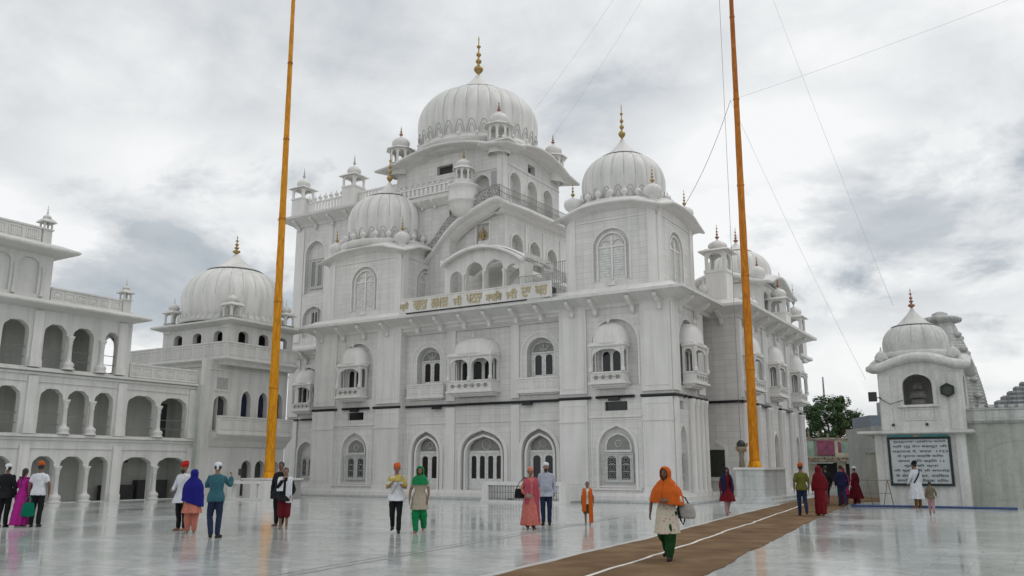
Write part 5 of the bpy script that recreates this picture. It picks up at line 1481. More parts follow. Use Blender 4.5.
for i in range(4):
    a = PI/4+i*PI/2
    for k in range(6):
        t = 0.12+k*0.145; z = 3.4+5.2*t; r_ = SR(t)*1.22
        q = MB(); q.lathe(10.7+r_*math.cos(a), 9.0+r_*math.sin(a), [(0.1, z), (0.17, z+0.06), (0.17, z+0.18), (0.08, z+0.24)], 10); q.build('spire_disc', 'temple_stone', TT)
# second temple roof at the far right
TR2 = thing('temple_hall', 'grey stepped temple roof rising above the boundary wall at the right edge', 'temple', 19, 9)
m = MB()
for i in range(10):
    r_ = 3.0-0.28*i; m.lathe(15.0, 10, [(r_*1.35, 4.0+i*0.22), (r_*1.35, 4.13+i*0.22), (r_*1.26, 4.22+i*0.22)], 4, rot=PI/4, smooth=False)
m.build('stepped_roof', 'temple_roof', TR2)
m = MB(); m.box(13.2, 24, 7.4, 12, 0, 4.02); m.build('hall_wall', 'temple_stone', TR2)
m = MB(); m.lathe(15.0, 10, [(0.5, 6.1), (0.6, 6.2), (0.45, 6.4), (0.15, 6.5), (0.05, 6.9)], 20); m.build('roof_crown', 'temple_roof', TR2)

# ================================================================ things beyond the carpet
def world_building(name, label, x, y, rz): return lthing(name, label, 'building', x, y, 0, rz)
RH = world_building('ruined_house', 'crumbling two storey house with pink and mint rooms opened to the air below the tree', 30.2, 80, R(-10))
w_, h_ = 6.6, 4.3
m = MB(); 
hol = [rect(-2.9, -2.1, 2.6, 4.0), rect(-1.9, -0.3, 2.55, 4.05), rect(-0.05, 1.1, 2.9, 3.9), rect(1.35, 2.4, 2.6, 4.0), rect(2.65, 3.1, 2.9, 4.0), rect(-2.0, -0.2, 0.3, 2.0), rect(0.5, 2.2, 0.3, 2.0)]
m.panel([(-3.6, 0), (-3.6, 4.2), (-3.0, 4.45), (-2.4, 4.2), (-1.2, 4.3), (0.8, 4.25), (1.8, 4.7), (2.4, 4.3), (3.4, 4.1), (3.4, 0)], hol, 0, 0.3, FR(0)); m.build('front_wall', 'cream_wall', RH, loc=(0, 0, 0))
m = MB(); m.box(-1.7, 0.5, 1.4, 1.5, 2.7, 4.1); m.build('pink_room', 'pink_paint', RH, loc=(0, 0, 0))
m = MB(); m.box(-3.6, 2.6, 1.55, 1.65, 2.5, 4.0); m.box(-2.1, -1.9, 0.0, 0.2, 2.6, 4.2); m.build('mint_room', 'mint_paint', RH, loc=(0, 0, 0))
m = MB(); m.box(-3.6, 3.4, 0.3, 3, 2.2, 2.5); m.box(-3.7, 3.5, -0.7, 0.1, 2.1, 2.3)
for i in range(40):
    x = random.uniform(-3.5, 3.3); s_ = random.uniform(0.05, 0.22); m.box(x, x+s_*1.5, -0.6, 0, 2.3, 2.3+s_)
m.build('broken_floor', 'rubble_brown', RH, loc=(0, 0, 0))
m = MB()
m.box(-3.5, 3.4, -0.14, -0.01, 4.08, 4.17)
for i in range(9): m.box(-3.5+i*0.85, -3.35+i*0.85, -0.15, 0.0, 4.15+0.1*(i%3), 4.5+0.18*((i*7)%4))
m.build('broken_parapet', 'rubble_brown', RH, loc=(0, 0, 0))
m = MB(); m.box(-3.0, -0.8, -1.25, -0.1, 1.95, 2.02); m.box(0.4, 2.6, -1.25, -0.1, 1.95, 2.02); m.build('tin_awning', 'grille_grey', RH, loc=(0, 0, 0))
m = MB(); m.box(-3.4, 3.3, 2.6, 2.8, 0, 4.0); m.box(1.5, 2.3, 1.35, 1.43, 2.9, 3.5); m.box(-3.5, -2.9, 1.3, 1.4, 2.5, 4.0); m.build('dark_opening', 'dark_room', RH, loc=(0, 0, 0))
GB = world_building('concrete_building', 'low grey weathered concrete building with roof tanks left of the pavilion', 21.9, 49, R(-6))
m = MB()
m.box(-1.4, 4.5, 0, 5, 0, 3.9); m.box(-1.4, 4.5, -0.1, 0.0, 3.3, 3.42)
m.build('wall', 'old_concrete', GB, loc=(0, 0, 0))
m = MB(); m.box(-1.3, 1.6, 0.5, 4, 3.9, 4.55); m.build('roof_block', 'tank_blue', GB, loc=(0, 0, 0))
m = MB(); m.box(-0.2, 1.2, 1.2, 2.6, 4.55, 5.4); m.box(1.25, 2.3, 0.3, 1.3, 3.9, 5.1); m.build('water_tank', 'old_concrete', GB, loc=(0, 0, 0))
m = MB(); m.box(-2.6, 3.0, -2.6, -2.4, 0, 2.35); m.box(-2.6, 3.0, -2.65, -2.35, 2.35, 2.43); m.build('yard_wall', 'boundary_plaster', GB, loc=(0, 0, 0))
FB2 = world_building('city_building', 'plain pale block seen in the gap behind the ruined house', 46, 125, 0)
m = MB(); m.box(-16, 12, 0, 10, 0, 5.0)
for i in range(9): m.box(-15+i*3, -14+i*3, -0.05, 0.0, 2.6, 3.8)
m.build('wall', 'cream_wall', FB2, loc=(0, 0, 0))
# radio mast
RM = lthing('radio_mast', 'thin lattice radio mast standing above the tree', 'mast', 38.0, 104)
m = MB()
for a in range(3):
    an = a*2*PI/3; m.tube([(0.3*math.cos(an), 0.3*math.sin(an), 0), (0.05*math.cos(an), 0.05*math.sin(an), 12.4)], 0.04, 5)
for i in range(20):
    z = i*0.62; q = 0.3-0.25*z/12.4
    m.tube([(q*math.cos(0), 0, z), (q*math.cos(2.09), q*math.sin(2.09), z+0.6)], 0.025, 4)
m.build('mast_lattice', 'wire_grey', RM, loc=(0, 0, 0))
# tree
TRE = lthing('leafy_tree', 'dense dark green tree standing behind the ruined house', 'tree', 34.0, 92)
TRE.location.z = 0.0; TRE.scale = (1.0, 1.0, 1.07)
m = MB(); m.tube([(0, 0, 0), (0.1, 0, 1.8), (-0.1, 0.1, 3.6)], [0.45, 0.34, 0.25], 10)
limbs = []
for i in range(11):
    a = i*2.4; l = random.uniform(1.4, 2.6); e_ = Vector((math.cos(a)*l, math.sin(a)*l, 4.0+random.uniform(1.0, 3.4)))
    m.tube([(0, 0, 2.6+0.1*i), tuple(e_*0.55+Vector((0, 0, 1.3))), tuple(e_)], [0.16, 0.10, 0.03], 6); limbs.append(e_)
m.build('trunk', 'bark', TRE, loc=(0, 0, 0))
lv = MB()
rng = random.Random(5)
cl = []
for i in range(95):
    a = rng.random()*2*PI; rr = 2.95*math.sqrt(rng.random()); z = 3.9+rng.random()*4.3
    k = 1-((z-5.4)/3.3)**2
    if k <= 0.03: continue
    cl.append((rr*math.cos(a)*math.sqrt(k), rr*math.sin(a)*math.sqrt(k), z))
for cx_, cy_, cz_ in cl:
    s_ = rng.uniform(0.35, 0.75)
    for j in range(150):
        d_ = Vector((rng.gauss(0, 1), rng.gauss(0, 1), rng.gauss(0, 0.8))).normalized()*s_*rng.uniform(0.55, 1.05)
        p = Vector((cx_, cy_, cz_))+d_
        a = Vector((rng.uniform(-1, 1), rng.uniform(-1, 1), rng.uniform(-0.5, 0.5))).normalized(); b_ = a.cross(d_.normalized()+Vector((0.1, 0, 0.2))).normalized()
        q = rng.uniform(0.09, 0.17)
        lv.add([tuple(p-a*q), tuple(p+b_*q*0.45), tuple(p+a*q), tuple(p-b_*q*0.45)], [(0, 1, 2, 3)])
lv.build('crown', 'leaves', TRE, loc=(0, 0, 0))

# ground details: blue pipe, bamboo barrier
m = MB(); a, b = W(7.6, 1.6), W(13.3, 1.1)
pts = [tuple(W(7.3+6.0*t, 0.75+0.25*math.sin(5*t)*0.3+0.5*t, 0.05)) for t in [i/20 for i in range(21)]]
m.tube(pts, 0.045, 8); o = m.build('water_pipe', 'hose_blue'); tag(o, 'blue water pipe lying on the floor before the pavilion', 'pipe')
BB = thing('trestle_barrier', 'thin grey trestle barrier standing left of the pavilion', 'barrier', 8.0, 1.4)
m = MB()
for u_ in (7.35, 8.15):
    m.tube([(u_+0.38, 1.0, 0), (u_+0.56, 1.3, 1.1)], 0.018, 6); m.tube([(u_+0.7, 1.5, 0), (u_+0.56, 1.3, 1.1)], 0.018, 6)
m.build('leg', 'bamboo', BB)
m = MB(); m.tube([(7.7, 1.3, 1.08), (8.9, 1.3, 1.08)], 0.02, 6); m.tube([(7.75, 1.15, 0.55), (8.85, 1.15, 0.55)], 0.015, 6); m.build('rail', 'bamboo', BB)

# guy wires
def wire(p0, p1, sag, label, mat='wire_grey', r=0.014):
    p0 = Vector(p0); p1 = Vector(p1); m = MB(); pts = []
    for i in range(17):
        t = i/16; p = p0.lerp(p1, t); pts.append((p.x, p.y, p.z-sag*4*t*(1-t)))
    m.tube(pts, r, 5); o = m.build('guy_wire', mat); tag(o, label, 'wire', 'guy wires and cables')
    return o
PR = W(2.55, 3.4); PL_ = W(-20.08, -5.81)
def pz_(P, z): return (P.x, P.y, z)
wire((PR.x-0.1, PR.y, 20.3), W(-0.85, 5.0, 15.6), 0.4, 'thin dark wire from the right flagpole down to the right dome', 'wire_grey', 0.013)
wire((PR.x-0.2, PR.y, 34), W(-12.3, 11.2, 24.2), 0.6, 'pale cable from the right flagpole top to the rear kiosk of the main dome', 'wire_pale', 0.007)
wire((PR.x-0.2, PR.y, 36), W(-13.2, 10.2, 26.0), 0.6, 'pale cable passing close beside the crown of the main dome', 'wire_pale', 0.007)
wire((PR.x-0.1, PR.y, 20.3), (40.5, 26.0, 27.5), 0.6, 'pale cable running from the right flagpole to the upper right sky', 'wire_pale', 0.007)
wire((PR.x-0.2, PR.y, 36), W(9.2, 4.2, 8.9), 0.5, 'pale cable sloping steeply from the flagpole top to the pavilion dome', 'wire_pale', 0.007)
wire((PR.x-0.1, PR.y, 20.3), W(7.0, 9.0, 6.0), 0.3, 'pale cable sloping from the middle of the right flagpole to the pavilion left side', 'wire_pale', 0.007)
wire((PR.x-0.3, PR.y+0.1, 35.5), (PR.x-0.55, PR.y, 1.8), 0.0, 'thin halyard hanging just left of the right flagpole', 'wire_grey', 0.010)
# ================================================================ people
def cloth(name, col, rough=0.85, var=0.12, scale=14): plain(name, tuple(c*(0.72 if max(col)-min(col) > 0.12 else 0.95) for c in col), rough, 0, var, scale, 0.25, 0.2)
for n_, c_ in dict(skin_brown=(0.23, 0.12, 0.075), skin_tan=(0.30, 0.17, 0.11), skin_dark=(0.15, 0.08, 0.05)).items(): plain(n_, c_, 0.5, 0, 0.06, 10)
plain('hair_black', (0.012, 0.010, 0.009), 0.5, 0, 0.3, 40, 0.4); plain('eye_white', (0.5, 0.48, 0.45), 0.2); plain('lip', (0.22, 0.07, 0.06), 0.5)
for n_, c_ in dict(black_cloth=(0.012, 0.012, 0.014), white_cloth=(0.62, 0.64, 0.68), magenta_cloth=(0.50, 0.025, 0.30), orange_turban=(0.62, 0.13, 0.03), red_turban=(0.50, 0.025, 0.02),
                   blue_shawl=(0.015, 0.016, 0.22), peach_cloth=(0.62, 0.22, 0.16), teal_denim=(0.045, 0.15, 0.19), navy_denim=(0.018, 0.028, 0.065), maroon_cloth=(0.16, 0.012, 0.022),
                   yellow_cloth=(0.62, 0.50, 0.12), saffron_cloth=(0.68, 0.135, 0.016), green_cloth=(0.01, 0.26, 0.09), cream_cloth=(0.46, 0.41, 0.31), red_cloth=(0.17, 0.006, 0.012), coral_edge=(0.50, 0.09, 0.14),
                   coral_cloth=(0.52, 0.14, 0.10), lilac_shirt=(0.46, 0.50, 0.60), brown_cloth=(0.20, 0.10, 0.03), navy_cloth=(0.010, 0.012, 0.045), pink_cloth=(0.34, 0.02, 0.11),
                   olive_cloth=(0.11, 0.11, 0.02), dark_red_cloth=(0.13, 0.006, 0.012), off_white=(0.55, 0.56, 0.54), bottle_green=(0.010, 0.055, 0.014), leather_black=(0.012, 0.011, 0.011),
                   bag_green=(0.0, 0.19, 0.11), wine_cloth=(0.12, 0.012, 0.025), grey_bag=(0.34, 0.33, 0.31), shoe_dark=(0.03, 0.025, 0.022), khaki_brown=(0.16, 0.13, 0.09), pale_pink=(0.48, 0.30, 0.32)).items(): cloth(n_, c_)
# floral kurta print
def floral(name, base, a, b_, sc=9):
    m, nt, b = new_mat(name); L = nt.links.new
    tc = nt.nodes.new('ShaderNodeTexCoord'); v = nt.nodes.new('ShaderNodeTexVoronoi'); v.inputs['Scale'].default_value = sc
    L(tc.outputs['Object'], v.inputs['Vector'])
    r = ramp(nt, [(0.0, a), (0.16, b_), (0.30, base), (1.0, base)]); L(v.outputs['Distance'], r.inputs['Fac'])
    L(r.outputs['Color'], b.inputs['Base Color']); b.inputs['Roughness'].default_value = 0.85
floral('floral_cloth', (0.52, 0.47, 0.38), (0.22, 0.05, 0.04), (0.40, 0.18, 0.12), 13)
floral('coral_print', (0.46, 0.12, 0.10), (0.55, 0.38, 0.16), (0.50, 0.24, 0.14), 14)

TMP = bpy.data.scenes.new('workshop')
class Bag:
    """collect closed surfaces, then fuse them into one skin by voxel remeshing"""
    def __init__(s): s.v = []; s.f = []
    def loft(s, rings, n=20, fold=None):
        b0 = len(s.v)
        for j, (cx, cy, cz, rx, ry) in enumerate(rings):
            for i in range(n):
                a = 2*PI*i/n; k = fold(a, j/(len(rings)-1)) if fold else 1
                s.v.append((cx+rx*k*math.cos(a), cy+ry*k*math.sin(a), cz))
        m = len(rings)
        for j in range(m-1):
            for i in range(n):
                q = (i+1) % n; s.f.append((b0+j*n+i, b0+j*n+q, b0+(j+1)*n+q, b0+(j+1)*n+i))
        s.f.append(tuple(b0+i for i in reversed(range(n)))); s.f.append(tuple(b0+(m-1)*n+i for i in range(n)))
        return s
    def tube(s, pts, rads, n=12):
        mb = MB(); mb.tube(smooth_path(pts), smooth_r(rads, len(smooth_path(pts))), n)
        b0 = len(s.v); s.v += [tuple(p) for p in mb.v]; s.f += [tuple(i+b0 for i in f) for f in mb.f]
        # round ends
        for p, r in ((pts[0], rads[0]), (pts[-1], rads[-1])): s.ball(p, (r, r, r), 10)
        return s
    def ball(s, c, r, n=14, M_=None):
        b0 = len(s.v); m = n//2+1
        for j in range(m+1):
            ph = PI*(j+0.0001)/(m+0.0002)
            for i in range(n):
                a = 2*PI*i/n; p = Vector((r[0]*math.sin(ph)*math.cos(a), r[1]*math.sin(ph)*math.sin(a), r[2]*math.cos(ph)))
                if M_: p = M_ @ p
                s.v.append((c[0]+p.x, c[1]+p.y, c[2]+p.z))
        for j in range(m):
            for i in range(n):
                q = (i+1) % n; s.f.append((b0+j*n+i, b0+(j+1)*n+i, b0+(j+1)*n+q, b0+j*n+q))
        s.f.append(tuple(b0+i for i in range(n))); s.f.append(tuple(b0+m*n+i for i in reversed(range(n))))
        return s
    def fuse(s, name, mat, vox=0.011, wrinkle=0.0, smooth_it=2, seed=0, solid=None):
        me = bpy.data.meshes.new('t'); me.from_pydata(s.v, [], s.f)
        bm = bmesh.new(); bm.from_mesh(me); bmesh.ops.recalc_face_normals(bm, faces=bm.faces); bm.to_mesh(me); bm.free()
        o = bpy.data.objects.new('t', me); TMP.collection.objects.link(o)
        if solid:
            md = o.modifiers.new('s', 'SOLIDIFY'); md.thickness = solid; md.offset = 0
            sb_ = o.modifiers.new('b', 'SUBSURF'); sb_.levels = 1
        else:
            md = o.modifiers.new('r', 'REMESH'); md.mode = 'VOXEL'; md.voxel_size = vox
            if smooth_it:
                sm = o.modifiers.new('m', 'SMOOTH'); sm.iterations = smooth_it; sm.factor = 0.5
        vl = TMP.view_layers[0]; vl.update(); dg = vl.depsgraph
        r = bpy.data.meshes.new_from_object(o.evaluated_get(dg))
        bpy.data.objects.remove(o); bpy.data.meshes.remove(me)
        if wrinkle:
            cs = [v.co.copy() for v in r.vertices]; ns = [v.normal.copy() for v in r.vertices]; flat = []
            for c, nn in zip(cs, ns):
                n = noise.noise(Vector((c.x*9+seed, c.y*9, c.z*5)))+0.5*noise.noise(Vector((c.x*22, c.y*22+seed, c.z*9)))
                flat += list(c+nn*(wrinkle*n))
            r.vertices.foreach_set('co', flat); r.update()
        for p in r.polygons: p.use_smooth = True
        r.name = name; r.materials.clear(); r.materials.append(MATS[mat])
        return r
def smooth_path(pts, k=3):
    P = [Vector(p) for p in pts]; out = []
    for i in range(len(P)-1):
        a = P[max(0, i-1)]; b = P[i]; c = P[i+1]; d = P[min(len(P)-1, i+2)]
        for j in range(k):
            t = j/k; out.append(0.5*((2*b)+(c-a)*t+(2*a-5*b+4*c-d)*t*t+(3*b-a-3*c+d)*t**3))
    out.append(P[-1]); return out
def smooth_r(r, n):
    m = len(r)-1; out = []
    for i in range(n):
        x = i/(n-1)*m; j = min(m-1, int(x)); out.append(r[j]+(r[j+1]-r[j])*(x-j))
    return out

def head_pts(bag, c, yaw, tilt=0.0, sc=1.0):
    n, m = 40, 28; b0 = len(bag.v); cy, sy = math.cos(yaw), math.sin(yaw)
    for j in range(m+1):
        ph = PI*(j+0.001)/(m+0.002)
        for i in range(n):
            a = 2*PI*i/n-PI/2          # i=0 faces -y
            x = math.sin(ph)*math.cos(a); y = math.sin(ph)*math.sin(a); z = math.cos(ph)
            fr = max(0, -y)
            X, Y, Z = x*0.076, y*0.096+0.004, z*0.118
            if Z < 0: X *= 1-0.26*(-z)**1.3; Y = Y*(1-0.12*(-z)) if y < 0 else Y*(1-0.42*(-z))
            g = lambda x0, z0, sx, sz: math.exp(-((X-x0)/sx)**2-((Z-z0)/sz)**2)
            if y < 0:
                Y -= 0.024*g(0, -0.018, 0.012, 0.022)+0.010*g(0, 0.010, 0.009, 0.02)+0.008*g(0, 0.030, 0.05, 0.010)+0.009*g(0, -0.052, 0.022, 0.009)+0.012*g(0, -0.092, 0.026, 0.018)
                Y += 0.013*(g(0.031, 0.010, 0.014, 0.011)+g(-0.031, 0.010, 0.014, 0.011))
                Y -= 0.004*(g(0.045, -0.02, 0.02, 0.02)+g(-0.045, -0.02, 0.02, 0.02))
            X, Y, Z = X*sc, Y*sc, Z*sc
            Y2 = Y*math.cos(tilt)-Z*math.sin(tilt)*-1; Z2 = Z*math.cos(tilt)-Y*math.sin(tilt)*-1
            Y2 = Y*math.cos(tilt)-Z*math.sin(tilt); Z2 = Y*math.sin(tilt)+Z*math.cos(tilt)
            bag.v.append((c[0]+X*cy-Y2*sy, c[1]+X*sy+Y2*cy, c[2]+Z2))
    for j in range(m):
        for i in range(n):
            q = (i+1) % n; bag.f.append((b0+j*n+i, b0+(j+1)*n+i, b0+(j+1)*n+q, b0+j*n+q))
    bag.f.append(tuple(b0+i for i in range(n))); bag.f.append(tuple(b0+m*n+i for i in reversed(range(n))))
    for sx in (-1, 1):
        e_ = Vector((sx*0.078*sc, 0.012*sc)); bag.ball((c[0]+e_.x*cy-e_.y*sy, c[1]+e_.x*sy+e_.y*cy, c[2]+0.0), (0.012, 0.02, 0.032), 10, Matrix.Rotation(yaw, 3, 'Z'))

def hand(bag, wrist, d, side, curl=0.5, up=Vector((0, 0, 1))):
    """palm, four unequal fingers and a thumb; d = forearm direction"""
    d = Vector(d).normalized(); w = Vector(wrist)
    inn = Vector((-side, 0, 0)); inn = (inn-d*inn.dot(d))
    if inn.length < 0.2: inn = Vector((0, 1, 0))-d*d.y
    inn.normalize()                       # palm normal, towards the body
    ac = d.cross(inn).normalized()        # across the palm
    if ac.y > 0: ac = -ac                 # thumb side points forwards
    pc = w+d*0.045
    M_ = Matrix((ac, inn, d)).transposed()
    bag.ball(tuple(pc), (0.040, 0.017, 0.052), 12, M_)
    L_ = (0.070, 0.078, 0.072, 0.056)
    for k in range(4):
        o_ = 0.029-0.0195*k
        b_ = pc+d*0.035+ac*o_; l = L_[k]
        p1 = b_+d*l*0.45*1.0+inn*l*0.10*curl*2; p2 = p1+(d*(1-curl*0.55)+inn*curl*0.9).normalized()*l*0.32; p3 = p2+(d*(1-curl)+inn*curl*1.2).normalized()*l*0.28
        bag.tube([tuple(b_-d*0.01), tuple(p1), tuple(p2), tuple(p3)], [0.0098, 0.0092, 0.0085, 0.0075], 7)
    t0 = w+d*0.022+ac*0.030; t1 = t0+(ac*0.7+d*0.8+inn*0.2).normalized()*0.036; t2 = t1+(ac*0.2+d+inn*0.5).normalized()*0.028
    bag.tube([tuple(t0-ac*0.01), tuple(t1), tuple(t2)], [0.012, 0.0105, 0.0085], 7)

DEF = dict(armL=[(0.235, 0.03, 1.14), (0.245, -0.03, 0.90)], armR=[(-0.235, 0.03, 1.14), (-0.245, -0.03, 0.90)],
           legL=[(0.095, -0.015, 0.50), (0.09, 0.025, 0.085)], legR=[(-0.095, -0.015, 0.50), (-0.09, 0.025, 0.085)], head=0.0, tilt=0.0, lean=(0, 0), curlL=0.35, curlR=0.35, female=False, belly=0.0)

def build_person(label, x, y, yaw, h, skin, wear, group=None, **kw):
    P_ = dict(DEF); P_.update(kw); f = P_['female']; wd = 0.90 if f else 1.0
    root = bpy.data.objects.new('person', None); COL.objects.link(root); root.empty_display_size = 0.3
    root.location = (x, y, 0.013 if kw.get('on_carpet') else 0.0); root.rotation_euler = (0, 0, yaw); s_ = h/1.75; root.scale = (s_, s_, s_)
    tag(root, label, 'person')
    lx, ly = P_['lean']
    def tz(z): k = max(0, z-0.9)/0.6; return (lx*k, ly*k)
    def T3(px, py, pz): a = tz(pz); return (px+a[0], py+a[1], pz)
    def torso_rings(gx, gy, zs, extra=0.0):
        prof = {0.84: (0.150, 0.115), 0.92: (0.168, 0.125), 1.0: (0.150, 0.112), 1.10: (0.138, 0.105), 1.20: (0.152, 0.112), 1.30: (0.168, 0.118), 1.38: (0.168, 0.105), 1.43: (0.128, 0.085), 1.475: (0.078, 0.062), 1.50: (0.058, 0.056)}
        ks = sorted(prof); out = []
        for z in zs:
            z_ = min(max(z, ks[0]), ks[-1])
            for a, b in zip(ks, ks[1:]):
                if a <= z_ <= b:
                    t = (z_-a)/(b-a); rx = prof[a][0]+(prof[b][0]-prof[a][0])*t; ry = prof[a][1]+(prof[b][1]-prof[a][1])*t; break
            q = tz(z); out.append((q[0], q[1]-P_['belly']*0.5*math.exp(-((z-1.08)/0.16)**2), z, (rx+gx)*wd, ry+gy+P_['belly']*0.5*math.exp(-((z-1.08)/0.16)**2)))
        return out
    sh = {1: T3(0.160*wd, 0.0, 1.395), -1: T3(-0.160*wd, 0.0, 1.395)}
    arms = {1: [T3(*p) for p in P_['armL']], -1: [T3(*p) for p in P_['armR']]}
    legs = {1: P_['legL'], -1: P_['legR']}
    hc = T3(0, -0.012, 1.635)
    fin = wear.get('vox', 0.0085)
    # body
    b = Bag()
    b.loft(torso_rings(0, 0, [0.84, 0.92, 1.0, 1.1, 1.2, 1.3, 1.38, 1.44, 1.475, 1.50]))
    b.tube([T3(0, 0.005, 1.44), T3(0, 0.0, 1.53), T3(0, -0.005, 1.60)], [0.058, 0.052, 0.055])
    head_pts(b, hc, P_['head'], P_['tilt'])
    for sd in (1, -1):
        e_, w_ = arms[sd]
        b.tube([sh[sd], e_, w_], [0.048, 0.038, 0.026]); b.ball(sh[sd], (0.052, 0.05, 0.05))
        hand(b, w_, Vector(w_)-Vector(e_), sd, P_['curlL' if sd == 1 else 'curlR'])
        k_, a_ = legs[sd]
        b.tube([(0.088*sd, 0.0, 0.90), ((0.088*sd+k_[0])/2, (k_[1])/2-0.01, (0.90+k_[2])/2), k_, ((k_[0]+a_[0])/2, (k_[1]+a_[1])/2+0.018, (k_[2]+a_[2])/2+0.04), a_], [0.085, 0.075, 0.054, 0.050, 0.034])
        fd = wear.get('footdir', {}).get(sd, (0.12*sd, -1.0)); fd = Vector((fd[0], fd[1], 0)).normalized()
        az = a_[2]-0.085
        A = Vector(a_); toe = A+fd*0.165+Vector((0, 0, -0.055-az*0.25)); heel = A-fd*0.035+Vector((0, 0, -0.052))
        b.tube([tuple(heel), tuple(A+fd*0.06+Vector((0, 0, -0.045))), tuple(toe)], [0.033, 0.036, 0.024], 10)
        b.ball(tuple(A+Vector((0, 0, -0.03))), (0.034, 0.04, 0.05))
        if wear.get('shoes'):
            s2 = Bag(); s2.tube([tuple(heel), tuple(A+fd*0.06+Vector((0, 0, -0.042))), tuple(toe)], [0.043, 0.046, 0.034], 10)
            place(root, 'shoe', s2.fuse('shoe', wear['shoes'], 0.012), (0, 0, 0))
    place(root, 'body', b.fuse('body', skin, fin, 0, 1), (0, 0, 0))
    cy_, sy_ = math.cos(P_['head']), math.sin(P_['head'])
    def hp(px, py, pz): 
        t = P_['tilt']; y2 = py*math.cos(t)-pz*math.sin(t); z2 = py*math.sin(t)+pz*math.cos(t)
        return (hc[0]+px*cy_-y2*sy_, hc[1]+px*sy_+y2*cy_, hc[2]+z2)
    for sx in (-1, 1):
        e_ = MB(); c_ = hp(sx*0.031, -0.083, 0.009)
        e_.lathe(0, 0, [(0.001, -0.007), (0.008, -0.005), (0.011, 0), (0.008, 0.005), (0.001, 0.007)], 8); ob = e_.build('eye', 'hair_black', root, loc=c_)
        e_ = MB(); e_.tube([hp(sx*0.046, -0.083, 0.030), hp(sx*0.031, -0.092, 0.034), hp(sx*0.016, -0.094, 0.030)], 0.004, 5); e_.build('eyebrow', 'hair_black', root, loc=(0, 0, 0))
    e_ = MB(); e_.tube([hp(-0.022, -0.088, -0.055), hp(0, -0.100, -0.053), hp(0.022, -0.088, -0.055)], 0.006, 6); e_.build('mouth', 'lip', root, loc=(0, 0, 0))
    # hair / beard
    if wear.get('hair', True):
        hb = Bag(); hb.ball(hp(0, 0.016, 0.030), (0.086, 0.098, 0.102), 18)
        if wear.get('longhair'): hb.ball(hp(0, 0.075, -0.03), (0.062, 0.040, 0.10), 14); hb.tube([hp(0, 0.095, -0.04), (hp(0, .1, 0)[0], hp(0, 0.12, 0)[1], 1.42), (hp(0, .1, 0)[0], hp(0, 0.14, 0)[1], 1.2)], [0.04, 0.032, 0.02])
        r = hb.fuse('hair', 'hair_black', 0.010, 0.004)
        bm = bmesh.new(); bm.from_mesh(r)
        fwd = Vector((sy_, -cy_, 0))
        kill = [v for v in bm.verts if (Vector(v.co)-Vector(hc)).dot(fwd) > 0.030 and v.co.z < hc[2]+0.062]
        bmesh.ops.delete(bm, geom=kill, context='VERTS'); bm.to_mesh(r); bm.free()
        place(root, 'hair', r, (0, 0, 0))
    if wear.get('beard'):
        hb = Bag(); hb.ball(hp(0, -0.055, -0.085), (0.062, 0.048, 0.045), 14); hb.ball(hp(0, -0.058, -0.125), (0.042, 0.035, 0.05), 12)
        place(root, 'beard', hb.fuse('beard', 'hair_black', 0.010, 0.004), (0, 0, 0))
    # garments -------------------------------------------------
    def legs_garment(name, mat, r_hip, r_knee, r_ank, zend, folds=0.006):
        g_ = Bag(); g_.loft(torso_rings(0.018, 0.018, [0.84, 0.90, 0.96, 1.0]))
        for sd in (1, -1):
            k_, a_ = legs[sd]
            if zend < 0.3:
                g_.tube([(0.088*sd, 0.0, 0.90), ((0.088*sd+k_[0])/2, k_[1]/2-0.01, (0.9+k_[2])/2), k_, ((k_[0]+a_[0])/2, (k_[1]+a_[1])/2+0.018, (k_[2]+a_[2])/2+0.04), (a_[0], a_[1], a_[2]+zend-0.06)], [r_hip, r_hip*0.92, r_knee, (r_knee+r_ank)/2, r_ank])
            else:
                g_.tube([(0.085*sd, 0.0, 0.90), ((0.085*sd+k_[0])/2, k_[1]/2, (0.9+k_[2])/2), (k_[0], k_[1], k_[2]+zend-0.5)], [r_hip, r_hip, r_knee])
        place(root, name, g_.fuse(name, mat, 0.012, folds*1.8, 2, len(label)), (0, 0, 0))
    if 'trousers' in wear: legs_garment('trousers', wear['trousers'], 0.098, 0.074, 0.058, 0.08)
    if 'salwar' in wear: legs_garment('salwar', wear['salwar'], 0.115, 0.115, 0.075, 0.08, 0.012)
    if 'shorts' in wear: legs_garment('shorts', wear['shorts'], 0.108, 0.10, 0.1, wear.get('shorts_z', 0.52))
    def upper(name, mat, hem, sleeve, flare=0.0, grow=0.018, folds=8, famp=0.0, wr=0.006, top=1.48):
        g_ = Bag(); zs = [z for z in (0.84, 0.92, 1.0, 1.1, 1.2, 1.3, 1.38, 1.44, 1.475) if z > max(hem, 0.84)]
        rs = torso_rings(grow, grow, ([hem] if hem >= 0.84 else [0.84])+[z for z in zs if z > max(hem, 0.84)])
        rs = [(a_, b_, c_, max(d_, (0.208 if c_ < 0.96 else 0.19 if c_ < 1.05 else 0.0)*(0.97 if f else 1)), max(e_, 0.158 if c_ < 0.96 else 0.14 if c_ < 1.05 else 0.0)) for a_, b_, c_, d_, e_ in rs]
        g_.loft(rs, 28)
        if hem < 0.84:
            n = 10; rr = []
            for i in range(n+1):
                t = i/n; z = 0.95+(hem-0.95)*t
                rr.append((0, wear.get('sway', 0)*t, z, 0.195*wd+grow+(flare+0.012)*t, 0.150+grow+(flare+0.09)*t))
            g_.loft(rr[::-1], 56, lambda a, t: 1+(famp+0.02)*1.25*(1-t)*(math.sin(folds*a+1.3*math.sin(a*2))+0.4*math.sin(2.3*folds*a+1)))
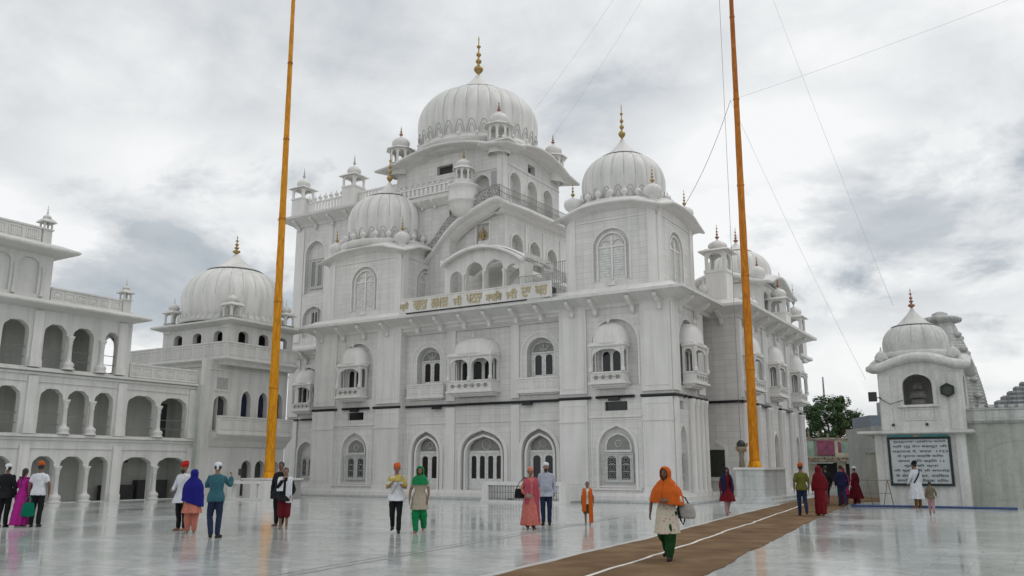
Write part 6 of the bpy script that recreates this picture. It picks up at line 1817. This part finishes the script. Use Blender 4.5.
        for sd in (1, -1):
            e_, w_ = Vector(arms[sd][0]), Vector(arms[sd][1]); S = Vector(sh[sd])
            if sleeve >= 1: pts = [tuple(S), tuple(e_), tuple(w_-(w_-e_)*0.04)]; rd = [0.055+grow*0.4, 0.050+grow*0.3, 0.040+grow*0.3]
            elif sleeve > 0.5: pts = [tuple(S), tuple(e_), tuple(e_+(w_-e_)*(sleeve-0.5)*2)]; rd = [0.055+grow*0.4, 0.052+grow*0.3, 0.048+grow*0.3]
            elif sleeve > 0: pts = [tuple(S), tuple(S+(e_-S)*sleeve*2)]; rd = [0.056+grow*0.4, 0.060+grow*0.3]
            else: continue
            g_.tube(pts, rd)
        place(root, name, g_.fuse(name, mat, 0.012, wr*2.0, 2, len(label)*1.7), (0, 0, 0))
    for nm in ('shirt', 'kurta', 'saree', 'robe', 'jacket'):
        if nm in wear: upper(nm, *wear[nm])
    if 'yoke' in wear:
        g_ = Bag(); g_.loft(torso_rings(0.024, 0.024, [1.30, 1.34, 1.38, 1.44, 1.478]), 24)
        for sd in (1, -1):
            S = Vector(sh[sd]); e_ = Vector(arms[sd][0]); g_.tube([tuple(S), tuple(S+(e_-S)*0.75)], [0.068, 0.069])
        place(root, 'shirt_yoke', g_.fuse('shirt_yoke', wear['yoke'], 0.012, 0.005), (0, 0, 0))
    if 'turban' in wear:
        g_ = Bag(); mat, big = wear['turban']
        tl = -P_['head']
        for i, (dz, rx, ry, rz) in enumerate(((0.055, 0.098, 0.112, 0.040), (0.085, 0.104, 0.116, 0.040), (0.112, 0.098, 0.108, 0.040), (0.137, 0.080, 0.088, 0.038))):
            g_.ball(hp(0, 0.006+0.006*i, dz*big), (rx*big, ry*big, rz), 20, Matrix.Rotation(P_['head'], 3, 'Z') @ Matrix.Rotation((-1)**i*0.16, 3, 'Y') @ Matrix.Rotation(0.22, 3, 'X'))
        place(root, 'turban', g_.fuse('turban', mat, 0.009, 0.004, 1), (0, 0, 0))
    if 'cap' in wear:
        g_ = Bag(); g_.ball(hp(0, 0.012, 0.062), (0.092, 0.106, 0.076), 20)
        g_.ball(hp(0, 0.10, 0.03), (0.03, 0.025, 0.025), 10); g_.ball(hp(0.012, 0.115, -0.02), (0.014, 0.012, 0.05), 8); g_.ball(hp(-0.015, 0.112, -0.01), (0.014, 0.012, 0.045), 8)
        place(root, 'head_cloth', g_.fuse('head_cloth', wear['cap'], 0.009, 0.004, 1), (0, 0, 0))
    if 'shawl' in wear:
        mat, zend, wide = wear['shawl'][:3]; opn = wear['shawl'][3] if len(wear['shawl']) > 3 else 1.0
        g_ = Bag(); n = 44; Z = [1.765, 1.755, 1.735, 1.70, 1.66, 1.60, 1.55, 1.50, 1.46, 1.42, 1.36, 1.28]
        z = 1.2
        while z > zend: Z.append(z); z -= 0.07
        Z.append(zend)
        rad = lambda z: ((0.02, 0.03) if z > 1.76 else (0.055, 0.07) if z > 1.75 else (0.080, 0.098) if z > 1.73 else (0.098, 0.118) if z > 1.69 else (0.104, 0.126) if z > 1.65 else (0.102, 0.126) if z > 1.59 else (0.100, 0.122) if z > 1.54 else (0.125, 0.125) if z > 1.49 else (0.185, 0.135) if z > 1.45 else (0.225*wd, 0.145) if z > 1.4 else (0.25*wd+wide*0.2, 0.165+wide*0.2) if z > 1.34 else (0.262*wd+wide*(0.3+(1.34-z)), 0.18+wide*(0.3+(1.34-z))))
        rows = []
        for z in Z:
            rx, ry = rad(z)
            q = hc if z > 1.5 else T3(0, 0, z)
            gap = opn if 1.52 < z < 1.71 else (opn*0.8 if z < 1.735 and z > 1.5 else 0.0)
            if z <= 1.5: gap = wear.get('front_gap', 0.0)
            yw = P_['head'] if z > 1.5 else 0
            row = []
            for i in range(n+1):
                a = gap+(2*PI-2*gap)*i/n
                fo = 1+(0.035*math.sin(9*a+z*3)+0.02*math.sin(17*a)) * (1 if z < 1.45 else 0.3)
                px = math.sin(a)*rx*fo; py = -math.cos(a)*ry*fo+0.008
                droop = 0.05*wear.get('droop', 0)*math.sin(a)*(1.4-z) if z < 1.4 else 0
                row.append((q[0]+px*math.cos(yw)-py*math.sin(yw), q[1]+px*math.sin(yw)+py*math.cos(yw), z+droop*4))
            rows.append(row)
        b0 = 0
        for row in rows: g_.v += row
        for j in range(len(rows)-1):
            for i in range(n): g_.f.append((j*(n+1)+i, j*(n+1)+i+1, (j+1)*(n+1)+i+1, (j+1)*(n+1)+i))
        place(root, 'shawl', g_.fuse('shawl', mat, solid=0.010, wrinkle=0.016), (0, 0, 0))
    if 'stole' in wear:
        mat, z1, z2 = wear['stole'][:3]; g_ = Bag()
        yb = -0.155-P_['belly']*0.5
        for sd, zz in ((1, z1), (-1, z2)):
            pts = [T3(0.0, 0.085, 1.47), T3(0.09*sd, 0.06, 1.485), T3(0.12*sd, -0.06, 1.45), T3(0.125*sd, yb+0.02, 1.32), T3(0.13*sd, yb-0.005, 1.1), T3(0.135*sd, yb-0.01, 0.92)]
            if zz < 0.85: pts += [T3(0.14*sd, yb-0.02, 0.75), T3(0.15*sd, yb-0.02, zz)]
            else: pts[-1] = T3(0.13*sd, yb-0.005, zz)
            sp = smooth_path(pts, 4); b0 = len(g_.v)
            for k, p in enumerate(sp):
                w2 = 0.055+0.035*min(1, k/8)
                for q in range(7):
                    t = -1+2*q/6; g_.v.append((p[0]+t*w2*(0.35 if k < 4 else 1), p[1]+0.012*math.sin(q*2.2), p[2]+(t*0.035 if k < 4 else 0)))
            for k in range(len(sp)-1):
                for q in range(6): g_.f.append((b0+k*7+q, b0+k*7+q+1, b0+(k+1)*7+q+1, b0+(k+1)*7+q))
        place(root, 'stole', g_.fuse('stole', mat, solid=0.012, wrinkle=0.005), (0, 0, 0))
    if 'sash' in wear:
        mat, pts, w2 = wear['sash']; g_ = Bag(); g_.tube(pts, [w2]*len(pts), 8)
        place(root, 'strap', g_.fuse('strap', mat, 0.008, 0, 1), (0, 0, 0))
    return root

def up_arm(sd, fx=0.0, fy=-0.3, fz=1.25, ex=0.25, ey=-0.02, ez=1.13): return [(ex*sd, ey, ez), (fx, fy, fz)]
walkA = dict(legL=[(0.09, -0.11, 0.50), (0.08, -0.13, 0.085)], legR=[(-0.09, 0.0, 0.50), (-0.085, 0.22, 0.15)])
walkB = dict(legL=[(0.09, 0.0, 0.50), (0.085, 0.20, 0.14)], legR=[(-0.09, -0.11, 0.50), (-0.08, -0.12, 0.085)])
def GP(px, py):   # standing point in the courtyard, metres from the camera (surveyed)
    return px, py
A_ = R(180)
# --- group at the left edge, backs to us
build_person('man in black clothes and white head cloth seen from behind at the left edge', -14.08, 24.3, A_+0.15, 1.70, 'skin_dark', dict(shirt=('black_cloth', 0.80, 1, 0.0, 0.02), trousers='black_cloth', cap='white_cloth', shoes='shoe_dark'))
build_person('woman wrapped in a bright magenta saree holding a green bag', -13.65, 24.4, A_-0.1, 1.58, 'skin_brown',
             dict(saree=('magenta_cloth', 0.06, 0.4, 0.05, 0.02, 12, 0.06, 0.008), longhair=True, stole=('magenta_cloth', 0.7, 1.1)), female=True, armR=[(-0.25, -0.02, 1.12), (-0.30, -0.05, 0.86)])
build_person('young man in white tee shirt and orange turban standing beside the woman in magenta', -13.2, 24.35, A_+0.2, 1.73, 'skin_dark', dict(shirt=('white_cloth', 0.86, 0.28), trousers='black_cloth', turban=('orange_turban', 1.0), shoes='shoe_dark', hair=True), armR=[(-0.27, 0.02, 1.14), (-0.26, -0.05, 0.90)])
# --- pair and photographer
build_person('bearded man with red turban and white kurta walking behind the woman in blue', -8.62, 22.9, R(-20), 1.72, 'skin_brown', dict(kurta=('white_cloth', 0.72, 1, 0.02), trousers='black_cloth', turban=('red_turban', 1.06), beard=True), armR=[(-0.25, -0.04, 1.13), (-0.16, -0.24, 1.05)])
build_person('woman draped in a deep blue shawl over peach clothes', -8.08, 22.15, A_+0.3, 1.55, 'skin_brown', dict(kurta=('peach_cloth', 0.55, 1, 0.06, 0.02, 8, 0.05), salwar='peach_cloth', shawl=('blue_shawl', 0.80, 0.08, 0.8), droop=0.8), female=True)
build_person('man in teal denim shirt and white head cloth holding up a phone', -6.97, 20.6, A_+0.25, 1.72, 'skin_brown', dict(shirt=('teal_denim', 0.84, 0.9), trousers='navy_denim', cap='white_cloth', shoes='shoe_dark', footdir={1: (0.2, -1), -1: (-0.5, -1)}),
             armR=[(-0.30, -0.16, 1.22), (-0.30, -0.38, 1.42)], armL=[(0.24, -0.18, 1.20), (-0.05, -0.36, 1.36)], legL=[(0.11, -0.06, 0.5), (0.06, 0.09, 0.10)], curlR=0.7)
# --- person with white shawl, plus one behind
build_person('young person in maroon shorts with a white shawl around the shoulders', -6.12, 23.55, R(8), 1.60, 'skin_brown', dict(kurta=('black_cloth', 0.80, 0.9, 0.02), shorts='maroon_cloth', shorts_z=0.40, stole=('white_cloth', 0.80, 1.1)), female=True,
             armL=[(0.25, 0.02, 1.13), (0.20, -0.14, 0.95)], armR=[(-0.22, -0.10, 1.16), (-0.05, -0.20, 1.40)])
build_person('dark haired person in black partly hidden behind the white shawl', -6.53, 24.6, R(-15), 1.76, 'skin_dark', dict(kurta=('black_cloth', 0.75, 1, 0.03), trousers='black_cloth'))
# --- walking couple
build_person('person in orange turban with yellow yoked white tee shirt and chest strap', -2.93, 22.15, R(6), 1.68, 'skin_brown', dict(shirt=('white_cloth', 0.82, 0.3, 0.01), yoke='yellow_cloth', trousers='black_cloth', turban=('orange_turban', 0.98), sash=('grey_bag', [(0.15, -0.06, 1.47), (0.03, -0.165, 1.25), (-0.12, -0.15, 1.0)], 0.014), shoes='shoe_dark'),
             armR=[(-0.24, -0.03, 1.15), (-0.12, -0.22, 1.27)], armL=[(0.24, -0.03, 1.15), (0.17, -0.20, 1.20)], **walkA)
build_person('woman in cream kurta with emerald head scarf and emerald salwar', -2.33, 22.1, R(-4), 1.63, 'skin_brown', dict(kurta=('cream_cloth', 0.62, 0.25, 0.03, 0.02, 6, 0.04), salwar='green_cloth', shawl=('green_cloth', 1.28, 0.0, 1.0), longhair=True), female=True,
             armL=[(0.24, 0.0, 1.13), (0.23, -0.05, 0.87)], armR=[(-0.25, -0.02, 1.13), (-0.26, -0.10, 0.88)], **walkB)
# --- couple and boy
build_person('woman in coral printed suit and scarf standing close to the man', 0.50, 23.55, R(12), 1.58, 'skin_brown', dict(kurta=('coral_print', 0.12, 1, 0.07, 0.03, 9, 0.06), stole=('coral_edge', 0.20, 0.75), turban=('peach_cloth', 0.92), salwar='coral_cloth'), female=True, belly=0.04,
             armR=[(-0.26, 0.0, 1.13), (-0.14, -0.18, 1.0)], head=R(10))
build_person('stout man in pale lilac shirt and blue jeans with white head cloth', 0.98, 25.1, R(-6), 1.74, 'skin_tan', dict(shirt=('lilac_shirt', 0.80, 1, 0.0, 0.03), trousers='navy_denim', cap='white_cloth', beard=True, shoes='shoe_dark'), belly=0.10)
build_person('small boy in brown shorts with a long bright orange stole', 2.17, 25.15, R(-8), 1.20, 'skin_brown', dict(shirt=('off_white', 0.85, 0.28), shorts='brown_cloth', stole=('saffron_cloth', 0.08, 0.55)))
# --- woman on the carpet
build_person('woman walking on the brown carpet in orange shawl, floral kurta and green salwar', 2.76, 15.65, R(-30), 1.60, 'skin_dark',
             dict(kurta=('floral_cloth', 0.50, 0.5, 0.035, 0.02, 7, 0.04, 0.006), salwar='bottle_green', shawl=('saffron_cloth', 1.06, 0.16, 0.95), droop=-0.5, shoes='shoe_dark', vox=0.007), female=True, head=R(-12), tilt=-0.05, on_carpet=True,
             armR=[(-0.30, 0.02, 1.15), (-0.33, -0.02, 0.90)], armL=[(0.27, -0.02, 1.13), (0.10, -0.24, 1.12)], **walkA)
build_person('woman in dark navy shawl over a crimson dress facing us near the flagpole platform', 7.45, 30.3, 0.15, 1.60, 'skin_brown', dict(kurta=('red_cloth', 0.50, 1, 0.08, 0.02, 8, 0.05), shawl=('navy_cloth', 0.72, 0.02, 0.7), trousers='pale_pink', front_gap=0.35), female=True, **walkB)
# --- far group on the carpet
build_person('man in olive tee shirt and jeans with orange turban, back turned', 9.85, 29.7, A_-0.15, 1.70, 'skin_dark', dict(shirt=('olive_cloth', 0.86, 0.4), trousers='navy_denim', turban=('saffron_cloth', 1.0), shoes='shoe_dark'), on_carpet=True, **walkA)
build_person('woman in a long plain crimson dress and crimson head scarf walking away', 10.42, 29.6, A_, 1.63, 'skin_brown', dict(saree=('red_cloth', 0.06, 1, -0.02, 0.015, 9, 0.05), shawl=('red_cloth', 0.95, -0.02, 0.7)), female=True, on_carpet=True)
build_person('woman in dark wine coloured clothes half hidden behind the crimson dress', 11.45, 32.3, A_+0.1, 1.56, 'skin_brown', dict(kurta=('wine_cloth', 0.35, 1, 0.08), salwar='wine_cloth', longhair=True), female=True)
build_person('man in dark jacket and blue jeans walking away down the carpet', 13.9, 36.8, A_-0.1, 1.70, 'skin_dark', dict(shirt=('navy_cloth', 0.84, 1), trousers='navy_denim', shoes='shoe_dark'), **walkA)
build_person('slim man in black shirt walking just left of the man in jeans', 13.55, 37.6, A_+0.1, 1.66, 'skin_dark', dict(shirt=('black_cloth', 0.84, 0.8), trousers='black_cloth'), **walkB)
build_person('woman in pink shawl beside the man in jeans', 14.28, 37.6, A_, 1.60, 'skin_brown', dict(kurta=('pink_cloth', 0.5, 1, 0.06), shawl=('pink_cloth', 0.95, 0.1, 0.7), salwar='wine_cloth'), female=True)
build_person('woman in dark crimson suit with white head cloth near the concrete wall', 14.95, 38.0, A_+0.6, 1.64, 'skin_brown', dict(kurta=('dark_red_cloth', 0.30, 1, 0.10, 0.02, 8, 0.05), salwar='wine_cloth', cap='white_cloth'), female=True, **walkB)
# --- pavilion pair
build_person('tall attendant in long white robe and dark turban before the notice board', 16.35, 35.3, A_+0.3, 1.80, 'skin_brown', dict(robe=('white_cloth', 0.35, 1, 0.05, 0.03, 8, 0.05), turban=('black_cloth', 1.1), beard=True, trousers='brown_cloth', sash=('navy_cloth', [(-0.16, 0.05, 1.47), (0.0, 0.165, 1.25), (0.18, 0.12, 0.98)], 0.03)), armL=[(0.26, -0.02, 1.13), (0.24, -0.16, 0.95)])
build_person('small child in khaki top and pale pink trousers beside the attendant in white', 14.55, 30.4, A_-0.4, 1.12, 'skin_dark', dict(shirt=('khaki_brown', 0.84, 0.9), trousers='pale_pink'), armR=[(-0.26, -0.05, 1.15), (-0.28, -0.18, 1.02)], **walkA)

# --- things people carry
def carry(name, label, cat, x, y, z, rz=0.0): return lthing(name, label, cat, x, y, z, rz)
c = carry('carrier_bag', 'green cloth carrier bag hanging from the woman in magenta', 'bag', -13.36, 24.22, 0.28)
b = Bag(); b.loft([(0, 0, 0.0, 0.17, 0.07), (0, 0, 0.04, 0.19, 0.085), (0, 0, 0.25, 0.17, 0.07), (0, 0, 0.38, 0.14, 0.04)], 20); place(c, 'bag_body', b.fuse('bag_body', 'bag_green', 0.012, 0.012), (0, 0, 0))
m = MB(); m.tube([(-0.09, 0, 0.36), (-0.06, 0, 0.50), (0.0, 0, 0.54), (0.06, 0, 0.50), (0.09, 0, 0.36)], 0.012, 6); m.build('handle', 'bag_green', c, loc=(0, 0, 0))
c = carry('handbag', 'small black handbag hanging at the side of the woman in coral', 'bag', 0.20, 23.5, 0.80)
b = Bag(); b.loft([(0, 0, 0.0, 0.12, 0.05), (0, 0, 0.03, 0.14, 0.06), (0, 0, 0.22, 0.12, 0.045), (0, 0, 0.25, 0.10, 0.03)], 20); place(c, 'bag_body', b.fuse('bag_body', 'leather_black', 0.010, 0.004), (0, 0, 0))
m = MB(); m.tube([(-0.08, 0, 0.23), (0.0, 0, 0.42), (0.16, 0, 0.56)], 0.010, 6); m.tube([(0.08, 0, 0.23), (0.12, 0, 0.42), (0.16, 0, 0.56)], 0.010, 6); m.build('strap', 'leather_black', c, loc=(0, 0, 0))
c = carry('clutch_bag', 'small tan clutch held in front of the woman in coral', 'bag', 0.44, 23.28, 0.86)
b = Bag(); b.ball((0, 0, 0), (0.09, 0.03, 0.06), 14); place(c, 'bag_body', b.fuse('bag_body', 'bamboo', 0.010, 0.003), (0, 0, 0))
c = carry('shoulder_bag', 'pale grey shoulder bag with black straps on the arm of the woman in orange', 'bag', 3.10, 15.66, 0.72, R(-12))
b = Bag(); b.loft([(0, 0, 0.0, 0.15, 0.06), (0, 0, 0.04, 0.18, 0.08), (0, 0, 0.16, 0.17, 0.07), (0, 0, 0.26, 0.12, 0.03)], 24); place(c, 'bag_body', b.fuse('bag_body', 'grey_bag', 0.009, 0.006), (0, 0, 0))
m = MB(); m.tube([(-0.12, -0.08, 0.12), (-0.13, -0.03, 0.30), (-0.12, 0.0, 0.42)], 0.013, 6); m.tube([(0.08, 0.0, 0.2), (0.0, 0.0, 0.36), (-0.12, 0.0, 0.42)], 0.013, 6)
m.tube([(-0.12, -0.085, 0.12), (-0.09, -0.10, -0.02), (-0.05, -0.09, -0.10), (-0.02, -0.09, 0.0)], 0.016, 6); m.build('strap', 'leather_black', c, loc=(0, 0, 0))
c = carry('phone', 'dark phone held up by the man in teal denim', 'phone', -6.56, 20.98, 1.50, R(10))
m = MB(); m.box(-0.04, 0.04, -0.006, 0.006, -0.08, 0.08); m.build('phone_body', 'black_metal', c, loc=(0, 0, 0))
m = MB(); m.box(-0.035, 0.035, 0.006, 0.008, -0.07, 0.07); m.build('screen', 'dark_glass', c, loc=(0, 0, 0))

bpy.data.scenes.remove(TMP)
# ================================================================ camera, sky, sun
cam = bpy.data.cameras.new('camera'); co = bpy.data.objects.new('camera', cam); COL.objects.link(co)
cam.sensor_width = 36; cam.lens = 850/1024*36; cam.clip_end = 3000; cam.clip_start = 0.1
co.location = (0, 0, 1.62); co.rotation_euler = (R(90)+math.atan(179/850), 0, 0)
scene.camera = co

w = bpy.data.worlds.new('World'); scene.world = w; w.use_nodes = True
nt = w.node_tree; L = nt.links.new
for n in list(nt.nodes): nt.nodes.remove(n)
out = nt.nodes.new('ShaderNodeOutputWorld'); bg = nt.nodes.new('ShaderNodeBackground'); bg.inputs['Strength'].default_value = 0.1
L(bg.outputs[0], out.inputs['Surface'])
SUN_EL, SUN_AZ = 58, 75      # azimuth clockwise from +Y (view direction)
sky = nt.nodes.new('ShaderNodeTexSky'); sky.sky_type = 'NISHITA'; sky.sun_disc = False
sky.sun_elevation = R(SUN_EL); sky.sun_rotation = R(SUN_AZ); sky.air_density = 1.0; sky.dust_density = 3.0
tc = nt.nodes.new('ShaderNodeTexCoord')
sep = nt.nodes.new('ShaderNodeSeparateXYZ'); L(tc.outputs['Generated'], sep.inputs[0])
def M(op, a, b=None, c=None):
    n = nt.nodes.new('ShaderNodeMath'); n.operation = op
    for i, x in enumerate((a, b, c)):
        if x is None: continue
        if hasattr(x, 'is_output'): L(x, n.inputs[i])
        else: n.inputs[i].default_value = x
    return n.outputs[0]
# project the view direction on to a cloud deck
zc = M('ADD', M('MAXIMUM', sep.outputs['Z'], 0.0), 0.42)
px = M('DIVIDE', sep.outputs['X'], zc); py = M('DIVIDE', sep.outputs['Y'], zc)
cmb = nt.nodes.new('ShaderNodeCombineXYZ'); L(px, cmb.inputs[0]); L(py, cmb.inputs[1])
def nz(scale, det, rough, dist, off=(0, 0, 0), st=(1, 1, 1)):
    mp = nt.nodes.new('ShaderNodeMapping'); mp.inputs['Location'].default_value = off; mp.inputs['Scale'].default_value = st
    L(cmb.outputs[0], mp.inputs['Vector'])
    n = nt.nodes.new('ShaderNodeTexNoise'); n.inputs['Scale'].default_value = scale; n.inputs['Detail'].default_value = det
    n.inputs['Roughness'].default_value = rough; n.inputs['Distortion'].default_value = dist
    L(mp.outputs[0], n.inputs['Vector']); return n.outputs['Fac']
big = nz(1.1, 6, 0.55, 0.5, CLOUD_OFF, (1, 1.0, 1))
fine = nz(4.2, 10, 0.6, 0.3, (3.1, 1.7, 0))
wisp = nz(2.1, 9, 0.58, 0.4, (7.7, 2.3, 4))
cl = M('ADD', M('MULTIPLY', big, 0.42), M('ADD', M('MULTIPLY', fine, 0.28), M('MULTIPLY', wisp, 0.30)))
# darker banks of cloud standing in particular parts of the sky (directions in the place, not in the picture)
def bank(dx, dy, dz, r, sx=1.0):
    v = Vector((dx, dy, dz)).normalized()
    vm = nt.nodes.new('ShaderNodeVectorMath'); vm.operation = 'SUBTRACT'
    nrm = nt.nodes.new('ShaderNodeVectorMath'); nrm.operation = 'NORMALIZE'; L(tc.outputs['Generated'], nrm.inputs[0])
    L(nrm.outputs[0], vm.inputs[0]); vm.inputs[1].default_value = v
    sc_ = nt.nodes.new('ShaderNodeVectorMath'); sc_.operation = 'MULTIPLY'; L(vm.outputs[0], sc_.inputs[0]); sc_.inputs[1].default_value = (1/sx, 1/sx, 1.0)
    ln_ = nt.nodes.new('ShaderNodeVectorMath'); ln_.operation = 'LENGTH'; L(sc_.outputs[0], ln_.inputs[0])
    warped = M('ADD', ln_.outputs['Value'], M('ADD', M('MULTIPLY', M('SUBTRACT', fine, 0.5), 2.2*r), M('MULTIPLY', M('SUBTRACT', wisp, 0.5), 3.2*r)))
    return M('MINIMUM', M('MAXIMUM', M('MULTIPLY', M('SUBTRACT', 1.0, M('DIVIDE', warped, r)), 1.8), 0.0), 1.0)
acc = None
for args, wt in BANKS:
    b_ = M('MULTIPLY', bank(*args), wt)
    acc = b_ if acc is None else M('ADD', acc, b_)
val = M('SUBTRACT', cl, acc)
cr = nt.nodes.new('ShaderNodeValToRGB'); el = cr.color_ramp.elements
stops = SKY_STOPS
el[0].position, el[0].color = stops[0][0], (*stops[0][1], 1)
el[1].position, el[1].color = stops[-1][0], (*stops[-1][1], 1)
for p, c in stops[1:-1]:
    e_ = el.new(p); e_.color = (*c, 1)
L(val, cr.inputs['Fac'])
sc10 = nt.nodes.new('ShaderNodeVectorMath'); sc10.operation = 'SCALE'; sc10.inputs['Scale'].default_value = 10.0
L(cr.outputs['Color'], sc10.inputs[0])
mx = nt.nodes.new('ShaderNodeMix'); mx.data_type = 'RGBA'; mx.inputs[0].default_value = 0.94
L(sky.outputs[0], mx.inputs[6]); L(sc10.outputs[0], mx.inputs[7])
L(mx.outputs[2], bg.inputs['Color'])

sl = bpy.data.lights.new('sun', 'SUN'); so = bpy.data.objects.new('sun', sl); COL.objects.link(so)
sl.energy = 0.6; sl.angle = R(25); sl.color = (1.0, 0.97, 0.93)
d = Vector((math.sin(R(SUN_AZ))*math.cos(R(SUN_EL)), math.cos(R(SUN_AZ))*math.cos(R(SUN_EL)), math.sin(R(SUN_EL))))
so.rotation_euler = d.to_track_quat('Z', 'Y').to_euler()
scene.view_settings.view_transform = 'Standard'; scene.view_settings.look = 'None'
scene.view_settings.exposure = 0.0; scene.view_settings.gamma = 1.0
scene.render.engine = 'CYCLES'
